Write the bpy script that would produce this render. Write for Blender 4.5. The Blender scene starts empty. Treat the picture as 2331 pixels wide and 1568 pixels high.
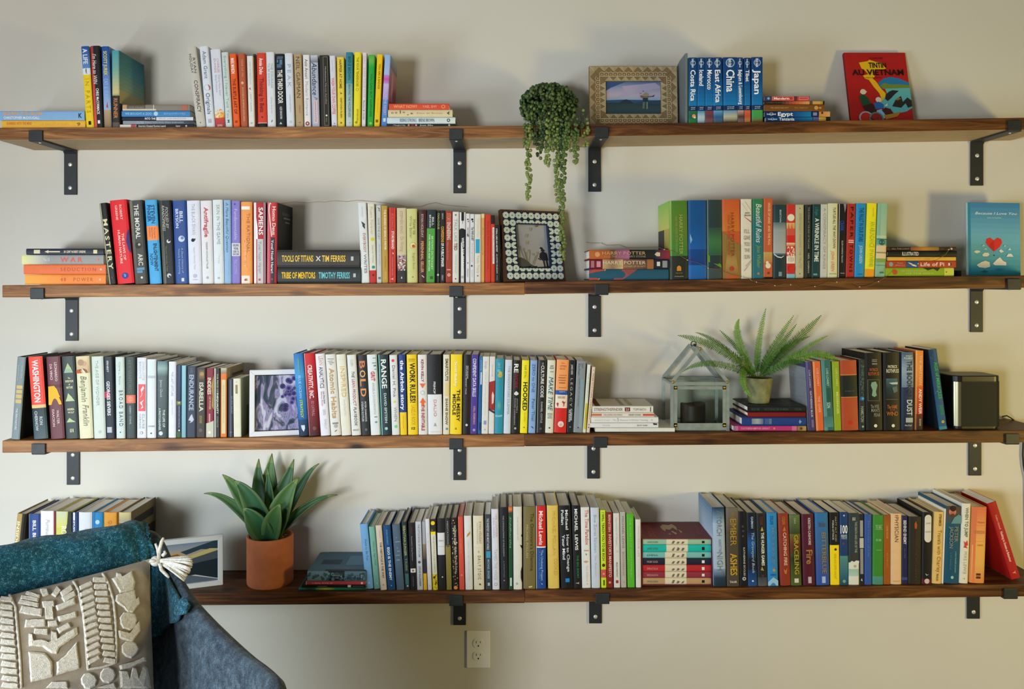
import bpy, bmesh, math, random
from mathutils import Vector, Matrix
random.seed(7)
PI = math.pi
SC = bpy.context.scene
COL = SC.collection

# ---------------------------------------------------------------- camera
F, D, CX, HY, EYE = 1837.5, 2.5, 1150.0, 640.0, 1.52      # focal length (px), distance to wall, principal point, eye height
cam_data = bpy.data.cameras.new('camera')
cam = bpy.data.objects.new('camera', cam_data); COL.objects.link(cam)
cam.location = (0, -D, EYE); cam.rotation_euler = (PI/2, 0, 0)
cam_data.sensor_width = 36; cam_data.sensor_fit = 'HORIZONTAL'
cam_data.lens = F/2331*36
cam_data.shift_x = (1165.5-CX)/2331; cam_data.shift_y = -(784-HY)/2331
cam_data.clip_start = .05
SC.camera = cam
# ---------------------------------------------------------------- world, light, exposure
w = bpy.data.worlds.new('sky'); SC.world = w; w.use_nodes = True
w.node_tree.nodes['Background'].inputs[0].default_value = (.55, .68, .9, 1)
w.node_tree.nodes['Background'].inputs[1].default_value = 1.0
SC.view_settings.view_transform = 'Standard'; SC.view_settings.look = 'None'
SC.view_settings.exposure = 0.0; SC.view_settings.gamma = 1
SC.view_settings.use_curve_mapping = False

def area(name, loc, rot, sx, sy, power, col):
    d = bpy.data.lights.new(name, 'AREA'); d.shape = 'RECTANGLE'; d.size = sx; d.size_y = sy
    d.energy = power; d.color = col
    o = bpy.data.objects.new(name, d); COL.objects.link(o); o.location = loc; o.rotation_euler = rot
    return o
XL, XR, YF, ZC = -2.5, 2.9, -4.3, 2.75        # room: side walls, wall behind the camera, ceiling
area('window_daylight', (-1.8, YF+.06, 1.1), (PI/2-.2, 0, 0), .72, 1.0, 116, (.97, .99, 1.0))
area('side_window_daylight', (XL+.3, -1.85, 1.02), (PI/2-.55, 0, -PI/2), .85, .95, 68, (.76, .9, 1.0))
area('warm_fill_light', (2.62, -1.5, 1.05), (PI/2, 0, PI/2), .4, .4, 32, (1.0, .77, .22))  # added warm fill from the right, no lamp stands there

# ---------------------------------------------------------------- colour and material helpers
NAMED = dict(w='ecebe6', k='17181b', cr='e6dfc6', g='8d9192', r='c8262a', b='2463a8', n='1b2540', y='f2cf1c', o='e8702a',
             gold='c9a44c', wh='f6f5f1', dg='33373a', lb='8fc1e0', t='1f7f86', gr='3a9a48')
def lin(c):
    c = NAMED.get(c, c)
    v = [int(c[i:i+2], 16)/255 for i in (0, 2, 4)]
    return tuple([x/12.92 if x <= .04045 else ((x+.055)/1.055)**2.4 for x in v])
def mixc(a, b, t): return tuple(a[i]*(1-t)+b[i]*t for i in range(3))
MATS = {}
def mat(name, col=None, rough=.6, metal=0.0, noise=0.0, nscale=20, bump=0.0, bscale=200, spec=.4, emit=None, stretch=None):
    if name in MATS: return MATS[name]
    m = bpy.data.materials.new(name); m.use_nodes = True; MATS[name] = m
    nt = m.node_tree; p = nt.nodes['Principled BSDF']
    p.inputs['Roughness'].default_value = rough; p.inputs['Metallic'].default_value = metal
    p.inputs['Specular IOR Level'].default_value = spec
    tc = nt.nodes.new('ShaderNodeTexCoord'); mp = nt.nodes.new('ShaderNodeMapping')
    nt.links.new(tc.outputs['Object'], mp.inputs[0])
    if stretch: mp.inputs['Scale'].default_value = stretch
    if col is not None:
        c = lin(col) if isinstance(col, str) else col
        if noise:
            n = nt.nodes.new('ShaderNodeTexNoise'); n.inputs['Scale'].default_value = nscale; n.inputs['Detail'].default_value = 4
            nt.links.new(mp.outputs[0], n.inputs['Vector'])
            r = nt.nodes.new('ShaderNodeValToRGB'); r.color_ramp.elements[0].position = .3; r.color_ramp.elements[1].position = .7
            r.color_ramp.elements[0].color = (*[x*(1-noise) for x in c], 1)
            r.color_ramp.elements[1].color = (*[min(1, x*(1+noise)) for x in c], 1)
            nt.links.new(n.outputs[0], r.inputs[0]); nt.links.new(r.outputs[0], p.inputs['Base Color'])
        else: p.inputs['Base Color'].default_value = (*c, 1)
    if bump:
        n2 = nt.nodes.new('ShaderNodeTexNoise'); n2.inputs['Scale'].default_value = bscale; n2.inputs['Detail'].default_value = 3
        nt.links.new(mp.outputs[0], n2.inputs['Vector'])
        bp = nt.nodes.new('ShaderNodeBump'); bp.inputs['Strength'].default_value = bump; bp.inputs['Distance'].default_value = .002
        nt.links.new(n2.outputs[0], bp.inputs['Height']); nt.links.new(bp.outputs[0], p.inputs['Normal'])
    return m
def attr_mat(name, rough=.45, spec=.4, noise=.0):
    m = bpy.data.materials.new(name); m.use_nodes = True; nt = m.node_tree; p = nt.nodes['Principled BSDF']
    a = nt.nodes.new('ShaderNodeAttribute'); a.attribute_name = 'Col'
    p.inputs['Roughness'].default_value = rough; p.inputs['Specular IOR Level'].default_value = spec
    if noise:
        tc = nt.nodes.new('ShaderNodeTexCoord'); n = nt.nodes.new('ShaderNodeTexNoise'); n.inputs['Scale'].default_value = 45
        nt.links.new(tc.outputs['Object'], n.inputs['Vector'])
        mr = nt.nodes.new('ShaderNodeMapRange'); mr.inputs[3].default_value = 1-noise; mr.inputs[4].default_value = 1+noise*.4
        nt.links.new(n.outputs[0], mr.inputs[0])
        mx = nt.nodes.new('ShaderNodeVectorMath'); mx.operation = 'SCALE'
        nt.links.new(a.outputs['Color'], mx.inputs[0]); nt.links.new(mr.outputs[0], mx.inputs['Scale'])
        nt.links.new(mx.outputs[0], p.inputs['Base Color'])
    else: nt.links.new(a.outputs['Color'], p.inputs['Base Color'])
    return m
M_COVER = attr_mat('book_cover', .5, .28, .12)
M_PRINT = attr_mat('printed_ink', .52, .25)
M_PLANT = attr_mat('plant_leaf', .5, .35, .25)

def pages_mat():
    m = bpy.data.materials.new('book_pages'); m.use_nodes = True; nt = m.node_tree; p = nt.nodes['Principled BSDF']
    tc = nt.nodes.new('ShaderNodeTexCoord'); mp = nt.nodes.new('ShaderNodeMapping'); mp.inputs['Scale'].default_value = (900, 4, 4)
    n = nt.nodes.new('ShaderNodeTexNoise'); n.inputs['Scale'].default_value = 1
    nt.links.new(tc.outputs['Object'], mp.inputs[0]); nt.links.new(mp.outputs[0], n.inputs['Vector'])
    r = nt.nodes.new('ShaderNodeValToRGB'); r.color_ramp.elements[0].position = .3; r.color_ramp.elements[1].position = .7
    r.color_ramp.elements[0].color = (*lin('ddd7c9'), 1); r.color_ramp.elements[1].color = (*lin('fcf7ec'), 1)
    nt.links.new(n.outputs[0], r.inputs[0]); nt.links.new(r.outputs[0], p.inputs['Base Color']); p.inputs['Roughness'].default_value = .85
    return m
M_PAGES = pages_mat()

# ---------------------------------------------------------------- geometry helpers
def W(px, py, y):
    s = (D+y)/F
    return Vector(((px-CX)*s, y, EYE+(HY-py)*s))
def sc(y): return F/(D+y)
class G:
    """collects verts and coloured faces of one mesh"""
    def __init__(s): s.v = []; s.f = []; s.c = []
    def face(s, idx, col=(.8, .8, .8)): s.f.append(tuple(idx)); s.c.append(col)
    def add(s, verts, faces, col=(.8, .8, .8)):
        n = len(s.v); s.v += [tuple(p) for p in verts]
        for f in faces: s.f.append(tuple(n+i for i in f)); s.c.append(col)
        return n
    def box(s, a, b, col=(.8, .8, .8), M=None):
        x0, y0, z0 = a; x1, y1, z1 = b
        vs = [Vector(p) for p in ((x0,y0,z0),(x1,y0,z0),(x1,y1,z0),(x0,y1,z0),(x0,y0,z1),(x1,y0,z1),(x1,y1,z1),(x0,y1,z1))]
        if M: vs = [M @ p for p in vs]
        s.add(vs, ((3,2,1,0),(4,5,6,7),(0,1,5,4),(1,2,6,5),(2,3,7,6),(3,0,4,7)), col)
    def bar(s, p, q, wd, th=None, col=(.8,.8,.8), up=Vector((0,-1,0))):
        th = th or wd; p = Vector(p); q = Vector(q); d = (q-p).normalized()
        a = d.cross(up)
        if a.length < 1e-4: a = d.cross(Vector((1,0,0)))
        a.normalize(); b = a.cross(d).normalized()
        vs = [c+a*i*wd/2+b*j*th/2 for c in (p, q) for i, j in ((-1,-1),(1,-1),(1,1),(-1,1))]
        s.add(vs, ((0,1,2,3),(7,6,5,4),(4,5,1,0),(5,6,2,1),(6,7,3,2),(7,4,0,3)), col)
    def tube(s, pts, r, n=6, col=(.8,.8,.8), cap=True):
        pts = [Vector(p) for p in pts]; k = len(pts); rs = r if isinstance(r, (list, tuple)) else [r]*k
        base = len(s.v); prev = None
        for i, p in enumerate(pts):
            d = (pts[min(i+1, k-1)]-pts[max(i-1, 0)]).normalized()
            a = prev - d*prev.dot(d) if prev else d.cross(Vector((0,1,.01)))
            if a.length < 1e-5: a = d.cross(Vector((1,0,0)))
            a.normalize(); prev = a; b = d.cross(a)
            s.v += [tuple(p+(a*math.cos(t)+b*math.sin(t))*rs[i]) for t in [2*PI*j/n for j in range(n)]]
        for i in range(k-1):
            for j in range(n):
                s.face((base+i*n+j, base+i*n+(j+1)%n, base+(i+1)*n+(j+1)%n, base+(i+1)*n+j), col)
        if cap:
            s.face(tuple(base+j for j in range(n))[::-1], col); s.face(tuple(base+(k-1)*n+j for j in range(n)), col)
    def lathe(s, prof, n=32, col=(.8,.8,.8), c=(0,0,0)):
        base = len(s.v)
        for r, z in prof: s.v += [(c[0]+r*math.cos(2*PI*j/n), c[1]+r*math.sin(2*PI*j/n), c[2]+z) for j in range(n)]
        for i in range(len(prof)-1):
            for j in range(n): s.face((base+i*n+j, base+i*n+(j+1)%n, base+(i+1)*n+(j+1)%n, base+(i+1)*n+j), col)
    def ball(s, c, rx, ry=None, rz=None, n=6, m=4, col=(.8,.8,.8), M=None):
        ry = ry or rx; rz = rz or rx; base = len(s.v); c = Vector(c)
        def put(v): s.v.append(tuple(c+(M @ v if M else v)))
        put(Vector((0,0,rz)))
        for i in range(1, m):
            t = PI*i/m
            for j in range(n): put(Vector((rx*math.sin(t)*math.cos(2*PI*j/n), ry*math.sin(t)*math.sin(2*PI*j/n), rz*math.cos(t))))
        put(Vector((0,0,-rz))); last = base+1+(m-1)*n
        for j in range(n):
            s.face((base, base+1+j, base+1+(j+1)%n), col)
            s.face((last, base+1+(m-2)*n+(j+1)%n, base+1+(m-2)*n+j), col)
            for i in range(m-2):
                a = base+1+i*n; s.face((a+j, a+n+j, a+n+(j+1)%n, a+(j+1)%n), col)
    def prism(s, poly, y0, y1, col=(.8,.8,.8)):
        """poly: (x,z) points; extruded in y"""
        n = len(poly); b = len(s.v); s.v += [(x, y0, z) for x, z in poly]+[(x, y1, z) for x, z in poly]
        s.face(tuple(range(b, b+n)), col); s.face(tuple(range(b+n, b+2*n))[::-1], col)
        for i in range(n): j = (i+1) % n; s.face((b+i, b+n+i, b+n+j, b+j), col)
    def obj(s, name, m, parent=None, smooth=False, fix=True):
        me = bpy.data.meshes.new(name); me.from_pydata(s.v, [], s.f); me.materials.append(m)
        at = me.color_attributes.new('Col', 'FLOAT_COLOR', 'CORNER')
        buf = []
        for f, c in zip(s.f, s.c): buf += [c[0], c[1], c[2], 1.0]*len(f)
        at.data.foreach_set('color', buf)
        if fix:
            bm = bmesh.new(); bm.from_mesh(me); bmesh.ops.recalc_face_normals(bm, faces=bm.faces); bm.to_mesh(me); bm.free()
        if smooth:
            for p in me.polygons: p.use_smooth = True
        o = bpy.data.objects.new(name, me); COL.objects.link(o)
        if parent: o.parent = parent
        return o
def tag(o, label=None, cat=None, group=None, kind=None):
    if label: o['label'] = label
    if cat: o['category'] = cat
    if group: o['group'] = group
    if kind: o['kind'] = kind
    return o
def empty(name, loc=(0,0,0), rot=(0,0,0)):
    o = bpy.data.objects.new(name, None); COL.objects.link(o); o.location = loc; o.rotation_euler = rot
    o.empty_display_size = .02
    return o
def bevel(o, wd=.002, seg=2, ang=40):
    b = o.modifiers.new('bevel', 'BEVEL'); b.width = wd; b.segments = seg; b.limit_method = 'ANGLE'; b.angle_limit = math.radians(ang)
def struct(g, name, m): return tag(g.obj(name, m), kind='structure')

# ---------------------------------------------------------------- lettering
CHARS = "ABCDEFGHIJKLMNOPQRSTUVWXYZabcdefghijklmnopqrstuvwxyz0123456789.,'&!?:%-+#/()°"
GLY = {}
def build_glyphs():
    tmp = []
    for wt, off in (('l', 0.0), ('b', .022)):
        for ch in CHARS+' ':
            for s in (ch, 'H'+ch+'H'):
                c = bpy.data.curves.new('t', 'FONT'); c.body = s; c.resolution_u = 2; c.fill_mode = 'FRONT'; c.offset = off
                o = bpy.data.objects.new('t', c); COL.objects.link(o); tmp.append((wt, ch, s, o))
        c = bpy.data.curves.new('t', 'FONT'); c.body = 'HH'; c.offset = off; c.resolution_u = 2
        o = bpy.data.objects.new('t', c); COL.objects.link(o); tmp.append((wt, None, 'HH', o))
    dg = bpy.context.evaluated_depsgraph_get(); dg.update()
    wid = {}
    for wt, ch, s, o in tmp:
        e = o.evaluated_get(dg); me = e.to_mesh()
        vs = [(v.co.x, v.co.y) for v in me.vertices]
        if ch is None: wid[wt] = max(v[0] for v in vs)-min(v[0] for v in vs)
        elif s == ch and len(s) == 1: GLY[wt, ch] = [vs, [tuple(p.vertices) for p in me.polygons], 0]
        else: GLY[wt, ch][2] = max(v[0] for v in vs)-min(v[0] for v in vs)
        e.to_mesh_clear()
    for k, g in GLY.items(): g[2] -= wid[k[0]]
    for wt, ch, s, o in tmp:
        c = o.data; bpy.data.objects.remove(o); bpy.data.curves.remove(c)
build_glyphs()
CAP = max(v[1] for v in GLY['l', 'H'][0])
def compose(text, st='b'):
    """-> verts in a unit frame: x 0..1 along the text, y in cap heights"""
    wt = 'l' if ('l' in st or 'i' in st) else 'b'; x = 0; vs = []; fs = []; trk = .18 if 'x' in st else 0
    for ch in text:
        g = GLY.get((wt, ch)) or GLY[wt, ' ']
        n = len(vs); vs += [(a+x, b) for a, b in g[0]]; fs += [tuple(n+i for i in f) for f in g[1]]; x += g[2]+trk
    if not vs: return [], []
    lo = min(v[0] for v in vs); hi = max(v[0] for v in vs); sl = .25 if 'i' in st else 0
    return [((a-lo+sl*b)/(hi-lo), b/CAP) for a, b in vs], fs

def flat_art(items, Wd, Hd, y, name, parent, extra=0.0):
    """print on an upright flat face: u right 0..1, v down 0..1; ('T',text,u0,u1,v0,v1,col,style) ('#',col,pts) ('@',u,v,r,col) ('G',u0,u1,v0,v1,cols)"""
    g = G(); t = G(); k = 0
    P = lambda u, v, o: (u*Wd, y-o, Hd*(1-v))
    for it in items:
        k += 1; o = .00015*k+extra
        if it[0] == 'T':
            _, tx, u0, u1, v0, v1, c = it[:7]; vs, fs = compose(tx, it[7] if len(it) > 7 else 'b')
            t.add([P(u0+(u1-u0)*a, v1-(v1-v0)*b, o) for a, b in vs], fs, lin(c))
        elif it[0] == '#': g.add([P(u, v, o) for u, v in it[2]], [tuple(range(len(it[2])))], lin(it[1]))
        elif it[0] == '@':
            u, v, r, c = it[1:5]; ry = it[5] if len(it) > 5 else r
            g.add([P(u+r/Wd*math.cos(a*PI/8), v+ry/Hd*math.sin(a*PI/8), o) for a in range(16)], [tuple(range(16))], lin(c))
        elif it[0] == 'G':
            _, u0, u1, v0, v1, cs = it; cs = [lin(c) for c in cs]; n = 14
            for i in range(n):
                a = i/(n-1)*(len(cs)-1); j = min(int(a), len(cs)-2); c = mixc(cs[j], cs[j+1], a-j)
                va = v0+(v1-v0)*i/n; vb = v0+(v1-v0)*(i+1)/n
                g.add([P(u0, va, o), P(u1, va, o), P(u1, vb, o), P(u0, vb, o)], [(0,1,2,3)], c)
    if g.v: g.obj(name, M_PRINT, parent, fix=False)
    if t.v: t.obj('title_lettering', M_PRINT, parent, fix=False)

# ---------------------------------------------------------------- one book
def book_mesh(Wd, H, Dp, col, scol, hb, items, root_name, opts):
    """local frame: x across the spine (centred), y into the shelf from the spine, z up from the foot"""
    b = min(.0022, .075*Wd) if hb else min(.0006, .02*Wd)
    th = .0024 if hb else .0007
    if Wd < .010: th = min(th, .0012)
    n = 9; lip = .0035 if hb else .0008; hw = Wd/2
    prof = lambda u: -b*(1-(2*u)**2)
    g = G(); outer = [(-hw, Dp), (-hw, .004)]
    arc = [(hw*(-1+2*i/(n-1)), prof(-.5+i/(n-1))+(.0012 if i in (0, n-1) else 0)) for i in range(n)]
    outer += arc+[(hw, .004), (hw, Dp)]
    inner = [(hw-th, Dp), (hw-th, .003), (-hw+th, .003), (-hw+th, Dp)]
    ring = outer+inner; m = len(ring); cs = lin(col); cc = lin(scol)
    g.v += [(x, y, 0) for x, y in ring]+[(x, y, H) for x, y in ring]
    for i in range(m):
        j = (i+1) % m; side = (i in (0,) or i == len(outer)-2)
        g.face((i, j, m+j, m+i), cc if side or i >= len(outer)-1 else cs)
    for zz in (0, m):                         # end caps as strips: left board, spine, right board
        no = len(outer)
        g.face((zz+0, zz+1, zz+no+2, zz+no+3), cc); g.face((zz+no-2, zz+no-1, zz+no+0, zz+no+1), cc)
        g.face(tuple(zz+i for i in range(1, no-1))+(zz+no+1, zz+no+2), cs)
    o = g.obj(root_name, M_COVER)
    pg = G(); pg.box((-hw+th+.0001, .0032, lip), (hw-th-.0001, Dp-lip, H-lip))
    pg.obj('page_block', M_PAGES, o)
    art = G(); titles = []; arts = []
    def flush(nm, kind=None):
        nonlocal art
        if art.v: arts.append((nm, art, kind))
        art = G()
    def P(u, s, off): return (u*Wd, prof(u)-off, H*(1-s))
    k = 0
    for it in items:
        k += 1; off = .00012*k
        if it[0] == '@':
            _, s, u, r, c = it[:5]; ru = min(r, .5-abs(u)+.001)
            vs = [P(u, s, off)]+[P(u+ru*math.cos(a*PI/8), s+r*Wd/H*math.sin(a*PI/8), off) for a in range(16)]
            art.add(vs, [(0, 1+i, 1+(i+1) % 16) for i in range(16)], lin(c)); flush('emblem')
        elif it[0] == '#':
            pts = [(max(-.5, min(.5, u)), s) for s, u in it[2]]
            art.add([P(u, s, off+.38*b) for u, s in pts], [tuple(range(len(pts)))], lin(it[1])); flush('cover_motif')
        elif it[0] == 'D':      # dots scatter: s0,s1,cols,count,r
            _, s0, s1, cs_, cnt, r = it; rr = random.Random(int(s0*97)+cnt)
            for q in range(cnt):
                u = rr.uniform(-.5+r, .5-r); s = rr.uniform(s0, s1); c = lin(cs_[q % len(cs_)]); q2 = r*rr.uniform(.5, 1)
                art.add([P(u+q2*math.cos(a*PI/3), s+q2*Wd/H*math.sin(a*PI/3), off+.2*b+q*1e-6) for a in range(6)], [tuple(range(6))], c)
            flush('cover_speckles', 'stuff')
        elif isinstance(it[0], str):
            tx, s0, s1, c = it[:4]; h = it[4] if len(it) > 4 else .5; u0 = it[5] if len(it) > 5 else 0; st = it[6] if len(it) > 6 else 'b'
            vs, fs = compose(tx, st); t = G()
            if 'u' in st: pts = [P(u0+h*(a-.5), s1-(s1-s0)*bb, off+.38*b) for a, bb in vs]
            else:
                pts = [P(max(-.6, min(.6, u0+h*(bb-.5))), s0+(s1-s0)*a, off+.38*b) for a, bb in vs]
            t.add(pts, fs, lin(c)); titles.append(t)
        else:
            s0, s1 = it[:2]; ua, ub = (it[3], it[4]) if len(it) > 4 else (-.5, .5)
            cols = [lin(c) for c in it[2]] if isinstance(it[2], (list, tuple)) else [lin(it[2])]
            rows = 1 if len(cols) == 1 else 12; nb = max(1, round(8*(ub-ua)))
            for r in range(rows):
                a = r/max(1, rows-1)*(len(cols)-1); j = min(int(a), max(0, len(cols)-2))
                c = cols[0] if rows == 1 else mixc(cols[j], cols[j+1], a-j)
                za = s0+(s1-s0)*r/rows; zb = s0+(s1-s0)*(r+1)/rows
                base = len(art.v)
                for q in range(nb+1):
                    u = ua+(ub-ua)*q/nb; e = .0012 if abs(abs(u)-.5) < .001 else 0
                    for z in (za, zb): p = P(u, z, off); art.v.append((p[0], p[1]+e, p[2]))
                for q in range(nb): art.face((base+2*q, base+2*q+2, base+2*q+3, base+2*q+1), c)
            flush('cover_band')
    for key, sx in (('sr', 1), ('sl', -1)):
        if key in opts:
            for q, (s0, s1, c, y0, y1) in enumerate(opts[key]):
                cols = [lin(x) for x in c] if isinstance(c, (list, tuple)) else [lin(c)]; rows = 1 if len(cols) == 1 else 10
                x = sx*(hw+.0002*(q+1))
                for r in range(rows):
                    a = r/max(1, rows-1)*(len(cols)-1); j = min(int(a), max(0, len(cols)-2))
                    cc_ = cols[0] if rows == 1 else mixc(cols[j], cols[j+1], a-j)
                    za = H*(1-(s0+(s1-s0)*r/rows)); zb = H*(1-(s0+(s1-s0)*(r+1)/rows))
                    art.add([(x, Dp*y0, za), (x, Dp*y1, za), (x, Dp*y1, zb), (x, Dp*y0, zb)], [(0,1,2,3)], cc_)
                flush('side_band')
    for nm, g_, kd in arts:
        q_ = g_.obj(nm, M_PRINT, o, fix=False)
        if kd: q_['kind'] = kd
    if titles: titles[0].obj('title_lettering', M_PRINT, o, fix=False)
    for t in titles[1:]: t.obj('small_lettering', M_PRINT, o, fix=False)
    return o

# shelf front-top lines in pixels (left board, right board) and how they turn into board heights
SHELF = {1: ((0, 290.5, 1195, 286), (1195, 285.5, 2331, 267.5)), 2: ((3, 649, 1195, 643), (1195, 641.5, 2331, 627)),
         3: ((7, 1003, 1195, 988.5), (1195, 988, 2331, 979)), 4: ((0, 1353, 1195, 1345), (1195, 1344, 2331, 1330))}
SY = -.185
def shelf_z(k, x):
    px = CX+x*sc(SY)
    a = SHELF[k][0] if px < 1195 else SHELF[k][1]
    py = a[1]+(a[3]-a[1])*(px-a[0])/(a[2]-a[0])
    return EYE+(HY-py)/sc(SY)
SHN = {1: 'top shelf', 2: 'second shelf', 3: 'third shelf', 4: 'lowest shelf'}
ORD = 'first second third fourth fifth sixth seventh eighth ninth tenth eleventh twelfth thirteenth fourteenth fifteenth sixteenth seventeenth eighteenth nineteenth twentieth'.split()
LABELS = {}
def finish_row(books, k, group, lying=False):
    n = len(books)
    for i, (o, short, desc) in enumerate(books):
        a = books[i-1][1] if i else None; b = books[i+1][1] if i+1 < n else None
        if n == 1: lb = f'{desc} on {SHN[k]}'
        elif lying:
            if a is None: lb = f'{desc} topmost of its stack on {SHN[k]}'
            elif b is None: lb = f'{desc} lowest of its stack on {SHN[k]}'
            else: lb = f'{desc} under a {a} one in {SHN[k]} stack'
        else:
            if a is None: lb = f'{desc} starting a row beside {b} one, {SHN[k]}'
            elif b is None: lb = f'{desc} ending a row beside {a} one, {SHN[k]}'
            else: lb = f'{desc} between {a} and {b} books on {SHN[k]}'
        if lb in LABELS or len(lb.split()) > 16: print('LABEL?', len(lb.split()), lb)
        LABELS[lb] = 1
        tag(o, lb, 'book', group)
def row(k, group, books):
    out = []
    for xb0, xb1, xt0, yt, col, desc, items, *op in books:
        op = op[0] if op else {}; y = op.get('y', -.172); hb = op.get('hb', 1); s = sc(y)
        x0, x1 = (xb0-CX)/s, (xb1-CX)/s; dxp = (xt0-xb0)/s
        zb = min(shelf_z(k, x0), shelf_z(k, x1)) if abs(dxp) < .002 else shelf_z(k, x0 if dxp < 0 else x1)
        zb = max(shelf_z(k, x0), shelf_z(k, x1)) + .0003
        ztop = EYE+(HY-yt)/s; ang = math.atan2(dxp, ztop-zb)
        H = (ztop-zb)/math.cos(ang) - abs(math.sin(ang))*0; Wd = max(.004, (x1-x0)*math.cos(ang)-.0006)
        Dp = op.get('d', .152 if hb else .132)
        short, desc = desc.split('|')
        o = book_mesh(Wd, H, Dp, col, op.get('sc', col), hb, items, 'book', op)
        # pivot on the foot corner that touches the board
        sgn = -1 if dxp < 0 else 1
        px = x0 if sgn < 0 else x1
        R = Matrix.Rotation(ang, 3, 'Y'); off = R @ Vector((sgn*Wd/2, 0, 0))
        o.location = (px-off.x, y, zb-off.z); o.rotation_euler = (0, ang, op.get('yaw', 0))
        out.append((o, short, desc))
    finish_row(out, k, group)
def stack(k, group, books, y=-.172, lying=True, z0=None):
    """books lying flat, listed from the top down; each (x0,x1,ytop,ybot,...)"""
    out = []; z = z0
    for i, (x0p, x1p, yt, yb, col, desc, items, *op) in reversed(list(enumerate(books))):
        op = op[0] if op else {}; yy = op.get('y', y); s = sc(yy); hb = op.get('hb', 1)
        x0, x1 = (x0p-CX)/s, (x1p-CX)/s; th = (yb-yt)/s
        if z is None: z = max(shelf_z(k, x0), shelf_z(k, x1))+.0003
        short, desc = desc.split('|')
        o = book_mesh(th-.0006, x1-x0, op.get('d', .15), col, op.get('sc', col), hb, items, 'book', op)
        o.location = (x1, yy, z+th/2); o.rotation_euler = (0, -PI/2, op.get('yaw', 0))
        z += th+.0002
        out.append((o, short, desc))
    finish_row(out[::-1], k, group, True)
    return z
# ================================================================= ROOM
M_WALL = mat('wall_paint', 'd3d0c6', .85, noise=.02, nscale=2, bump=.12, bscale=160, spec=.2)
def room():
    T = .12
    g = G(); g.box((XL-T, 0, 0), (XR+T, T, ZC)); struct(g, 'wall_back', M_WALL)
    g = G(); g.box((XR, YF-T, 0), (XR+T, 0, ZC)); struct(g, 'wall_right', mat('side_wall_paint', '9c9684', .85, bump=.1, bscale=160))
    def holed(name, x0, x1, wx0, wx1, wz0, wz1, M):
        g = G()
        for a, b in (((x0, 0, 0), (wx0, T, ZC)), ((wx1, 0, 0), (x1, T, ZC)), ((wx0, 0, 0), (wx1, T, wz0)), ((wx0, 0, wz1), (wx1, T, ZC))): g.box(a, b, M=M)
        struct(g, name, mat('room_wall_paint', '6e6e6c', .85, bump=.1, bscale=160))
        g = G(); f = .05
        for a, b in (((wx0, -.02, wz0), (wx0+f, T, wz1)), ((wx1-f, -.02, wz0), (wx1, T, wz1)), ((wx0, -.02, wz0), (wx1, T, wz0+f)), ((wx0, -.02, wz1-f), (wx1, T, wz1))): g.box(a, b, M=M)
        return g
    M1 = Matrix.Translation((0, YF, 0)) @ Matrix.Diagonal((1, -1, 1, 1))
    g = holed('wall_front', XL-T, XR+T, -2.25, -1.35, .7, 2.0, M1); tag(g.obj('window_1', mat('window_paint', 'e8e6e0', .5)), kind='structure')
    M2 = Matrix.Translation((XL, 0, 0)) @ Matrix.Rotation(PI/2, 4, 'Z')
    g = holed('wall_left', YF, 0, -2.7, -1.5, .3, 1.65, M2); tag(g.obj('window_2', MATS['window_paint']), kind='structure')
    g = G(); g.box((XL-T, YF-T, ZC), (XR+T, T, ZC+.1)); struct(g, 'ceiling', mat('ceiling_paint', 'a8a8a4', .9))
    m = mat('floor_boards', '4c4038', .5, noise=.25, nscale=6, stretch=(1, 8, 1), bump=.1)
    g = G(); g.box((XL-T, YF-T, -.06), (XR+T, T, 0)); fl = struct(g, 'floor', m)
    g = G(); g.box((XL, -.014, 0), (XR, 0, .12)); struct(g, 'baseboard_back', MATS['window_paint'])
room()

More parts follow.
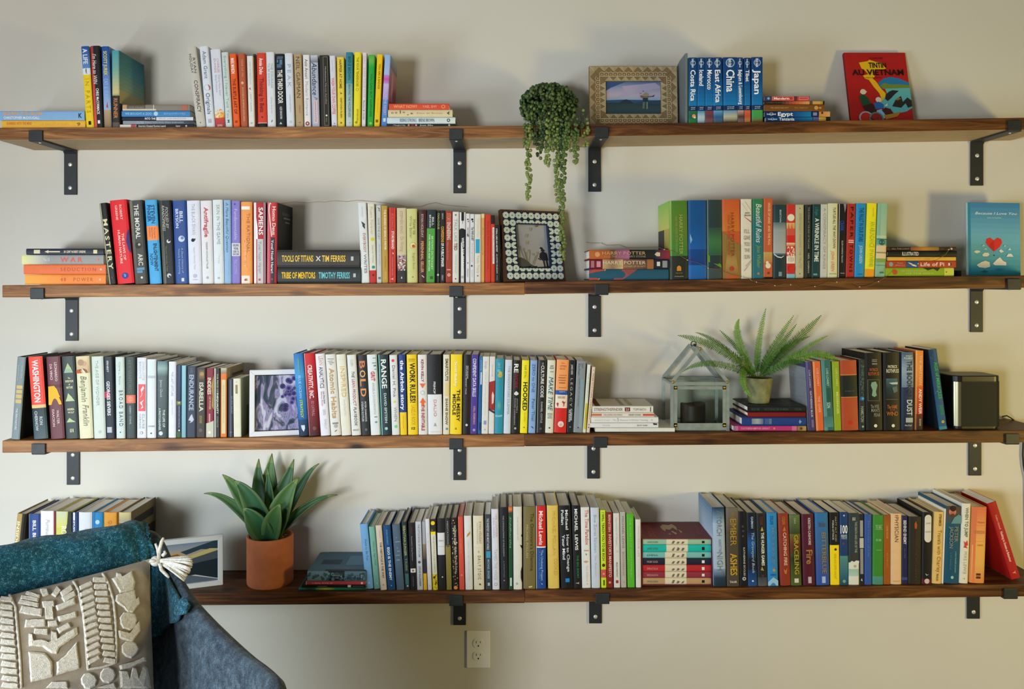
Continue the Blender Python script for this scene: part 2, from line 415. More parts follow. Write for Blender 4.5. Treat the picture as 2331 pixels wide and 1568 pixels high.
# ================================================================= SHELVES
def wood_mat(seed, light=0):
    m = bpy.data.materials.new('stained_pine'); m.use_nodes = True; nt = m.node_tree; p = nt.nodes['Principled BSDF']; L = nt.links.new
    tc = nt.nodes.new('ShaderNodeTexCoord'); mp = nt.nodes.new('ShaderNodeMapping'); mp.inputs['Scale'].default_value = (2.2, 14, 34); mp.inputs['Location'].default_value = (seed*3.7, seed, seed*2)
    L(tc.outputs['Object'], mp.inputs[0])
    n1 = nt.nodes.new('ShaderNodeTexNoise'); n1.inputs['Scale'].default_value = 1.6; n1.inputs['Detail'].default_value = 8; n1.inputs['Roughness'].default_value = .62; n1.inputs['Distortion'].default_value = 1.2
    L(mp.outputs[0], n1.inputs['Vector'])
    mp2 = nt.nodes.new('ShaderNodeMapping'); mp2.inputs['Scale'].default_value = (5, 9, 14); mp2.inputs['Location'].default_value = (seed, seed*5, 0); L(tc.outputs['Object'], mp2.inputs[0])
    vo = nt.nodes.new('ShaderNodeTexVoronoi'); vo.inputs['Scale'].default_value = 1.0; L(mp2.outputs[0], vo.inputs['Vector'])
    kr = nt.nodes.new('ShaderNodeMapRange'); kr.inputs[1].default_value = .07; kr.inputs[2].default_value = .22; L(vo.outputs['Distance'], kr.inputs[0])
    r = nt.nodes.new('ShaderNodeValToRGB'); e = r.color_ramp.elements
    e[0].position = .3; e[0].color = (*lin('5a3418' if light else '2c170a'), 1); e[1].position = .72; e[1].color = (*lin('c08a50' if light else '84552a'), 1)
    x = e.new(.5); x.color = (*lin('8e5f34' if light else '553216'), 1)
    L(n1.outputs[0], r.inputs[0])
    mx = nt.nodes.new('ShaderNodeMix'); mx.data_type = 'RGBA'; L(kr.outputs[0], mx.inputs[0]); mx.inputs[6].default_value = (*lin('2a160a'), 1); L(r.outputs[0], mx.inputs[7])
    L(mx.outputs[2], p.inputs['Base Color']); p.inputs['Roughness'].default_value = .5; p.inputs['Specular IOR Level'].default_value = .3
    b = nt.nodes.new('ShaderNodeBump'); b.inputs['Strength'].default_value = .25; b.inputs['Distance'].default_value = .002; L(n1.outputs[0], b.inputs['Height']); L(b.outputs[0], p.inputs['Normal'])
    return m
M_UNDER = mat('bare_pine', 'b39a78', .6, noise=.12, nscale=9, stretch=(1.5, 12, 12), bump=.1)
TH = .0352
def shelves():
    for k in (1, 2, 3, 4):
        r = empty('wall_shelf', (.05, -.09, shelf_z(k, .05)))
        tag(r, {1: 'uppermost long stained pine wall shelf, its pale underside showing', 2: 'second long stained pine wall shelf with thin copper light wire',
                3: 'third long stained pine wall shelf carrying lantern fern and loudspeaker', 4: 'lowest long stained pine wall shelf carrying the terracotta agave pot'}[k], 'shelf', 'stained pine wall shelves')
        for i, (xa, xb) in enumerate(((-1.459 if k == 1 else -1.443, .0566), (.0567, 1.565))):
            za, zb = shelf_z(k, xa+1e-4), shelf_z(k, xb-1e-4)
            g = G(); n = 24
            base = 0
            for q in range(n+1):
                x = xa+(xb-xa)*q/n; z = za+(zb-za)*q/n
                g.v += [(x, SY, z-TH), (x, -.0005, z-TH), (x, -.0005, z), (x, SY, z)]
            for q in range(n):
                for a, b in ((0, 1), (1, 2), (2, 3), (3, 0)): g.face((4*q+a, 4*q+4+a, 4*q+4+b, 4*q+b), (1,0,0) if a == 0 else (0,0,0))
            g.face((0, 1, 2, 3)); g.face((4*n+3, 4*n+2, 4*n+1, 4*n))
            o = g.obj('board', wood_mat(k*2+i, i == 0 and k < 4), None); o.data.materials.append(M_UNDER); bevel(o, .0022, 2)  # upper left boards paler: lighter stain plus stronger left light put into colour
            for p_ in o.data.polygons:
                if p_.normal.z < -.9: p_.material_index = 1
            o.parent = r; o.matrix_parent_inverse = Matrix.Translation(r.location).inverted()
shelves()
M_IRON = mat('black_iron', '2a2e30', .5, metal=.2, noise=.12, nscale=60, bump=.12, bscale=700, spec=.45)
M_SCREW = mat('screw_steel', 'd8d8d4', .4, metal=.5)
def brackets():
    proto = None
    names = ['outermost', 'second', 'third', 'farthest']
    near = {(1,0): 'under the upright runners books', (1,1): 'under the little orange topped stack', (1,2): 'behind the trailing succulent', (1,3): 'beyond the red cover book',
            (2,0): 'under the grey and orange stack', (2,1): 'under the white talks paperback', (2,2): 'under the lying fantasy hardbacks', (2,3): 'under the heart balloon book',
            (3,0): 'under the red topped hardback', (3,1): 'under the broad yellow hardback', (3,2): 'under the lying white books', (3,3): 'under the loudspeaker',
            (4,0): 'hidden by the armchair', (4,1): 'above the wall outlet', (4,2): 'under the white hourglass paperback', (4,3): 'under the bow-tie hardback'}
    for k in (1, 2, 3, 4):
        for j, px in enumerate(({1:162,2:165,3:168,4:171}[k], 1046.5, {1:1353,2:1353,3:1350.5,4:1355}[k], {1:2222,2:2221,3:2217.5,4:2214}[k])):
            x = (px-CX)/sc(0); z = shelf_z(k, x)-TH-.0002
            if proto is None:
                t = empty('shelf_bracket'); w2 = .0195; th = .005; g = G(); y0 = SY-.0008; zt = .0265
                path = [(-.0006, -.138), (-.0006, -.004), (-.004, 0), (y0, 0), (y0, zt), (y0-th, zt), (y0-th, -.003), (y0-th+.003, -th), (-.012, -th), (-.0056, -.012), (-.0056, -.138)]
                n = len(path)
                g.v = [(-w2, a, b) for a, b in path]+[(w2, a, b) for a, b in path]
                for i in range(n): g.face((i, (i+1) % n, n+(i+1) % n, n+i))
                g.face((0, 1, 9, 10)); g.face((1, 2, 8, 9)); g.face((2, 3, 7, 8)); g.face((3, 4, 5, 6)); g.face((3, 6, 7))
                g.face((n, n+10, n+9, n+1)); g.face((n+1, n+9, n+8, n+2)); g.face((n+2, n+8, n+7, n+3)); g.face((n+3, n+6, n+5, n+4)); g.face((n+3, n+7, n+6))
                o = g.obj('strap', M_IRON, t); bevel(o, .0012, 2, 50)
                for zz in (-.117, -.045):
                    g = G()
                    for i, (r, y) in enumerate(((.0064, -.0056), (.006, -.0068), (.004, -.0077), (.0005, -.008))):
                        g.v += [(r*math.cos(PI*q/6), y, zz+r*math.sin(PI*q/6)) for q in range(12)]
                    for i in range(3):
                        for q in range(12): g.face((i*12+q, i*12+(q+1) % 12, (i+1)*12+(q+1) % 12, (i+1)*12+q))
                    g.face(tuple(range(36, 48))); g.obj('screw', M_SCREW, t, smooth=True)
                g = G(); g.ball((0, SY+.018, -.0055), .004, .004, .0022, 8, 4); g.obj('screw', M_SCREW, t, smooth=True)
                proto = t; r = t
            else:
                r = proto.copy(); COL.objects.link(r)
                for ch in list(proto.children): c = ch.copy(); COL.objects.link(c); c.parent = r
            r.location = (x, 0, z)
            tag(r, f'black iron strap bracket of {SHN[k]}, {near[k, j]}', 'bracket', 'black iron shelf brackets')
brackets()
def outlet():
    t = empty('wall_outlet', W(1089, 1476.5, 0)); tag(t, 'white double wall outlet below lowest shelf', 'outlet')
    g = G(); g.box((-.0365, -.005, -.0575), (.0365, -.0004, .0575)); m = mat('outlet_plastic', 'f4f5f2', .35); o = g.obj('cover_plate', m, t); bevel(o, .003, 3)
    for zz in (.0195, -.0195):
        g = G(); pts = [(.0168*math.cos(a), zz+max(-.0135, min(.0135, .0168*math.sin(a)))) for a in [2*PI*i/32 for i in range(32)]]
        g.prism(pts, -.0068, -.004); f = g.obj('socket', m, t); bevel(f, .0005, 1)
        for dx, dz, w_, h_ in ((-.0063, .004, .0016, .0075), (.0063, .004, .0016, .006)):
            s = G(); s.box((dx-w_/2, -.0071, zz+dz-h_/2), (dx+w_/2, -.0068, zz+dz+h_/2)); s.obj('slot', mat('slot_dark', '101010', .9), f)
        s = G(); s.prism([(.0022*math.cos(a), zz-.0075+.0026*math.sin(a)) for a in [2*PI*i/12 for i in range(12)]], -.0071, -.0068); s.obj('slot', MATS['slot_dark'], f)
    g = G(); g.ball((0, -.0052, 0), .0026, .001, .0026, 8, 4); g.obj('screw', m, t)
outlet()
# ================================================================= BOOKS
P0 = dict(hb=0)
# ---- top shelf
stack(1, 'books lying at the outer end of the top shelf', [
 (0, 192.5, 251, 272.5, '86b4e0', 'light-blue|light blue book with orange block capitals', [('BORN TO RUN',.045,.5,'e8a45c',.36,.2),('CHRISTOPHER McDOUGALL',.045,.47,'e8eef6',.26,-.24),('K',.93,.97,'n',.5)], P0),
 (4, 194.5, 273.5, 291, 'f0b83c', 'yellow|amber yellow book with faint orange title', [('RUNNING WITH THE MIND',.06,.36,'d9743a',.36,.1),('OF MEDITATION',.45,.8,'e0a050',.25,0,'l'),('9',.9,.94,'8a5a30',.4)], P0)])
row(1, 'upright books at the outer end of the top shelf', [
 (196.5,214.6,184.5,106,'f4d322','yellow|yellow book with deep blue and white top',[(0,.27,['20509e','5b8ac8']),(.27,.35,'dfe6ee'),('A LIFE',.03,.22,'e8eef8',.55),('#','k',[(.27,.0),(.285,.05),(.31,.03),(.34,.09),(.34,.05),(.31,-.02),(.34,-.07),(.30,-.05)]),('IN PARTS',.4,.82,'c9a81c',.5,0,'lx'),(.92,.965,'k',-.12,.2)]),
 (215,236,205.5,105,'1c1c20','black|black book with a red left edge',[(0,1,['a83a44','d9564e'],-.5,-.16),("I'm Here to WIN",.1,.46,'w',.42,-.08,'bi'),('CHRIS McCORMACK',.52,.84,'w',.28,.08),(.91,.95,'w',-.05,.2)]),
 (237.5,254.5,231,106,'6d9ad6','blue|sky blue book with yellow name at top',[(0,.22,['1f4f9e','3f6fb8']),(.22,.78,['3f6fb8','9fb8e0']),(.78,1,['b9a07c','8c7458']),('SCOTT JUREK',.06,.36,'e6d46a',.45),('EAT & RUN',.4,.63,'8fb8ee',.55),('#','c8323c',[(.68,.1),(.72,0),(.76,-.1),(.74,.05),(.77,.2),(.72,.1)])]),
 (256,273,254.5,115,'3f8a98','teal|teal and tan book with mountain dusk cover',[(0,.55,['4fa0ac','7fb0a0','cfc48a']),(.55,.585,['cfc48a','9a9a6a']),(.585,1,'33302e'),('RUNNER',.62,.88,'c8824c',.5),(.93,1,'5c5450')],{'d':.16,'sc':'2f6f80','sr':[(0,.5,['2f6f80','4a8f9c','8fae94'],0,1),(.5,.85,['b8b080','b8aa78'],0,1),(.68,1,'2b2a2a',0,.55),(.76,1,'2b2a2a',.55,1)]})])
stack(1, 'books lying between the runners and the leaning row', [
 (279,432,233.5,247.5,'8a8072','grey-tan|grey and tan book with boxed title',[(0,.06,'c9986c'),(.07,.34,'5f564e'),('OUTLIERS OF ENDURANCE',.09,.32,'a89a88',.3,0,'l'),(0,.5,'cfc4ac',-.5,-.22),(.88,.97,'b06a58'),(.46,.47,'e6dcc4')],P0),
 (277,433,248.5,262,'3f86c4','blue|bright blue book with pale lettering',[('WE BOUGHT A ZOO',.05,.44,'9cc4e8',.36,0),('BENJAMIN MEE',.62,.93,'8fbce4',.28,0,'l'),('@',.5,0,.38,'b8d4ea')],P0),
 (278,440,263,271.5,'1d2536','navy|half navy half white book',[('INTO THE',.32,.47,'e6e6e6',.6),(.48,1,'d6d9dc'),('WILD  JON KRAKAUER',.52,.9,'8a8f96',.36,0,'lx')],P0),
 (280,440,272,280.5,'6d7480','grey|slate grey book with pale wide capitals',[(0,.3,'8f959e'),(.3,1,['7a808c','3c424e']),('ULTRA MARATHON MAN DEAN KARNAZES',.2,.86,'c9ced6',.4,0,'lx')],P0),
 (273,441,281,288.6,'20242c','black|black book with white left third',[(0,.22,'dcdcd6'),(.15,.215,'b8545c'),("America's Greatest Running Legend",.25,.62,'e6e6e6',.6),('Kastor',.76,.82,'e6e6e6',.5),('@',.9,0,.3,'d0d4d8')],P0)])
row(1, 'leaning row of books on the top shelf', [
 (448,469,425,108,'cbc6ba','cream|pale grey hardback with dark spaced capitals',[('RYAN',.14,.33,'5c5a54',.26,.16,'l'),('HOLIDAY',.09,.33,'5c5a54',.26,-.2,'l'),('CONSPIRACY',.42,.82,'4c4a46',.38,.05,'l'),('@',.945,0,.06,'3a3a3a')]),
 (470,489.7,454,106.5,'dfe4ec','white|white hardback with coloured ring between words',[('Adam Grant',.06,.4,'6b7884',.42,.02,'l'),('@',.51,0,.36,'b8c8d8'),('@',.51,.03,.3,'dfe4ec'),('#','b8486c',[(.47,.12),(.5,.34),(.53,.36),(.55,.2),(.52,.27)]),('Originals',.58,.84,'5f7080',.45,.02,'l'),(.9,.95,'b0b4bc',-.2,.18)]),
 (490.5,513,479,113,'dde0ea','white|white book with flames at the foot',[('CHARLES',.12,.3,'c88a9a',.2,.2,'l'),('DUHIGG',.12,.3,'c88a9a',.2,-.12,'l'),('Smarter Faster Better',.33,.6,'a8b0c4',.16,.22,'l'),('Being Productive',.33,.55,'a8b0c4',.16,-.1,'l'),(.8,.88,['f0d46a','e88a3c']),('D',.78,.88,['f6d870','e8963c','dde0ea'],26,.16),(.88,1,['c8483c','a83444']),('DUHIGG',.965,.99,'e6c8b8',.5,0,'u')],P0),
 (514,529.5,504,119.5,'cfdad6','mint|pale mint hardback with faint green title',[('Everything I Never Told You',.05,.88,'8fb4ac',.36,0,'l'),('M',.9,.94,'4a5454',.3)]),
 (531.6,547,522,123,'f06020','orange|vivid orange book with white name',[('MARK MANSON',.06,.27,'f4ece0',.5,-.05),('THE SUBTLE ART OF',.34,.82,'7a2c14',.42,.0),('@',.925,0,.22,'9c3c14')]),
 (548.7,564.6,541.5,122,'b85c38','rust|rust brown book with thin pale title',[('YEAR OF YES',.08,.32,'e0a888',.22,.1,'l'),('@',.4,0,.2,'e8b090'),('SHONDA RHIMES EXPLAINS',.46,.92,'e8b898',.22,.05,'l')]),
 (566.5,580,562,127.5,'e6e4de','white|narrow white book with small red bird',[('STAY INTERESTING',.08,.4,'a8b8b8',.28,0,'l'),('#','c8343c',[(.44,.0),(.46,-.3),(.485,.15),(.465,-.05)]),('I DON\'T ALWAYS',.52,.78,'90989c',.22,0,'l'),('@',.945,0,.2,'b8b8b0')],dict(hb=0,y=-.176,d=.13)),
 (581.6,587.2,576,123,'7a4434','brown|thin brown book with green upper part',[(0,.05,'2c4a4c'),(.05,.3,['5c6e48','6c5e44'])],dict(hb=0,y=-.163)),
 (587.5,608.6,584,121,'d9432c','red|red-orange book with a black foot',[('Annie Duke',.07,.29,'f2e6e0',.4,.0),('Thinking in Bets',.34,.8,'8a2014',.42,.0),('@',.865,0,.1,'7a1c14'),(.94,.947,'e6dcd4'),(.947,1,'1a1a1e')]),
 (609.5,628.5,605.5,119,'dfe3e8','white|white hardback with two faint grey title lines',[('THE COURAGE',.15,.48,'9cb0b8',.22,.16,'l'),('TO BE DISLIKED',.15,.45,'9cb0b8',.22,-.2,'l'),('Ichiro Kishimi',.6,.82,'b8bcc4',.18,.06,'l'),('#','4c5058',[(.9,.1),(.93,-.02),(.94,.0),(.91,.14)])]),
 (630,651,626,123,'1a2028','navy|near-black hardback with heavy white capitals',[(.04,.05,'7a8494',-.25,.4),(.06,.07,'5c7c98',-.3,.35),(.08,.12,'5c7c98',-.3,-.15),(.08,.15,'5c7c98',.0,.3),(.14,.19,'4c6c88',-.3,.2),('THE THIRD DOOR',.22,.68,'f2efe6',.5,.02),('ALEX BANAYAN',.72,.89,'c8ccc8',.24,.06),('#','a8d0b8',[(.93,0),(.96,-.16),(.96,.16)])]),
 (653,671,648,121.5,'dde2ea','white|white hardback with spaced light blue letters',[('PEAK',.15,.46,'9cb8cc',.42,.0,'lx'),('ANDERS ERICSSON',.56,.8,'b4bcc8',.16,.05,'l'),('@',.93,.05,.2,'c0c8d4')]),
 (674,691,669,123,'b89c72','tan|tan kraft book with large thin capitals',[('NEIL GAIMAN',.04,.6,'4a3c30',.5,.0,'l'),('STARDUST',.7,.81,'a8402c',.18,.1,'l'),('Y',.925,.95,'7a5c34',.3)],P0),
 (693,708,689.5,125,'e9e6e6','white|white paperback with red-ringed oval emblem',[('Aziz Ansari',.06,.33,'3a3038',.45,.0,'l'),('Modern Romance',.37,.84,'a8a4ac',.45,.0,'l'),('@',.95,0,.32,'8c2c30'),('@',.95,0,.15,'e0c8c4')],P0),
 (711,728,706.5,126,'b4bcd0','silver|silver paperback with black brush script title',[(0,.1,['c8ccd4','7a7c84']),('Abundance',.1,.55,'15161c',.68,.0,'bi'),('#','8c8e98',[(.57,-.3),(.6,.4),(.64,.1),(.6,0)]),(.62,.95,'d4b4bc',-.25,.33),(.63,.94,'dccace',-.18,.26),('DIAMANDIS & KOTLER',.64,.93,'8a4450',.2,.03,'l')],P0),
 (730.6,752,726.7,126,'2a2824','black|black book with gold ruled border',[(.02,.98,'8a8468',-.1,-.06),(.02,.98,'8a8468',.36,.4),(.02,.026,'8a8468',-.1,.4),(.975,.982,'8a8468',-.1,.4),('Meditations Marcus Aurelius',.16,.68,'b8b8b0',.14,.15,'l'),('@',.84,.15,.1,'e0e0d8'),('Classics',.87,.93,'a0a098',.12,.15,'l')],P0),
 (755,768,750,127,'dcdce4','white|white paperback with red outlined capitals',[('Jessica Tarlov',.06,.22,'9a9ea8',.16,.0,'l'),('WASH YOUR OWN COFFEE',.31,.82,'dc6c70',.52,.0),('@',.95,.05,.1,'5a5a64'),('Portfolio',.975,.99,'3a3a44',.6,0,'u')],P0),
 (769,785,767,130,'ecd046','yellow|pale yellow paperback with brown capitals',[('HAPPIER AT HOME',.04,.45,'6c5218',.36,.0),('#','6c5218',[(.5,-.1),(.52,.2),(.54,-.12),(.53,0)]),('GRETCHEN RUBIN',.58,.87,'8a6c20',.24,.04),('@',.94,0,.14,'a8641c')],P0),
 (787,802.5,787,119,'3c8494','teal|teal hardback fading to pale grey',[(0,.42,['2c7f94','4c94a0']),(.42,1,['8cb4b4','c2d0cc']),('BRENE BROWN',.06,.37,'1c4450',.4,.02,'l'),('BRAVING THE WILDERNESS',.43,.87,'4c6c74',.34,.05,'l'),('@',.945,.1,.1,'9cb4b4')]),
 (804,819.6,806.5,119,'f0e02c','yellow|lemon hardback with small dark ring',[('THE FOUR TENDENCIES',.07,.46,'6a6214',.32,.0,'l'),('@',.5,0,.22,'a89c20'),('@',.5,0,.15,'f0e02c'),('GRETCHEN RUBIN',.76,.92,'7a7018',.22,.1,'l'),('@',.94,-.05,.2,'9c941c')]),
 (823,832,825.5,120,'e4dce4','pink-white|thin white book with pale pink letters',[('GIRL',.04,.16,'e0a8b8',.5,.0,'l'),('WASH YOUR FACE',.2,.6,'dca4b0',.5,.0,'lx'),('Rachel & Hollis',.64,.9,'5a6474',.4,.0,'i')],P0),
 (835.6,849.5,839,125,'28a83c','green|vivid green book with olive marbled head',[(0,.16,['4cb03c','6cb44c','2cb03c']),('YOU CAN BUY HAPPINESS',.26,.86,'1c7424',.3,.02),('@',.95,.05,.24,'8cc44c')],P0),
 (851,864,858,124,'f4cc10','yellow|golden yellow book with dark small title',[('YOU ARE A BADASS',.13,.48,'8a6c10',.32,.05),('JEN SINCERO',.6,.8,'c8a410',.16,0,'l'),(.9,.94,'7a5c14',-.25,.2)],P0),
 (867,880.6,875.8,125,'8aa8dc','pink-blue|watercolour pink and blue book',[(0,.28,['94b8e4','a8bce8']),(.28,.4,['b888d0','d050a8','b88ccc']),(.4,.62,['c8b4e0','a8a0dc']),(.62,1,['5c94d4','4c80c0']),('THE',.2,.27,'b8d0f0',.4,0,'l'),('RULES OF THE DESERT',.42,.84,'e4b8dc',.42,0,'l'),(.88,.93,'c4d8f0',-.2,.25)],dict(hb=0,d=.14,sc='a05878',sr=[(0,.16,['8ca8c0','7a6c94'],0,1),(.16,.75,['a8849c','9c5c74','a84450'],0,1),(.75,1,['c88450','6c5c8c'],0,1),(.2,.6,'b894ac',.25,.5)]))])
stack(1, 'books lying at the inner end of the leaning row', [
 (885,1022,232,245.5,'e05234','orange|orange-red book with yellow capitals',[('WHAT NOW?',.08,.47,'f4a46c',.52),('YAEL SHY',.56,.8,'f2b8a0',.42,0,'l'),('@',.905,0,.34,'f0a068'),('@',.905,0,.22,'d9523a')],P0),
 (883.5,1030,246,263,'e0cfa4','cream|cream book with scattered typewriter letters',[('o n',.05,.14,'3c3428',.3,.08,'l'),('l',.185,.195,'3c3428',.45,.16,'l'),('o',.23,.26,'3c3428',.28,.14,'l'),('v',.295,.32,'3c3428',.25,-.2,'l'),('e',.35,.385,'3c3428',.3,0,'l'),('Alain de Botton',.44,.84,'a89c7c',.2,0,'lx'),('#','3c3c18',[(.915,0),(.945,.22),(.955,.16),(.935,0),(.955,-.16),(.945,-.22)])]),
 (881,1036.5,264,279,'cfe0e6','pale-blue|pale blue book with dark hand lettering',[(.4,1,['cfdfe6','d8e0d8']),('RISING STRONG',.19,.43,'5c7484',.5,0,'l'),('BRENE BROWN',.465,.69,'4c5c70',.5,0,'l'),('@',.9,0,.26,'2c3c5c'),('@',.9,0,.13,'cfe0e0')]),
 (881,1035,279.3,286,'1c2a34','navy|thin navy book with tiny white title',[('I Thought It Was',.09,.27,'b8c0c0',.5),('@',.32,0,.36,'d8b070'),(.355,.4,'8c3440'),('@',.43,0,.36,'d8b8b8'),('Just Me',.48,.68,'c8d0cc',.5),('@',.92,0,.34,'d0d4d0')],P0)])
TG = lambda t, s1, pics, c='w': [(0,.74,['0c3a72','0b4d8c','1877b8']),(.735,.81,'0e2c5c'),(.81,1,pics),('@',.085,0,.32,'9cb8d8'),('@',.085,0,.25,'0e3f78'),('lonely planet',.02,.155,'dfe8f2',.26,0),(t,.19,s1,'f0f4f8',.55,0),('travel',.75,.765,'c8d4e4',.5,0,'u'),('guide',.775,.79,'a8bcd4',.5,0,'u')]
row(1, 'blue travel guides on the top shelf', [
 (1567,1587,1567,131,'0e4a86','blue|blue travel guide with green parrot picture',TG('Costa Rica',.66,['2c6c4c','1c5c5c','2c8c3c'])+[('@',.89,.1,.22,'e89a50'),('@',.91,.2,.12,'e6e0d0')],dict(P0,sl=[(.0,1,'2c9a6c',0,.1)])),
 (1587.5,1605,1587.5,131,'0c4278','blue|blue travel guide with pale waterfall picture',TG('Iceland',.43,['4c90b8','b8c8d4','8cb0c8']),P0),
 (1605.3,1624.5,1605.3,131,'0e4a86','blue|blue travel guide with dusky red picture',TG('Morocco',.49,['7a4048','5c3c4c','8c5c5c']),P0),
 (1625,1646.7,1622,131,'0e5098','blue|blue travel guide with blue wildlife picture',TG('East Africa',.69,['5c9cc8','2c5c94','4c6c74']),P0),
 (1647,1679.5,1646,130.5,'0e4a86','blue|widest blue travel guide with palace picture',TG('China',.53,['6c94b8','b8b8a0','5c4c34']),P0),
 (1680,1694.7,1677,131,'0e4478','blue|narrow blue travel guide with long small title',TG('Belgium & Luxembourg',.72,['b89c8c','4c2c2c','8c7474']),P0),
 (1695,1709.5,1694,131.5,'0e4478','blue|narrow blue travel guide with orange robe picture',TG('Tibet',.37,['d8643c','b8502c','c88c50']),P0),
 (1711.5,1737,1711,130,'0e4a86','blue|blue travel guide with green hills picture',TG('Japan',.57,['4c9c4c','3c9c54','7a5c38']),P0)])
stack(1, 'books lying beside the travel guides', [
 (1740,1843,216.5,227,'c84444','red|short red phrasebook with white outlined title',[(0,.16,'22406c'),('@',.09,0,.3,'8ca4c4'),(.18,.64,'e0a098',-.42,.42),(.19,.63,'c03430',-.36,.36),('Mandarin',.21,.55,'f2e6e0',.5),(.66,.72,'5c3434'),(.76,.97,'dc9c98',-.35,.35),(.77,.96,'c84c4c',-.25,.25)],P0),
 (1740,1877,227.5,235.5,'2a211c','black-orange|dark book turning orange to its end',[(.3,.97,['5c3c30','c85c3c','d89c5c','c8a050']),(.93,.97,'b8902c'),('LONELY ROADS',.04,.3,'6c6050',.4,0,'l'),(.75,.8,'5c4c38')],P0),
 (1740,1877,236.5,252,'7a4c22','brown|brown book with small gold title',[('THE GREAT RAILWAY',.1,.4,'c8a060',.22,0,'l'),('PAUL THEROUX',.5,.72,'b89050',.22,0,'l'),('@',.86,0,.3,'c89a54'),('#','b88c4c',[(.9,.1),(.95,.15),(.94,-.2),(.9,-.1)])],P0),
 (1741,1889,253.5,266,'0e4a86','blue|blue travel guide with desert picture at end',[(0,.2,'0e2c5c'),('@',.1,0,.34,'8ca8cc'),('@',.1,0,.26,'0e2c5c'),('lonely planet',.03,.17,'dfe8f2',.3),('Egypt',.2,.43,'f0f4f8',.66),(.43,.71,['0e4a86','1878b4']),(.71,.83,'0e2450'),(.74,.8,'7a8cb8',-.3,.3),(.83,1,['c8843c','d8a060']),('#','3c1c10',[(.86,.2),(.88,.45),(.9,.2),(.88,-.05)])],P0),
 (1744,1890,266.7,277,'0e4478','blue|blue travel guide with sunflower coloured end',[('@',.1,0,.34,'8ca8cc'),('@',.1,0,.26,'0e2c5c'),('lonely planet',.03,.17,'dfe8f2',.3),('Tanzania',.2,.44,'f0f4f8',.66),(.44,.72,['0e4a86','1878a4']),(.73,.82,'5c5c94'),(.82,.93,['c8a83c','b8903c']),(.93,1,'1c1c14')],P0)])
# ---- second shelf
stack(2, 'books lying at the outer end of the second shelf', [
 (60,236,564,578.5,'2a3040','navy|thin dark navy hardback with cream arrow',[(.1,.18,'d8cfae',-.3,.3),('#','d8cfae',[(.24,0),(.29,.25),(.29,.1),(.44,.1),(.44,-.1),(.29,-.1),(.29,-.25)]),('50 CENT ROBERT GREENE',.49,.77,'e6dcc0',.34),(.87,.92,'e0d4a0',-.3,.3)],dict(d=.14)),
 (50,236,579,600.5,'9a9a98','grey|grey book fading yellow at one end',[(0,.34,['e4e29a','c8c8b4','9a9c9c']),('The 33',.26,.34,'dcdcdc',.3,0,'l'),('W A R',.47,.74,'e05c5c',.5,0),('@',.93,0,.14,'d87c74')],P0),
 (54,241,601,623.5,'e87440','orange|coral orange book with rust spaced capitals',[('SEDUCTION',.45,.88,'b8502c',.36,0,'lx'),('@',.94,0,.1,'f0c8b0')],P0),
 (57,241,624,647,'f08838','amber|amber orange book with rust spaced capitals',[(0,.45,['f2aa48','f0903c']),('48   POWER',.44,.84,'b85c2c',.36,0,'lx'),('@',.93,0,.1,'f4d0a8')],P0)])
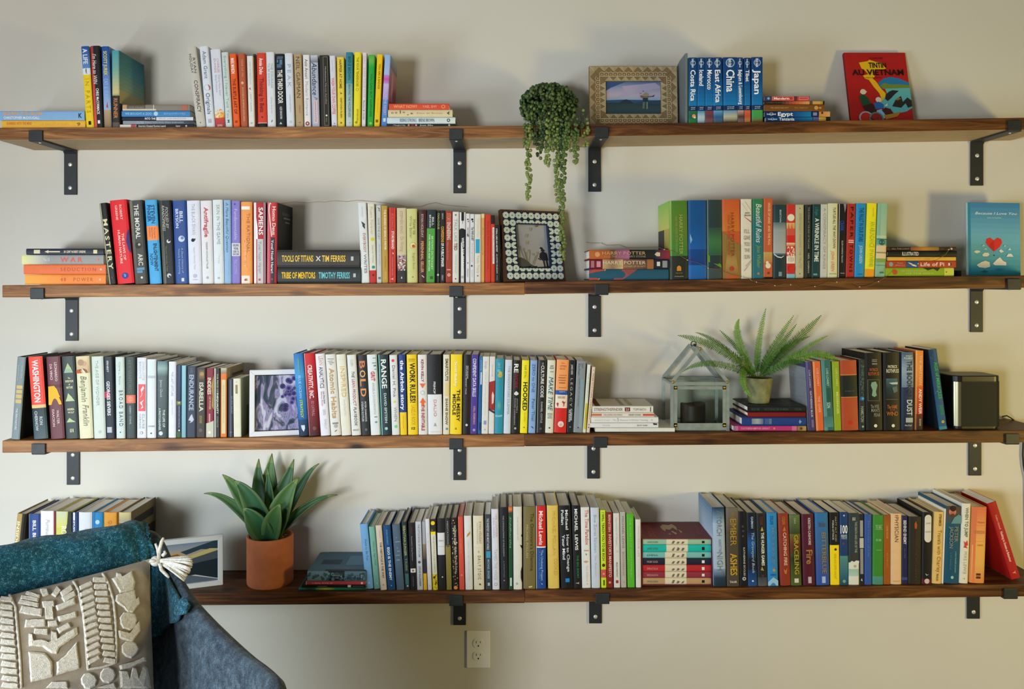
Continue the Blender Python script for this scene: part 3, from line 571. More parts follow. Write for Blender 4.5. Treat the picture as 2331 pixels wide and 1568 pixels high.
row(2, 'tall hardbacks on the second shelf', [
 (249,265.5,226,463,'15140f','black|black book with cream edge and ragged letters',[(0,1,'b0a890',-.5,-.3),('MASTERY',.2,.82,'d8d4a8',.55,.08,'bx'),('#','a02c30',[(.9,.1),(.92,.0),(.94,.2),(.92,.15)])],dict(sl=[(0,1,'c8c0ac',0,.3)])),
 (268,306.5,249.5,457,'e0242c','red|broad red hardback with navy half circle',[(0,1,['e0242c','e0242c']),('ROBERT',.06,.24,'f2b8b0',.13,.14),('GREENE',.06,.24,'f2b8b0',.13,-.12),('THE LAWS OF',.4,.72,'f6c4bc',.14,.12),('HUMAN NATURE',.36,.76,'f6c4bc',.14,-.1),('#','1c2c6c',[(.35,.5),(.4,.36),(.5,.28),(.6,.36),(.65,.5)]),('@',.905,.02,.19,'1c3c9c'),('THE 48',.885,.92,'a8c0f0',.12,.02,'u')]),
 (308,337,294,457,'45443e','charcoal|charcoal hardback with tall white serif words',[(0,1,['77756a','55534b'],-.5,-.25),('THE MORAL',.05,.46,'dcdcd0',.34,.05),('ARC',.64,.78,'d0d0c4',.34,.1),('@',.54,0,.26,'2c2a24'),('@',.53,.08,.1,'b8b4a0'),(.805,.835,'5c90b0',-.25,.35),(.84,.87,'5c90b0',-.25,.2),('@',.925,.1,.09,'dcdcd0')]),
 (341.5,368.6,329.6,456,'47a8e0','sky-blue|sky blue hardback with orange middle block',[('STEVEN',.06,.28,'1c4c7c',.3,.14),('PINKER',.06,.26,'1c4c7c',.26,-.2),(.31,.48,'f08c4c'),('The Case for',.33,.46,'a85428',.12,.2,'l'),('Reason Science',.33,.46,'a85428',.12,.0,'l'),('Humanism',.33,.44,'a85428',.12,-.2,'l'),('ENLIGHTENMENT',.52,.85,'1c4464',.26,.16),('NOW',.64,.78,'1c4c74',.26,-.2,'l')]),
 (372,399.7,362,457,'1c1f24','black|black hardback with small white silk worm',[(0,1,['45463f','6c6a5c'],-.5,-.22),('FOOLED BY',.08,.33,'c4c4b8',.22,.12,'i'),('RANDOMNESS',.06,.36,'c4c4b8',.22,-.16,'i'),('@',.49,.15,.16,'d0d4d0'),('@',.48,.2,.1,'1c1f24'),('Nassim Nicholas Taleb',.55,.85,'7c7458',.16,-.05,'l'),('@',.9,.05,.18,'c0c4c0'),('@',.91,.1,.09,'1c1f24')]),
 (399.9,430,392.8,457,'2c4f94','blue|royal blue hardback with white cracked globe',[('BILL',.13,.27,'d0d8ec',.24,.14),('BRYSON',.1,.33,'d0d8ec',.22,-.18),('@',.46,.1,.24,'c8d4e8'),('@',.45,.16,.12,'6c88bc'),('A Short History of',.57,.87,'9cb4dc',.14,.14,'l'),('Nearly Everything',.58,.88,'9cb4dc',.14,-.1,'l'),(.93,.97,'d0d8e8',.0,.2)]),
 (430.5,460,425,457,'dfe0ec','white|white hardback with a small black bird',[('THE BLACK SWAN',.04,.41,'b4b8c4',.24,.0,'l'),('@',.475,-.08,.14,'15161a'),('#','15161a',[(.46,0),(.455,.12),(.48,.08),(.485,0)]),('Nassim Nicholas Taleb',.56,.83,'bcc0cc',.13,.0,'l'),('@',.905,.0,.16,'b8bcc4'),('RANDOM HOUSE',.945,.955,'b8bcc4',.4,0,'u')]),
 (460.8,486.7,456,457,'e2e0e2','white|white hardback with red fragile lettering',[('Antifragile',.08,.44,'c8505c',.34,.0),('NASSIM NICHOLAS TALEB',.5,.82,'9a9ea4',.13,.0),('@',.925,.0,.12,'a8acb0')]),
 (487.5,510.6,483.8,455,'dde2e4','white|white hardback with faint sage title',[('SKIN IN THE GAME',.06,.53,'94aca8',.3,.05,'l'),('Taleb',.66,.76,'c8ccd0',.14,.05,'l'),('@',.93,.0,.12,'a8b0b0')]),
 (511,527.5,509,455.5,'8fb4d8','light-blue|light blue book with thin navy italic title',[('A More Beautiful Question',.03,.62,'46688c',.36,.0,'i'),('Warren Berger',.7,.9,'a4c4e4',.24,.1,'l')]),
 (528,547.6,527,457,'8478c4','violet|violet book with white boxed words',[('@',.04,-.1,.1,'3c3480'),('Fundamentable',.1,.47,'c8c0ec',.34,.0,'l'),(.51,.665,'dcdce6'),('BUILDING',.52,.55,'6c7078',.7,0,'u'),('THE BIG',.56,.59,'6c7078',.6,0,'u'),('STEPS TO',.6,.625,'6c7078',.7,0,'u'),('SUCCESS',.632,.655,'6c7078',.7,0,'u'),('MARC GOODMAN',.71,.88,'b4acdc',.4,.0,'l')],P0),
 (549,575,548.5,459.5,'f09c50','orange|soft orange hardback with white end labels',[(.055,.095,'f2e8dc',-.45,.3),('THE RATIONAL',.14,.62,'b87440',.26,.15,'l'),('OPTIMIST',.45,.8,'f4b884',.24,-.1,'l'),(.9,1,'ecdccc',-.45,.3),('g',.93,.955,'8a5430',.3,-.05,'u')]),
 (578,605.5,577.5,461,'b8242c','red|red and pale grey hardback with white capitals',[(0,1,'e6dede',-.5,-.28),(.45,1,'c6c4c4',-.2,.3),('#','f0e8e8',[(.15,-.3),(.3,-.15),(.45,-.12),(.45,-.3)]),('SAPIENS',.06,.4,'f2eeee',.34,.12),('Yuval Noah Harari',.48,.87,'9c9ca0',.24,.02,'l'),(0,1,'a48c9c',.34,.5),('@',.95,0,.1,'c84c5c')]),
 (607,630,608.5,461,'c8303a','crimson|crimson book with pale curved streak',[(.43,1,'36303c',-.12,.3),(.0,1,['d07078','c86470'],-.5,-.25),('#','f4d4c0',[(.02,-.05),(.02,-.2),(.1,-.26),(.25,-.12),(.42,.02),(.42,-.08),(.25,-.22),(.1,-.36),(.03,-.34),(.0,-.2)]),('Homo Deus',.05,.4,'f0d8d0',.32,.2),('Yuval Noah Harari',.46,.87,'d8d8dc',.22,.06),('@',.945,.05,.1,'b8343c')],dict(d=.165,sc='17191a',sr=[(0,1,'17191a',0,1),(.1,.14,'3c4446',.3,.8),(.16,.18,'6c7476',.4,.85),(.21,.23,'6c7476',.5,.8)]))])
stack(2, 'two thick black hardbacks lying on the second shelf', [
 (631,819,565.5,605.5,'35322f','black|thick black hardback with all-yellow block title',[('TOOLS OF TITANS',.06,.44,'e8c048',.34,.0),('TIM FERRISS',.545,.83,'e8c048',.34,.0),('#','d8d4c8',[(.47,.14),(.485,.14),(.5,.03),(.515,.14),(.53,.14),(.508,0),(.53,-.14),(.515,-.14),(.5,-.03),(.485,-.14),(.47,-.14),(.492,0)]),(.895,.925,'c0c0bc',-.12,.12)],dict(y=-.174)),
 (632,821.5,607,643,'2a3030','black|thick black hardback with yellow and turquoise title',[('TRIBE OF MENTORS',.05,.455,'f0c020',.38,.0),('TIMOTHY FERRISS',.495,.87,'6cc0c8',.38,.0),(.91,.94,'b8bcbc',-.12,.12)],dict(y=-.174))])
row(2, 'paperbacks before the mosaic frame', [
 (823,841.5,815,461.5,'dcdedc','white|white paperback with little black spectacles',[('ANN HANDLEY',.05,.18,'a8b0bc',.2,.0,'l'),('#','3a3c3c',[(.23,-.2),(.26,.2),(.29,-.1),(.33,.25),(.31,.05),(.27,.3)]),('EVERYBODY',.38,.62,'b87c74',.3,.1),('WRITES',.64,.88,'8a8c90',.3,.1)],P0),
 (842,857.6,836.5,463.5,'dcd8c4','ivory|ivory book with red foot and yellow dot',[('Fluent Forever',.04,.39,'b8a888',.42,.05,'l'),('@',.45,.1,.28,'d0c81c'),('Gabriel Wyner',.52,.75,'98a89c',.24,.1,'l'),('@',.8,.1,.24,'2c8c8c'),(.84,1,'c02824'),('@',.9,.05,.18,'5c1c1c')],P0),
 (858,869.5,856,467.5,'c6c8c6','light-grey|light grey paperback with thin title',[('#','5c6060',[(.02,-.3),(.04,.3),(.07,0),(.08,.3),(.05,.1)]),('SAVE THE CAT',.16,.44,'7c8088',.4,.0,'l'),('Blake Snyder',.5,.78,'9cacc0',.2,.1,'l'),(.92,.95,'6c7480',-.2,.3)],P0),
 (870,884,868,468.5,'bc943c','ochre|ochre paperback with cream capitals',[('THE BUSINESS OF BEING A WRITER',.05,.57,'f0e4c4',.32,.1),('Jane Friedman',.65,.8,'8c6c24',.2,.1,'l'),('CHICAGO',.85,.95,'d8b864',.3,.1)],P0),
 (885,901.5,884.8,472.5,'c0281c','red|glossy red paperback with two white pinstripes',[(0,1,'e08070',-.32,-.28),(0,1,'e08070',.36,.4),('BUILDING A',.08,.3,'d85c4c',.3,.05),('STORYBRAND',.31,.55,'f4e0d8',.34,.08),('#','f0dcd4',[(.59,.0),(.6,.2),(.61,0),(.62,.2)]),('DONALD MILLER',.66,.9,'e07c6c',.2,.05,'l'),('Y',.93,.96,'f0dcd4',.3)],P0),
 (904,925.5,903.2,473.5,'cfbf9c','beige|beige paperback with flowers above dark foot',[('STEPHEN KING',.04,.34,'a89468',.3,.0,'l'),('On Writing',.38,.58,'a89468',.36,.05,'l'),(.63,.83,['a89494','8c6c60','4c4440']),('D',.62,.83,['c8a8b0','d8ccc4','c86c54','3c3a3a','e8dcd8'],60,.12),(.83,1,'302f30'),('#','dcdcd8',[(.91,0),(.94,-.08),(.94,.08)])],P0),
 (927,951,925.5,475,'cdcb84','lime-cream|pale lime hardback with apple roundel',[('How to',.15,.35,'8c8c4c',.28,.25,'l'),('Write Better',.1,.4,'9c9c58',.24,-.1,'l'),('@',.495,.08,.3,'b8944c'),('@',.495,.08,.26,'dcd898'),('@',.505,.14,.15,'c84c2c'),('English Book',.6,.82,'a0a060',.18,.15,'l'),('@',.92,.05,.05,'3c3c28')]),
 (952,970.5,952,477.5,'45201f','maroon|dark maroon book with copper foil title',[('RYAN HOLIDAY',.06,.38,'b89c98',.3,.0),('PERENNIAL SELLER',.43,.86,'d89c6c',.32,.0),('#','d8d0cc',[(.9,-.1),(.93,.2),(.92,.25),(.895,0)])]),
 (970,991.5,971.7,477.5,'202a2c','green-black|grass green book under a black head',[(.255,1,'4c9c3c',-.5,.36),('BILL',.1,.22,'c8ccc8',.2,.15),('BRYSON',.07,.24,'c8ccc8',.18,-.15),("BRYSON'S DICTIONARY",.36,.82,'b8dca0',.2,.1),('FOR WRITERS AND EDITORS',.34,.84,'dcecd0',.14,-.2),(.91,.95,'2c5c20',-.1,.2)],P0),
 (993,1000.5,994.5,479,'1f2224','black|very thin black book with olive lettering',[('DIALOGUE',.04,.26,'a0a444',.6,.0),(.28,1,'3c3e40',.1,.3),('@',.89,0,.35,'b8b8b0')],P0),
 (1001.3,1013,1001.5,479,'1a1d20','black|black paperback with orange first word',[('BERKUN',.04,.12,'b0b0b0',.25,.0),('CONFESSIONS',.22,.44,'e0a024',.52,.0),('OF A PUBLIC SPEAKER',.45,.78,'ecece6',.5,.0),('OREILLY',.89,.97,'a8a8a8',.3,0)],P0),
 (1014,1029,1014,480.5,'9c3824','brick-red|brick red paperback with outlined capitals',[('STORY',.03,.15,'e08870',.55,.0),('ENGINEERING',.155,.4,'e8c8bc',.55,.0),('Mastering the 6 Core',.43,.68,'d89c8c',.16,-.15,'l'),(.81,.825,'d89c8c',-.3,.3),('@',.89,.02,.25,'d8b0a0'),('@',.89,.02,.1,'a84c34')],P0),
 (1029.5,1044.3,1029.8,482,'dcd8d0','white|white paperback with red three letter word',[('@',.045,0,.14,'5c5c5c'),('TALK LIKE',.1,.42,'8c9c9c',.42,.0,'l'),('TED',.44,.545,'6c2c20',.45,.0),('CARMINE GALLO',.6,.87,'a4b4b0',.24,.05,'l'),('@',.945,0,.12,'8c4438')],P0),
 (1045.5,1059.3,1045.8,483,'e0dedb','black-white|white headed book with black tapering body',[('#','15161a',[(.23,-.35),(.25,-.5),(1,-.5),(1,.5),(.25,.5),(.23,.1)]),(.0,.12,'1a1a1c',-.2,.25),('#','1a1a1c',[(.12,-.02),(.18,.04),(.12,.08)]),('WIRED FOR STORY',.36,.76,'e6e6e2',.42,.05),('@',.92,0,.24,'b0b0ac')],P0),
 (1060,1069.2,1060.3,486,'dcdadc','white|slim white paperback with scribbled head',[('@',.085,0,.2,'2a2a2c'),('@',.115,.1,.16,'3a3a3c'),('THE STORY OF',.2,.33,'7c7c80',.36,.0),('ART',.29,.34,'1a1a1c',.5,0),('E. H. Gombrich',.4,.62,'b0a8a8',.2,.1,'l'),('@',.715,0,.14,'4c4c50'),('Phaidon',.8,.92,'7c8088',.24,.0)],P0),
 (1069.7,1079.5,1069.9,487,'dadade','white|white paperback with black flower and heavy title',[('@',.08,0,.28,'1e1c1e'),('@',.11,.12,.18,'2e2c2e'),('The WAR of ART',.19,.39,'1c1c20',.55,.05),('Break Through the Blocks',.43,.7,'a09ca0',.24,.0,'l'),('@',.755,-.1,.22,'3c2430'),('Pressfield',.82,.92,'a8a8a8',.2,0,'l')],P0),
 (1080,1094.5,1080.2,487.5,'dcd9cc','white|off-white book with bright cyan block',[('The Creative Habit',.06,.34,'d0c090',.34,.05,'l'),(.365,.57,'2c9cc4',-.35,.3),('Twyla Tharp',.6,.86,'b8b098',.3,.05,'l'),('@',.9,0,.12,'8c6440')],P0),
 (1095,1102.8,1095.3,486.5,'dc9c58','peach|thin peach coloured paperback',[(0,.06,'e8c48c'),('Art Thinking',.2,.6,'b8743c',.3,0,'l')],P0),
 (1103.4,1117,1104,488,'cc3820','red|scarlet paperback with tone on tone title',[('Bird by Bird',.1,.3,'b02c18',.4,.0),('Some Instructions',.32,.8,'a82814',.3,.05,'l')],P0),
 (1118,1127,1117.5,490,'c83c24','red-black|scarlet book with black head and white strip',[(0,.13,'1e1a1a'),(.18,.72,'e0dcd8',-.1,.4),('STEPHEN PRESSFIELD',.2,.7,'7c7c80',.2,.15,'l')],P0),
 (1127.6,1140,1126.2,512,'181718','black|small black paperback with white capitals',[('STEAL LIKE AN ARTIST',.06,.47,'dcdcd6',.26,-.15),('AUSTIN KLEON',.5,.84,'b8b8b4',.24,-.15),('WORKMAN',.87,.96,'7c7c7c',.2,-.15)],P0)])
stack(2, 'fantasy hardbacks lying on the second shelf', [
 (1341.5,1524,567,588.5,'8c4a28','orange-black|orange and charcoal fantasy hardback',[(0,.26,['b86430','a85a2c']),(.26,.36,'6c4834'),(.32,.5,['8c5468','a85c94']),(.5,1,'1e2224'),(.82,1,['2c2c48','8c2c34']),('HARRY POTTER',.16,.7,'c8a06c',.34,.14,'l'),("AND THE SORCERER'S STONE",.18,.7,'a89068',.18,-.22,'l'),('@',.1,0,.28,'d09460'),('#','c8bc94',[(.81,0),(.84,.25),(.88,.2),(.88,-.2),(.84,-.2)])],dict(d=.15)),
 (1341.5,1524,589.5,612,'6c1c30','crimson|crimson headed fantasy hardback with sand middle',[(.02,.06,'a86c78',-.35,.35),(.09,.14,'c88c98',-.3,.3),(.165,.42,['b89c74','8c6c50','c8ac7c']),(.42,.72,['8c6448','5c4438']),(.72,.8,'9c6438'),(.8,1,'20242c'),('HARRY POTTER',.17,.7,'e0ccb0',.34,.16,'l'),('AND THE CHAMBER OF SECRETS',.28,.7,'b8a080',.16,-.22,'l'),(.84,.88,'d0d0c8',-.2,.25),(.91,.97,'8c8c90',-.35,.35)],dict(d=.15)),
 (1341,1522,613,637.5,'24546a','teal|teal fantasy hardback with coral diagonals',[('#','b0483c',[(0,-.5),(0,.3),(.05,.5),(.2,.5),(.11,-.5)]),('#','b8985c',[(.11,-.5),(.2,.5),(.215,.5),(.125,-.5)]),('#','8c4a48',[(.3,-.5),(.42,.5),(.61,.5),(.5,-.1),(.42,-.5)]),('#','5c4c70',[(0,.5),(0,.3),(.06,.5)])],dict(d=.15))])
row(2, 'fiction on the far half of the second shelf', [
 (1525,1566.5,1523,457,'567c2c','green|broad green fantasy hardback with gold lettering',[(0,.7,['4c7a28','5c7c2c','3c7c34']),(0,.75,['8cac4c','6c9c3c'],-.5,-.38),(.7,1,'262c26'),(.7,1,'3c463c',-.5,-.38),('HARRY POTTER',.18,.68,'a8a85c',.2,.13,'l'),("AND THE ORDER OF THE PHOENIX",.2,.66,'8c9c50',.12,-.12,'l'),('#','c8842c',[(.84,-.12),(.82,0),(.84,.12),(.89,.12),(.89,-.12)]),('YEAR SEVEN',.91,.925,'7c6c3c',.4,0,'u'),('SCHOLASTIC',.955,.965,'a8a88c',.5,0,'u')],dict(d=.165,sc='6c9c4c',sl=[(0,.35,['8cc050','c8c864'],0,1),(.35,.75,['b8a850','8c8c3c'],0,1),(.35,1,'34342c',.45,1),(.6,1,'3a3a2c',.15,.45)])),
 (1567.3,1609,1566,456,'0f4f8c','blue|broad deep blue fantasy hardback',[(.3,.62,['0f4f8c','1858a0']),('#','7ca8c8',[(.42,-.4),(.5,-.28),(.55,-.38),(.48,-.42)]),(.62,.82,['0c4484','143c80']),(.82,1,['1c64ac','1a5ca4'])],dict(d=.16)),
 (1610,1644.5,1609,455,'24363a','green-grey|dark grey-green book with bright green smoke',[(0,.35,['2c3c40','27383a']),(.35,.7,['2c4c40','3c7044','2c5a40']),('#','5c8c2c',[(.68,-.5),(.82,.45),(.86,.45),(.8,-.1),(.78,-.5)]),(.86,1,['3c4c4c','3a4848']),(0,1,'54706a',-.5,-.42),('@',.845,.1,.12,'3c3444')],dict(d=.16)),
 (1645.5,1686.3,1643.5,454,'c0582a','orange-brown|broad orange fantasy hardback with sandy base',[(0,.4,['c4582a','c8702c']),('#','8c6c34',[(.4,-.5),(.44,-.3),(.55,.3),(.57,.5),(1,.5),(1,-.5)]),(.62,.96,['8c6838','a88848','946a38'],-.42,.45),('HARRY POTTER',.17,.72,'8c3c24',.18,.05,'l'),('HALF BLOOD PRINCE',.2,.7,'a04c28',.12,-.15,'l'),('@',.87,0,.14,'a84428')],dict(d=.16)),
 (1687,1711.7,1686.7,453,'dcd6c4','white|white book with crossing lines and stacked words',[('#','8c8c84',[(.03,-.1),(.14,.45),(.145,.44),(.035,-.12)]),('#','c8b894',[(.05,-.4),(.17,.2),(.175,.19),(.055,-.42)]),('JANDY',.165,.185,'6c645c',.5,.1,'u'),('NELSON',.195,.215,'6c645c',.6,.1,'u'),('#','b83c34',[(.22,-.2),(.28,.45),(.295,.45),(.225,-.2)]),("I'LL",.38,.43,'7a7c7c',.5,.05,'ul'),('GIVE',.46,.51,'7a7c7c',.6,.05,'ul'),('YOU',.54,.59,'7a7c7c',.55,.05,'ul'),('THE',.62,.665,'7a7c7c',.5,.05,'ul'),('SUN',.70,.75,'7a7c7c',.5,.05,'ul'),('#','9c7c94',[(.9,-.25),(.78,.45),(.785,.45),(.905,-.22)]),('#','8c8474',[(.84,-.1),(.76,.45),(.765,.46),(.845,-.08)])],dict(hb=0)),
 (1712.3,1737,1712.3,453,'24706c','teal|teal paperback with large white script',[(0,.25,['2f7c50','2a7468']),(.3,1,['1f6c74','286c78']),('Beautiful Ruins',.06,.54,'dfe0d0',.5,.08,'i'),('Jess Walter',.58,.86,'8c9c34',.36,.1,'i'),('@',.935,.05,.12,'b87048')],P0),
 (1737.5,1758.5,1738,451,'c05c38','terracotta|terracotta paperback with small pale flask',[('HOUSE OF SAND',.06,.32,'e0b880',.26,.1),('AND THE FOG',.34,.58,'e0b880',.26,.1),(.67,.8,['b89c5c','b87c44']),('@',.84,.0,.3,'ddd4bc'),('@',.8,-.1,.16,'ddd4bc'),('@',.93,.05,.14,'7c3c20'),(.98,1,'1a1614')],P0),
 (1759.5,1789.3,1760,466,'1c343c','navy-silver|navy hardback with silver grey middle',[(0,.24,['1c3840','28424a']),(.24,.36,['5c7074','94a0a0']),(.36,.66,['949c9c','a8a8a8']),(.66,.69,['5c707c','2c4454']),('BEARTOWN',.07,.24,'a8b8b8',.13,.02),('#','c8d0d0',[(.66,-.45),(.7,-.2),(.71,.1),(.69,.3),(.7,.3),(.725,.1),(.715,-.2),(.68,-.45)]),(.91,.97,'7c8c94',-.1,.15)],dict(hb=1)),
 (1790,1809.8,1790.3,465,'c8302c','red-white|red and white patterned paperback with sun discs',[(.13,.25,'c83830'),('@',.18,0,.42,'e0dcc4'),(.25,.33,['d8b070','d88c50']),('#','c8402c',[(.25,-.3),(.33,-.2),(.33,-.3)]),('#','c8402c',[(.25,.1),(.33,.15),(.33,.05)]),(.33,.42,'c85440'),(.42,.52,'c82824'),(.52,.57,['e0cc9c','c84c34']),(.57,.7,'c8302c'),('D',.57,.7,['e6d8c4'],60,.07),(.7,.8,'ddd8c4'),(.72,.77,'8c5c54',-.3,-.26),(.71,.78,'8c5c54',-.12,-.08),(.71,.78,'8c5c54',.06,.1),(.72,.77,'8c5c54',.24,.28),('@',.87,.08,.36,'c82c24'),(.94,1,'7cb0bc')],P0),
 (1810.4,1829.5,1810.6,466,'b9b18c','khaki|khaki hardback with tone on tone title',[('@',.05,0,.06,'3c3c30'),('EVERYBODY KNOWS THE TRUTH',.12,.86,'a09870',.26,.05,'l'),('@',.94,0,.06,'3c3c30')]),
 (1831,1846.5,1832,466,'1e2320','black|black book with long pale green title',[('THE OCEAN AT THE END OF THE LANE',.03,.6,'7c8c80',.22,.08),('NEIL GAIMAN',.66,.93,'8c9c90',.24,.08),(0,1,'3a403c',-.3,-.15)],P0),
 (1847,1865.5,1850,465,'163f42','dark-teal|dark teal book with white block title',[("L'Engle",.04,.15,'3c8084',.36,.0,'i'),('A WRINKLE IN TIME',.19,.78,'d8dcd0',.5,.05),(.94,.965,'6c9494',-.3,.2)],P0),
 (1867,1883,1868.5,465,'c5c4ba','silver-white|pale grey book with thin spaced title',[('A CONSPIRACY OF KINGS',.05,.88,'8c9094',.34,.05,'l')],P0),
 (1883.6,1906,1884.8,463,'d6d5ac','cream|cream book with black hand lettering',[('TURTLES ALL THE WAY DOWN',.05,.6,'1e1c14',.26,.12,'bi'),('JOHN GREEN',.64,.91,'dc7034',.3,-.02,'i'),('DUTTON',.94,.955,'8c8c64',.7,0,'u')]),
 (1907,1924,1909.5,464,'15141a','black-blue|black paperback with electric blue word',[(0,1,'a8a48c',-.5,-.4),('#','8c848c',[(0,.1),(.04,.2),(.12,.3),(.06,.45),(0,.5)]),('CRANK',.23,.37,'2044a0',.5,-.05),('ELLEN HOPKINS TRILOGY',.5,.8,'a4a49c',.2,.02),(.935,.945,'8c8c8c',-.2,.4)],P0),
 (1925,1943.8,1929,464,'ac2c24','red|dark red book with black stencil letters',[('PAPER',.04,.46,'2a100e',.34,.08,'bx'),(.49,.505,'e0b4ac',-.3,.35),(.515,.53,'e0b4ac',-.3,.35),('TOWNS',.55,.93,'2a100e',.34,.08,'bx')],P0),
 (1944.6,1967.3,1949,463,'1f8cc8','cyan|bright cyan hardback with dark hand lettering',[('THE FAULT IN OUR STARS',.06,.52,'0f4c80',.42,.02,'b'),('JOHN GREEN',.57,.81,'a8d0e4',.3,.05),(.95,.965,'14649c',-.2,.3)]),
 (1968,1990,1974,463,'ece020','lemon|lemon hardback with orange foot',[('JOHN GREEN',.06,.18,'b8a820',.14,.12,'l'),('AN ABUNDANCE',.25,.6,'9cb42c',.5,.1,'l'),('OF KATHERINES',.62,.86,'8cac34',.4,.1,'l'),(.89,1,'e89c20')]),
 (1991.6,2015,1998.5,463,'86b494','mint|mint hardback with teal and peach bands',[(0,.9,['8cb8a0','a4bc9c','86b494'],-.2,.4),(.445,.452,'dce0c4'),(.465,.472,'dce0c4'),(.48,.5,'3c7c6c'),(.505,.56,'5c9c94'),('@',.53,0,.3,'2c5c54'),(.575,.66,'d8c098'),(.665,.675,'a87448'),(.68,.75,'dcc49c'),(.75,.8,'7ca048'),(.84,.845,'3c6c54'),(.93,.95,'4c6c54',-.1,.3)])])
stack(2, 'books lying before the heart balloon book', [
 (2017,2177,557,566,'3c2c20','dark-orange|dark book with glowing orange middle',[(.05,.35,'2a1c18'),('ALL THE LIGHT WE',.08,.4,'a88c74',.36,0,'l'),(.35,.75,['8c5428','b87c30','8c6c34']),('@',.93,0,.26,'c8c8b8')],P0),
 (2022,2178,566.5,580,'16171a','black|black book with jagged white block title',[('ILLUSTRATED',.2,.44,'c4c4bc',.6,0),('NICHOLAS',.5,.72,'2c343c',.44,0)],dict(d=.15)),
 (2021,2176,581,590,'dcac44','yellow|thin golden yellow book',[('THE THINGS THEY CARRIED',.25,.62,'b8842c',.34,0,'l')],P0),
 (2017,2176,591,606.5,'b04428','red-brown|rust red book with tiny boat picture',[('@',.07,0,.32,'8c9c9c'),('Yann',.155,.24,'e0b0a0',.2,.18,'l'),('Martel',.14,.26,'e0b0a0',.2,-.16,'l'),(.285,.46,'2c5088'),('#','e0dcc8',[(.31,.3),(.35,.2),(.44,-.25),(.43,-.35),(.38,-.25),(.33,.1)]),('Life of Pi',.49,.83,'e8c8bc',.55,0),('@',.91,0,.24,'3c241c'),(.885,.915,'d8c8b8',-.2,.2)],P0),
 (2015,2171,608,627.5,'8ca824','lime|lime green book with red rosette',[('@',.14,0,.32,'c04c2c'),('THE CURIOUS INCIDENT',.22,.6,'c8d080',.16,.15,'l'),('OF THE DOG',.3,.7,'c8d080',.16,-.15,'l'),(.86,1,'c4cc4c'),('#','2c3c14',[(.55,.5),(.62,.2),(.7,.4),(.76,.1),(.8,.5)]),('@',.89,0,.08,'8c3c2c')],P0)])
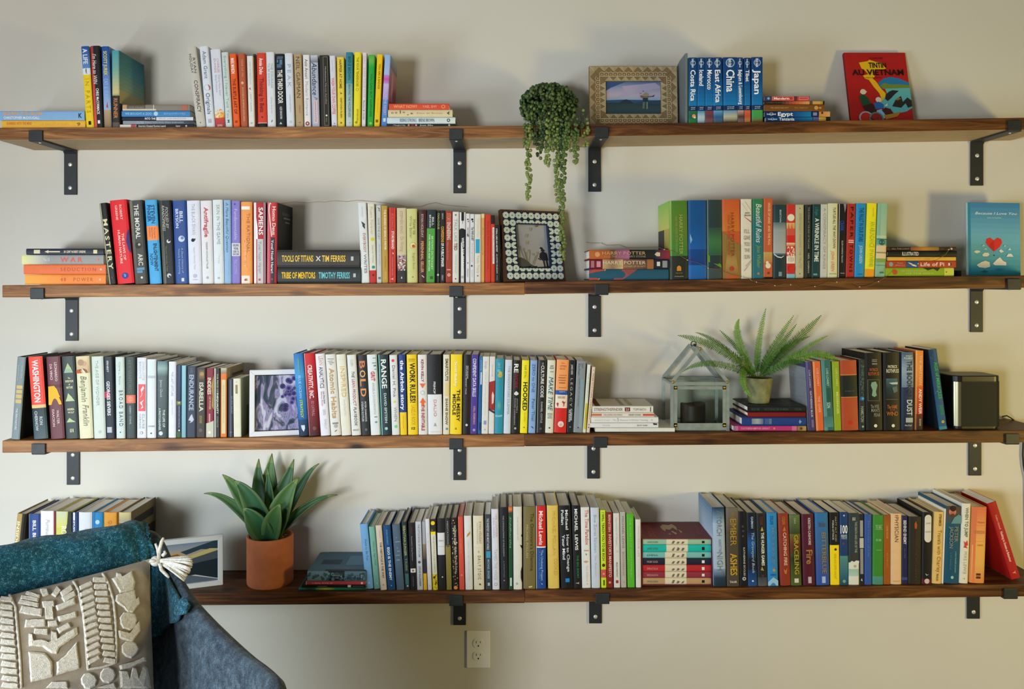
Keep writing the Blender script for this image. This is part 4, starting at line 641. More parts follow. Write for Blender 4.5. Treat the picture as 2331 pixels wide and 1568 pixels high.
# ---- third shelf
row(3, 'books before the white photo frame', [
 (25,45,39,813,'7c8a8c','grey|slate blue leaning hardback with gold blocks',[('WALTER',.1,.26,'b8c0c0',.14,.2,'l'),('ISAACSON',.1,.28,'c0c8c8',.14,-.2,'l'),(.345,.385,'c8ac6c',-.3,.4),(.4,.44,'c8ac6c',-.3,.4),(.455,.5,'c8ac6c',-.3,.4),(.515,.56,'c8ac6c',-.3,.4),('THE INNOVATORS',.62,.88,'c8ccd0',.24,0)],dict(d=.15,sc='3c342c',sr=[(0,1,['3a342e','2a2824'],0,1),(.12,.22,'7c2c28',.35,.9)])),
 (77.5,110,64,812.5,'384448','red|red topped hardback with tall white name',[(0,.585,'e84c3c'),(.585,.625,'dcb878'),(.625,1,['2c3a40','4c5c60']),('WASHINGTON',.04,.555,'f6e4e0',.42,0),('RON',.73,.83,'b8c0c0',.2,.15),('CHERNOW',.66,.9,'b8c0c0',.2,-.18)]),
 (116,148,105,812.5,'6c3c44','maroon|maroon hardback with golden profile face',[('LEONARDO',.07,.3,'d8b8b8',.17,.18),('DA VINCI',.09,.28,'d8b8b8',.17,-.16),(.34,.38,'5c3034'),('#','ecac1c',[(.36,-.45),(.355,.0),(.4,.2),(.46,.3),(.49,.38),(.5,.3),(.55,.42),(.585,.45),(.585,-.5)]),('@',.42,-.2,.12,'c07c24'),('WALTER',.65,.82,'d0b0b0',.17,.16),('ISAACSON',.64,.85,'d0b0b0',.17,-.16)]),
 (150.6,180,140,811.5,'3c4644','slate|slate hardback with three pale green mountains',[('#','a8bc84',[(.2,-.35),(.13,-.15),(.08,.0),(.11,.1),(.14,.22),(.2,.36)]),('#','90b094',[(.2,-.35),(.16,-.2),(.15,0),(.17,.2),(.2,.36)]),('#','b4c494',[(.545,-.35),(.5,-.2),(.445,-.1),(.47,.05),(.5,.2),(.545,.38)]),('#','b4c494',[(.8,-.35),(.745,-.1),(.77,.1),(.8,.38)]),('The',.255,.275,'dcd8a0',.2,.05,'u'),('INVENTION',.29,.315,'e0dca8',.62,.05,'u'),('of',.33,.35,'dcd8a0',.12,.05,'u'),('NATURE',.365,.39,'e0dca8',.5,.05,'u'),('ANDREA',.63,.655,'e0dca8',.55,.05,'u'),('WULF',.67,.69,'e0dca8',.5,.05,'u'),('BLUE NIB',.88,.92,'d0ccb0',.3,.05,'u')]),
 (181.6,212.5,172.3,811.5,'dcd6b4','cream|cream hardback with portrait above script title',[(0,.205,['d8c8a0','c8a47c']),('#','8c5c3c',[(.205,-.5),(.205,.35),(.17,.3),(.15,.1),(.16,-.4)]),('@',.09,.12,.2,'c89c7c'),('@',.075,-.12,.24,'a88c68'),('#','b8502c',[(.205,-.5),(.205,-.1),(.16,-.25),(.17,-.5)]),('#','ddd4b8',[(.2,.05),(.14,-.1),(.15,.0),(.2,.25)]),('Benjamin',.24,.55,'8c8c6c',.42,.02,'i'),('Franklin',.59,.84,'8c8c6c',.42,.08,'i')]),
 (214.5,241.5,208,811.5,'ccd4cc','pale-green|pale grey-green hardback with ghostly title',[('THE AGE OF WONDER',.05,.6,'a8b8a8',.24,-.05,'l'),('@',.92,.05,.14,'b0bcb0')]),
 (242,263,236,812,'1f2530','navy|black-navy hardback with red blot',[('#','b82c44',[(.43,-.5),(.42,-.2),(.44,.1),(.49,.15),(.51,-.1),(.5,-.5)]),('ERNEST',.05,.19,'c8ccd0',.2,-.05),('GEORGES SIEVERS',.3,.72,'e0e2e4',.34,-.05),(.86,.93,'b0b4bc',-.35,.2)],dict(d=.14)),
 (265,285.5,262.5,812.5,'c8d4ce','mint-white|mint white hardback with widely spaced capitals',[('Claire L. Evans',.06,.34,'a8b0ac',.2,.0,'l'),('BROAD BAND',.41,.85,'5c6462',.4,.1,'lx'),('@',.925,0,.07,'3a3e3c')]),
 (288,309.5,286,812,'3c4646','slate|slate hardback with salmon band at middle',[('KEY VENTURES',.04,.44,'6c7460',.34,.0,'l'),(.47,.57,'dc7058'),('@',.52,0,.3,'e08c70'),('GERRY STAHL',.6,.83,'9ca4a4',.2,.0)]),
 (311.5,332.7,311.5,814,'d8d8dc','white|white book with red marbled block',[('CHARLOTTE',.05,.28,'a8b4bc',.2,.2,'l'),('BRONTE',.05,.26,'a8b4bc',.22,-.15,'l'),(.33,.665,'dc5c60',-.35,.42),('#','f0d8d8',[(.35,.2),(.4,-.1),(.45,.1),(.5,-.2),(.48,.0),(.42,.05),(.38,.3)]),('#','f0d8d8',[(.52,.3),(.56,-.2),(.6,.1),(.64,-.1),(.62,.2),(.56,.05)]),('CLAIRE',.7,.88,'a8b0b4',.24,.18,'l'),('HARMAN',.7,.88,'a8b0b4',.2,-.18,'l'),('@',.935,0,.16,'8c9498'),('@',.935,0,.1,'d8d8dc')],P0),
 (334,355,334.3,817.5,'dadde4','white|plain white hardback with faint blue head',[(.03,.2,'cfdcdf',-.3,.3),('LIGHT FROM THE VOID',.21,.24,'b8c4cc',.8,0,'u'),('UNIVERSE',.84,.86,'b0b4c0',.7,0,'u'),('@',.94,0,.08,'2a2c34')]),
 (357,381,357.3,822,'4c5c5e','grey-teal|grey-green book with misty face picture',[(0,.19,['5c7c80','90a8a4','5c7070']),(.19,1,['566464','3c4c4c']),('James Gleick',.24,.47,'b8c4c0',.22,-.05,'l'),('THE LIFE OF',.63,.86,'c0ccc8',.2,.2),('A PHOTOGRAPHER',.61,.9,'c0ccc8',.2,-.2),('@',.94,-.1,.2,'c8d0cc')]),
 (383,400.5,383.5,823,'dddde6','white|white book with silver-blue narrow title',[('THE LAST LECTURE',.13,.45,'9ca8bc',.28,.0,'l'),('RANDY PAUSCH',.5,.7,'c0c4d0',.2,.0,'l')]),
 (401.5,412,401.5,831,'243048','navy|dark navy book with green-lit foot',[(0,.5,['2c4c6c','1c3050'],0,.5),(.5,.55,['8c8c5c','5c6c4c']),('THE MARTIAN CHRONICLES',.56,.86,'9ca4a8',.3,.1,'l'),('@',.52,.1,.16,'d8d08c'),('@',.9,.1,.2,'c8ccb0'),(.92,1,'3c5838')],P0),
 (412.5,423,413,831.7,'84b4c0','aqua|slim pale aqua paperback without lettering',[(0,1,['8cbcc8','78a8b4']),('.',.4,.42,'6c98a4',.4)],P0),
 (424,445.5,425.5,833.4,'2f3648','navy|slate navy paperback with bold grey capitals',[('ALFRED',.02,.1,'5c6474',.26,.0),('ENDURANCE',.12,.62,'a4b4c4',.46,.0),('#','b8bcc8',[(.67,.1),(.7,-.1),(.76,-.3),(.77,.0),(.8,-.2),(.78,.15),(.75,.3),(.7,.15)])],P0),
 (446,467.5,446.8,836.5,'3a342e','dark-brown|dark brown paperback with tall cream name',[(.03,.18,['5c4c34','8c7444','4c4034'],-.2,.35),('@',.09,.1,.2,'a8884c'),('ISABELLA',.215,.63,'d0ccb4',.42,.05),('KIRSTIN DOWNEY',.69,.8,'a0903c',.26,.0),('@',.9,.0,.2,'5c564c')],P0),
 (469,486.5,469.5,837.7,'7c1c2c','crimson|crimson paperback with cream paint splash',[('#','a88c3c',[(.1,.5),(.25,.2),(.4,.35),(.55,.25),(.6,.5)]),('INDEXES',.14,.38,'e0d8b8',.44,-.1),('OF POWER',.41,.6,'c8a474',.24,.0),(.66,.78,'c88c94',-.15,.05),('#','c0bca8',[(.8,-.5),(.78,.1),(.76,.5),(1,.5),(1,-.5)]),('@',.93,-.05,.2,'ddd8c8')],P0),
 (487,500.5,487,838,'24241f','black-white|narrow book split white and black',[(0,1,'bcbcb0',-.5,-.22),('THE PRICE OF',.08,.35,'c8c4a8',.22,.1,'l'),('INEQUALITY',.36,.66,'dcdccc',.26,.1),('STIGLITZ',.7,.86,'8c8c7c',.2,.1)],P0),
 (501.3,516,501.7,837.5,'dc7430','orange|orange paperback with tall cream panel',[(0,.08,['b8b49c','8c7c5c']),(.17,.95,'cfc494',-.3,.3),('BRAVE NEW WORLD',.25,.8,'b8ac80',.22,0,'l')],dict(hb=0,d=.15,sc='a08c64',sr=[(0,1,['a08c6c','8c7454'],0,1),(.1,.14,'4c4434',.3,.95)])),
 (518.5,531,518.7,861.8,'23252f','navy|small dark navy paperback with thin grey stripe',[(.02,1,'5c6c84',-.05,.1),('SEVEN BRIEF',.3,.6,'8c94a4',.2,.25,'l'),('@',.92,.05,.18,'6c707c')],dict(hb=0,d=.11)),
 (532,549.5,530.6,861.5,'dad6be','ivory|short ivory paperback with tan label',[('@',.06,-.05,.12,'bcb8a0'),(.11,.26,'8c7c54',-.2,.1),('#','8c7c54',[(.11,-.2),(.105,-.05),(.11,.1)])],dict(hb=0,d=.11,sc='8c9068',sr=[(0,1,['9ca078','7c8460'],0,1),(.15,1,'2c3020',.75,1),(.5,1,'4c5038',.45,.75)]))])
row(3, 'long business row on the third shelf', [
 (681,703.4,667.7,805,'1c66a8','blue|blue leaning hardback with lime end word',[(0,.3,['2470b4','3c94cc']),(.3,.8,['2c84c0','1858a0']),(.8,1,['16406c','14263c']),('EXPANDED EDITION',.06,.24,'7cb054',.14,.0),('BLUE OCEAN',.27,.54,'a8d0ec',.26,.0,'l'),('STRATEGY',.56,.78,'a8cc2c',.28,.0),('#','c8d4dc',[(.87,-.2),(.87,.2),(.91,.2),(.95,.05),(.91,-.15)])]),
 (704,729,691.5,804.5,'a81c24','red|glossy red hardback darkening to maroon',[(0,.5,['c41c24','a01820']),(.5,1,['8c1c24','401418']),(0,1,['e08c90','a85c64'],-.5,-.4),('CREATIVITY, INC.',.14,.55,'f0dcdc',.38,.0),('ED CATMULL',.58,.76,'c08c94',.24,.05,'l'),('@',.91,.05,.18,'7c3c40')]),
 (730.5,752,717.5,805.7,'e0dee4','white|white hardback with coral and black words',[('LEAN',.03,.14,'d89880',.42,.05,'l'),('ANALYTICS',.16,.42,'3c3c40',.42,.02,'l'),('Use Data Build',.46,.61,'5c5c64',.13,.15),('Startup Faster',.46,.64,'c88c80',.13,-.1),('ALISTAIR CROLL',.68,.75,'a8acb8',.26,.05,'l'),("OREILLY",.8,.92,'b8bcc4',.2,.1,'l')]),
 (753.6,777,740.5,807,'dcdad2','white|off-white hardback with gold dotted title',[('#','8c8c88',[(.05,-.3),(.055,.3),(.065,.3),(.06,-.3)]),(.08,.09,'8c8c88',-.3,.2),(.1,.11,'8c8c88',-.2,.3),(.12,.13,'8c8c88',-.1,.1),('Atomic Habits',.17,.79,'c0a068',.44,.0),(.84,.86,'7c8084',-.25,.3),('@',.885,.05,.18,'a8a8a4'),('#','5c5c5c',[(.93,.1),(.95,-.1),(.955,-.05),(.935,.14)])]),
 (778,799.6,765,807,'e0dccb','cream|cream hardback with pale gold capitals',[('MARTY CAGAN',.06,.065,'b8bcb8',.5,0,'u'),('INSPIRED',.15,.53,'dcb868',.44,.05,'l'),('How to Create Tech',.56,.76,'c8c8b8',.22,.05,'l')]),
 (801,822,789.5,808,'dcdcd4','white|white hardback with black and red italic title',[('OLSEN',.06,.14,'a8b0ac',.26,.0,'l'),('THE',.2,.28,'3c3e40',.3,.05,'bi'),('LEAN PRODUCT',.3,.63,'b84c58',.3,.05,'bi'),('PLAYBOOK',.65,.88,'3c3e40',.3,.05,'bi'),('WILEY',.925,.945,'a8a8a0',.7,0,'u')]),
 (823,842.7,814,808,'2a2c30','black|black hardback with chunky copper word',[('B',.075,.17,'c8784c',.62,.0),('O',.19,.28,'dca868',.62,.0),('L',.3,.39,'d09050',.62,.0),('D ',.42,.52,'dc9454',.62,.0),('PETER DIAMANDIS',.58,.83,'b8bcbc',.2,.16),('STEVEN KOTLER',.58,.83,'b8bcbc',.22,-.2),('@',.93,.1,.16,'5c6068')]),
 (844.5,867.5,834.8,807.4,'dddfdf','white|white hardback with teal tabs and red word',[(.04,.05,'5c9c8c',.1,.4),(.1,.11,'5c8c84',.0,.4),(.13,.15,'5c8c84',.15,.4),(.18,.19,'6c9c90',.2,.4),(0,1,['b8d4cc','94bcb0'],.4,.5),('GRIT',.21,.33,'c84450',.36,.0),('ANGELA DUCKWORTH',.35,.74,'a8b0b0',.18,.0,'l'),(.77,.78,'4c7c74',-.05,.25),(.83,.85,'6c8c84',.0,.2)]),
 (869,891.3,861,807.4,'20333a','dark-teal|dark teal hardback with large white capitals',[(0,1,'7cc0b4',-.5,-.4),('RANGE',.06,.42,'dfe6e0',.5,.02),('DAVID EPSTEIN',.48,.85,'b8ccc8',.24,.05),('@',.92,.02,.16,'90ccc4')]),
 (892.6,910.4,886.3,808,'dcdcda','white|white hardback with red yellow green dots',[('@',.07,-.05,.2,'d8404c'),('Daniel H. Pink',.13,.53,'6c7074',.36,.0,'l'),('@',.585,.0,.16,'c8d43c'),('WHEN',.65,.83,'8c9094',.36,.05,'l'),('@',.895,.05,.2,'6cd080')]),
 (911.5,927,907,807,'1d3f80','blue-yellow|blue hardback with yellow foot and white title',[(.72,1,'ecc61c'),('the Airbnb story',.07,.69,'f0f2f4',.5,.0),('LEIGH GALLAGHER',.76,.92,'b89c2c',.14,.0,'l')]),
 (929,951.8,925.5,807,'f0cc18','yellow|yellow hardback with heavy black title',[('!!!!',.05,.09,'b89c1c',.6,0,'u'),('WORK RULES!',.105,.6,'211c0c',.5,.05),('LASZLO BOCK',.63,.88,'c8a820',.34,.05,'l'),('12',.905,.935,'3c3410',.35,.05,'u')]),
 (953,974,950.8,807.3,'dfdbd8','white|white hardback with two orange arrows',[('KEVIN KELLY',.06,.34,'8c2c20',.26,.0),('#','e8642c',[(.36,-.32),(.36,.32),(.42,.0)]),('@',.475,0,.24,'b0b4b8'),('@',.475,0,.17,'dfdbd8'),('#','e8642c',[(.6,-.32),(.6,.32),(.54,.0)]),(.6,.64,'e8642c',-.15,.15),('THE INEVITABLE',.63,.95,'a83424',.32,.0)]),
 (974.8,1007,972.3,806.8,'1a1a1e','black-white|broad book black above and white below',[(.5,1,'dcdcde'),('PRINCIP',.34,.49,'d8d8d8',.14,.0),('DALIO',.565,.775,'c88488',.2,.02,'l'),('#','9ca0a4',[(.85,.0),(.9,-.1),(.89,0),(.9,.1)]),(.965,.97,'b8b8b8',-.35,.4),('RAY DALIO',.1,.3,'2c2a30',.2,0)]),
 (1008,1023,1008.5,807,'ddd6bc','cream|cream hardback with dark narrow capitals',[('SMARTCUTS',.05,.33,'4c4838',.42,.05),(.35,.52,'dcc88c',-.25,.4),('SHANE SNOW',.55,.88,'5c5848',.34,.05),('@',.93,.1,.2,'5c94c0')]),
 (1023.8,1050.5,1025.6,806.5,'f2d21c','yellow|broad yellow hardback with two-line black title',[('Scott Belsky',.09,.4,'f6f0c8',.22,-.02),('THE MESSY',.44,.84,'25200c',.26,.2),('MIDDLE',.5,.76,'25200c',.26,-.16),('#','8c7820',[(.91,.0),(.94,-.08),(.94,.08)])]),
 (1052,1069.6,1054.7,807,'1c1b1d','black|black hardback with dim red title',[('DREW HOUSTON',.14,.3,'c8c4c0',.14,.1),('FOUNDER MINDSET TALES',.14,.5,'b8b4b4',.13,-.1),('CREATIVE SCHOOLS',.38,.78,'4c2026',.3,.15,'l'),('@',.885,.05,.16,'d0d0cc')]),
 (1070,1085.8,1073,807,'4a3890','purple|purple book with white block capitals',[('CONFIDENT DATA SKILLS',.05,.53,'ddd8f0',.46,-.02),('KIRILL EREMENKO',.65,.88,'c08c90',.3,.05),('@',.95,.05,.2,'9c94d0')],P0),
 (1086.7,1095,1090.3,812,'1c5c98','blue|slim blue paperback with white stub',[(0,.2,'3484b8',0,.4),(.2,.36,'c8d4e0',0,.4),('ALGORITHMS',.04,.18,'8cb8dc',.3,.1),(.85,.95,'163868',-.1,.4)],P0),
 (1095.6,1111,1098.8,811.5,'dad8d2','white|white paperback with tiny blue sticker',[('Google',.06,.16,'9c9ca0',.36,.0,'l'),('How it works and thinks',.2,.76,'b8b8b4',.12,.0,'l'),(.83,.88,'8890c0',-.2,.2),('@',.945,0,.12,'a8a8a8')],P0),
 (1111.8,1124.6,1114.8,811.5,'dcd8d4','white-red|white book with red photo midsection',[('THE GOOD JOBS',.1,.26,'8c8c8c',.16,.0,'l'),('#','9c2c24',[(.33,-.5),(.31,.5),(.7,.5),(.69,-.1),(.66,-.5)]),('#','dcc8c4',[(.45,.1),(.5,.4),(.6,.3),(.62,.0),(.5,-.05)]),('#','2c3448',[(.66,-.5),(.69,-.1),(.71,.5),(.74,.5),(.7,-.5)])],P0),
 (1125.2,1144.7,1128,816.5,'2b8fa6','turquoise|turquoise book with golden paint spot',[('@',.16,-.1,.2,'5cb0b8'),('@',.22,.05,.28,'b8a454'),('@',.19,.1,.2,'c8b04c'),('Lean In',.05,.12,'8cccd4',.4,0,'i'),(.55,.7,['2f94a4','5ca49c','2b8fa6'],-.2,.2),('KNAPP',.75,.775,'a8dce4',.8,0,'u')]),
 (1145.5,1162,1149.7,819,'ccd4e0','pale-grey|pale blue-grey hardback with thin tall title',[('THE INNOVATORS DILEMMA',.08,.74,'8c98a8',.3,.08,'l')]),
 (1163,1181.5,1168,820,'1c1b19','black|black hardback with white and red word',[('RE',.05,.17,'e4e4dc',.5,-.1),('WORK',.17,.39,'7c1c1e',.5,-.05),('#','d8d8d0',[(.42,0),(.45,-.3),(.47,-.25),(.48,.0),(.47,.25),(.45,.3)]),('JASON FRIED &',.52,.72,'8c8c88',.16,.15),('DAVID HANSSON',.52,.88,'8c8c88',.16,-.12),('@',.93,0,.14,'a8a8a0')]),
 (1183,1200,1188,820,'f0e020','lemon|lemon yellow hardback with black capitals',[('NIR EYAL',.07,.25,'8c8420',.3,.0,'l'),('HOOKED',.3,.69,'26240e',.56,.05),('How to Build Habit',.72,.84,'a09824',.14,.1,'l'),('#','5c5414',[(.91,.05),(.93,.12),(.92,-.08)])]),
 (1202,1218.5,1207,820,'88a8d4','periwinkle|periwinkle hardback with thin blue title',[('ZERO to ONE',.05,.44,'3c5c8c',.4,.0,'l'),('Peter Thiel',.53,.83,'3c5c8c',.4,.08,'l'),('#','1c3c6c',[(.91,-.2),(.93,.1),(.94,.2),(.92,.15),(.91,0)])]),
 (1221,1239.5,1225.6,820,'24201e','black|black hardback with white serif capitals',[(0,1,'8c8c8c',-.5,-.42),('THE',.03,.06,'b0b0b0',.2,.05),('CULTURE CODE',.07,.51,'dcdcd8',.36,.05),('DANIEL COYLE',.57,.86,'a8a8a8',.22,.05),('@',.94,0,.14,'5c5450')]),
 (1240.5,1259.3,1246,820,'dcd9c6','cream|cream hardback with dripping blue letters',[('JAKE',.07,.09,'7c8080',.4,.05,'u'),('KNAPP',.1,.12,'7c8080',.5,.05,'u'),('JOHN',.15,.165,'7c8080',.4,.05,'u'),('MAKE TIME',.23,.68,'1c5c80',.54,.0,'bi'),('HOW TO FOCUS',.73,.75,'6c7474',.6,.0,'u'),('ON WHAT',.76,.775,'6c7474',.5,.0,'u'),('MATTERS',.785,.8,'6c7474',.55,0,'u'),('@',.93,0,.1,'3c3c3c')]),
 (1260.3,1288.5,1267,819,'d02820','orange-red|book banded orange blue cream and red',[(0,.42,'ec9c5c'),('The',.04,.055,'c87444',.3,0,'u'),('LITTLE',.075,.1,'c87444',.5,.05,'u'),('BOOK',.115,.135,'c87444',.45,0,'u'),(.21,.218,'a85c34',-.25,.35),(.38,.388,'a85c34',-.25,.35),('PERSONALITY',.24,.255,'8c5430',.6,0,'u'),('PSYCHOLOGY',.275,.29,'8c5430',.6,0,'u'),('BUSINESS',.31,.325,'8c5430',.5,0,'u'),(.42,.48,'24509c'),('GUIDE TO',.43,.445,'b8c8e4',.5,.05,'u'),(.48,.66,'e6d8c4'),('INDIE SERIES',.5,.53,'b8948c',.6,0,'u'),('#','b02c28',[(.575,.05),(.56,.15),(.58,.2),(.57,.35),(.6,.25),(.64,.22),(.64,.18),(.6,.18)]),('#','b02c28',[(.6,-.4),(.585,-.3),(.6,-.22),(.65,-.28)]),('@',.88,.03,.25,'e0ccc4'),('@',.89,.03,.12,'d8a89c')]),
 (1290,1304,1295.6,820,'1b1d26','black|black paperback with white gothic capitals',[('JAMES KERR',.06,.2,'b8b8b8',.3,.0),('LEGACY',.25,.64,'b8b494',.36,.0,'lx'),('15 LESSONS',.67,.83,'d0d0cc',.3,.1),('ALL BLACKS',.68,.85,'d0d0cc',.26,-.15),('@',.92,0,.12,'8c8c94')],P0),
 (1304.6,1325.5,1313,822,'868e92','grey|mid grey paperback with blue-grey patch',[(.26,.93,['7c98a8','8c9ca4'],.05,.38),('Josh',.03,.1,'4c5458',.24,.18,'l'),('Kaufman',.04,.2,'4c5458',.26,-.2,'l'),('master the art of business',.24,.64,'5c6468',.15,-.1,'l'),('@',.93,.0,.08,'3c3c40')],P0),
 (1326,1333.7,1337,830,'d8d9bc','white-yellow|slim book fading white to mustard',[(0,.55,['d8dcd8','d4d8c4']),(.57,.95,['c4bc3c','b8a424','c8bc3c'],-.2,.5),('THE PERSONAL',.12,.5,'a0a8a4',.3,.1,'l')],P0),
 (1334.8,1342.3,1347.8,835.5,'dcc8b4','blush|slim blush white paperback with red letters',[('#','3a3a3a',[(.05,-.1),(.06,.1),(.04,.1)]),('FREE CULTURE CREATIVITY',.1,.8,'b07c6c',.34,.0),('@',.88,0,.15,'3a3030'),('@',.92,0,.18,'2a2424')],P0)])
stack(3, 'white books lying beside the glass lantern', [
 (1348,1487,925.5,940.5,'dcd9cf','white|white book with dark red number box',[('STRENGTHSFINDER',.03,.5,'8c7468',.42,.0),(.535,.62,'58181c',-.3,.3),('2.0',.55,.6,'d8b8b4',.36,.0),('TOM RATH',.67,.88,'8c7c74',.38,.0,'l'),(.95,.962,'3a3430',-.35,.35)],dict(hb=0,sr=[(.05,.14,'5c2424',0,1),(.48,.54,'a89888',.15,1),(.62,.68,'b8ac88',.15,1)])),
 (1347,1488.7,941,950.5,'dcd5c8','white|slim white book with coral bars at ends',[(0,.16,'c86840',-.25,.25),(.82,1,'c8503c',-.25,.25),('UNLOCKING THE WORLD',.19,.49,'b89088',.4,.0),('HENRY EVANS',.59,.79,'8c8480',.4,.0)],P0),
 (1345.5,1498.5,951,964.5,'e0deda','white|white book with large pale numeral',[('Edward B. Burger',.05,.28,'c8c8c4',.24,.0,'l'),('The',.32,.37,'b8b8b8',.3,0,'l'),('5',.385,.41,'a0a4a8',.6,.08,'l'),('Elements of Effective Thinking',.43,.84,'b0b4b4',.28,0,'l'),('#','dca8a0',[(.89,-.1),(.9,.2),(.91,-.1)])]),
 (1343.5,1498.5,965,975.8,'dcdcdc','white|white book with black corner smudge',[('THOR MULLER',.18,.29,'b0b0b4',.3,0,'l'),('BECKY KANE',.69,.84,'7c7470',.3,0),('#','2a2824',[(.92,.5),(.93,.1),(.98,.1),(.985,.4)])],P0),
 (1355,1536,978.5,988,'dcdcd2','white|widest thin white workbook',[('notes',.3,.4,'b8b8ac',.2,0,'l')],P0)])
PZ = stack(3, 'books lying under the potted fern', [
 (1702,1834,923,936.5,'161c20','black|black hardback with dim green title',[('PEQUENO GRAN',.06,.2,'34484a',.36,0),('HISTORIAS DE LA MESA',.28,.7,'34484a',.34,0),('VIDAL',.8,.93,'34484a',.34,0)],dict(d=.155,sr=[(.2,.85,'5c6458',.35,.9),(.22,.83,'262c2c',.38,.87)])),
 (1702.5,1834,937.5,949,'74181a','red|plain dark red hardback',[(.0,1,['7c1a1c','6c1418'])],dict(d=.155)),
 (1689,1835,950,969.5,'1c3c80','blue|royal blue hardback with worn silver label',[(.15,.33,['7c8488','9ca4a4','5c6c8c'],-.3,.35),(.35,.42,'40588c',-.3,.35),(.42,.46,'5c708c',-.3,.35),('#','7c98c0',[(.88,0),(.9,.28),(.91,.1),(.93,0),(.91,-.1),(.9,-.28)])],dict(d=.165)),
 (1670,1835,970.5,982,'b43474','pink|magenta book with golden end picture',[(0,.06,['8c6c8c','b46c94']),('CATHERINE THE GREAT',.1,.5,'dc8cac',.36,0),('@',.56,0,.2,'d8884c'),('@',.3,0,.16,'d8a44c'),(.8,.87,['c85c94','b8708c']),(.88,1,['8c7440','a88c58']),('@',.93,0,.3,'5c3c24')],dict(hb=0,d=.165))])
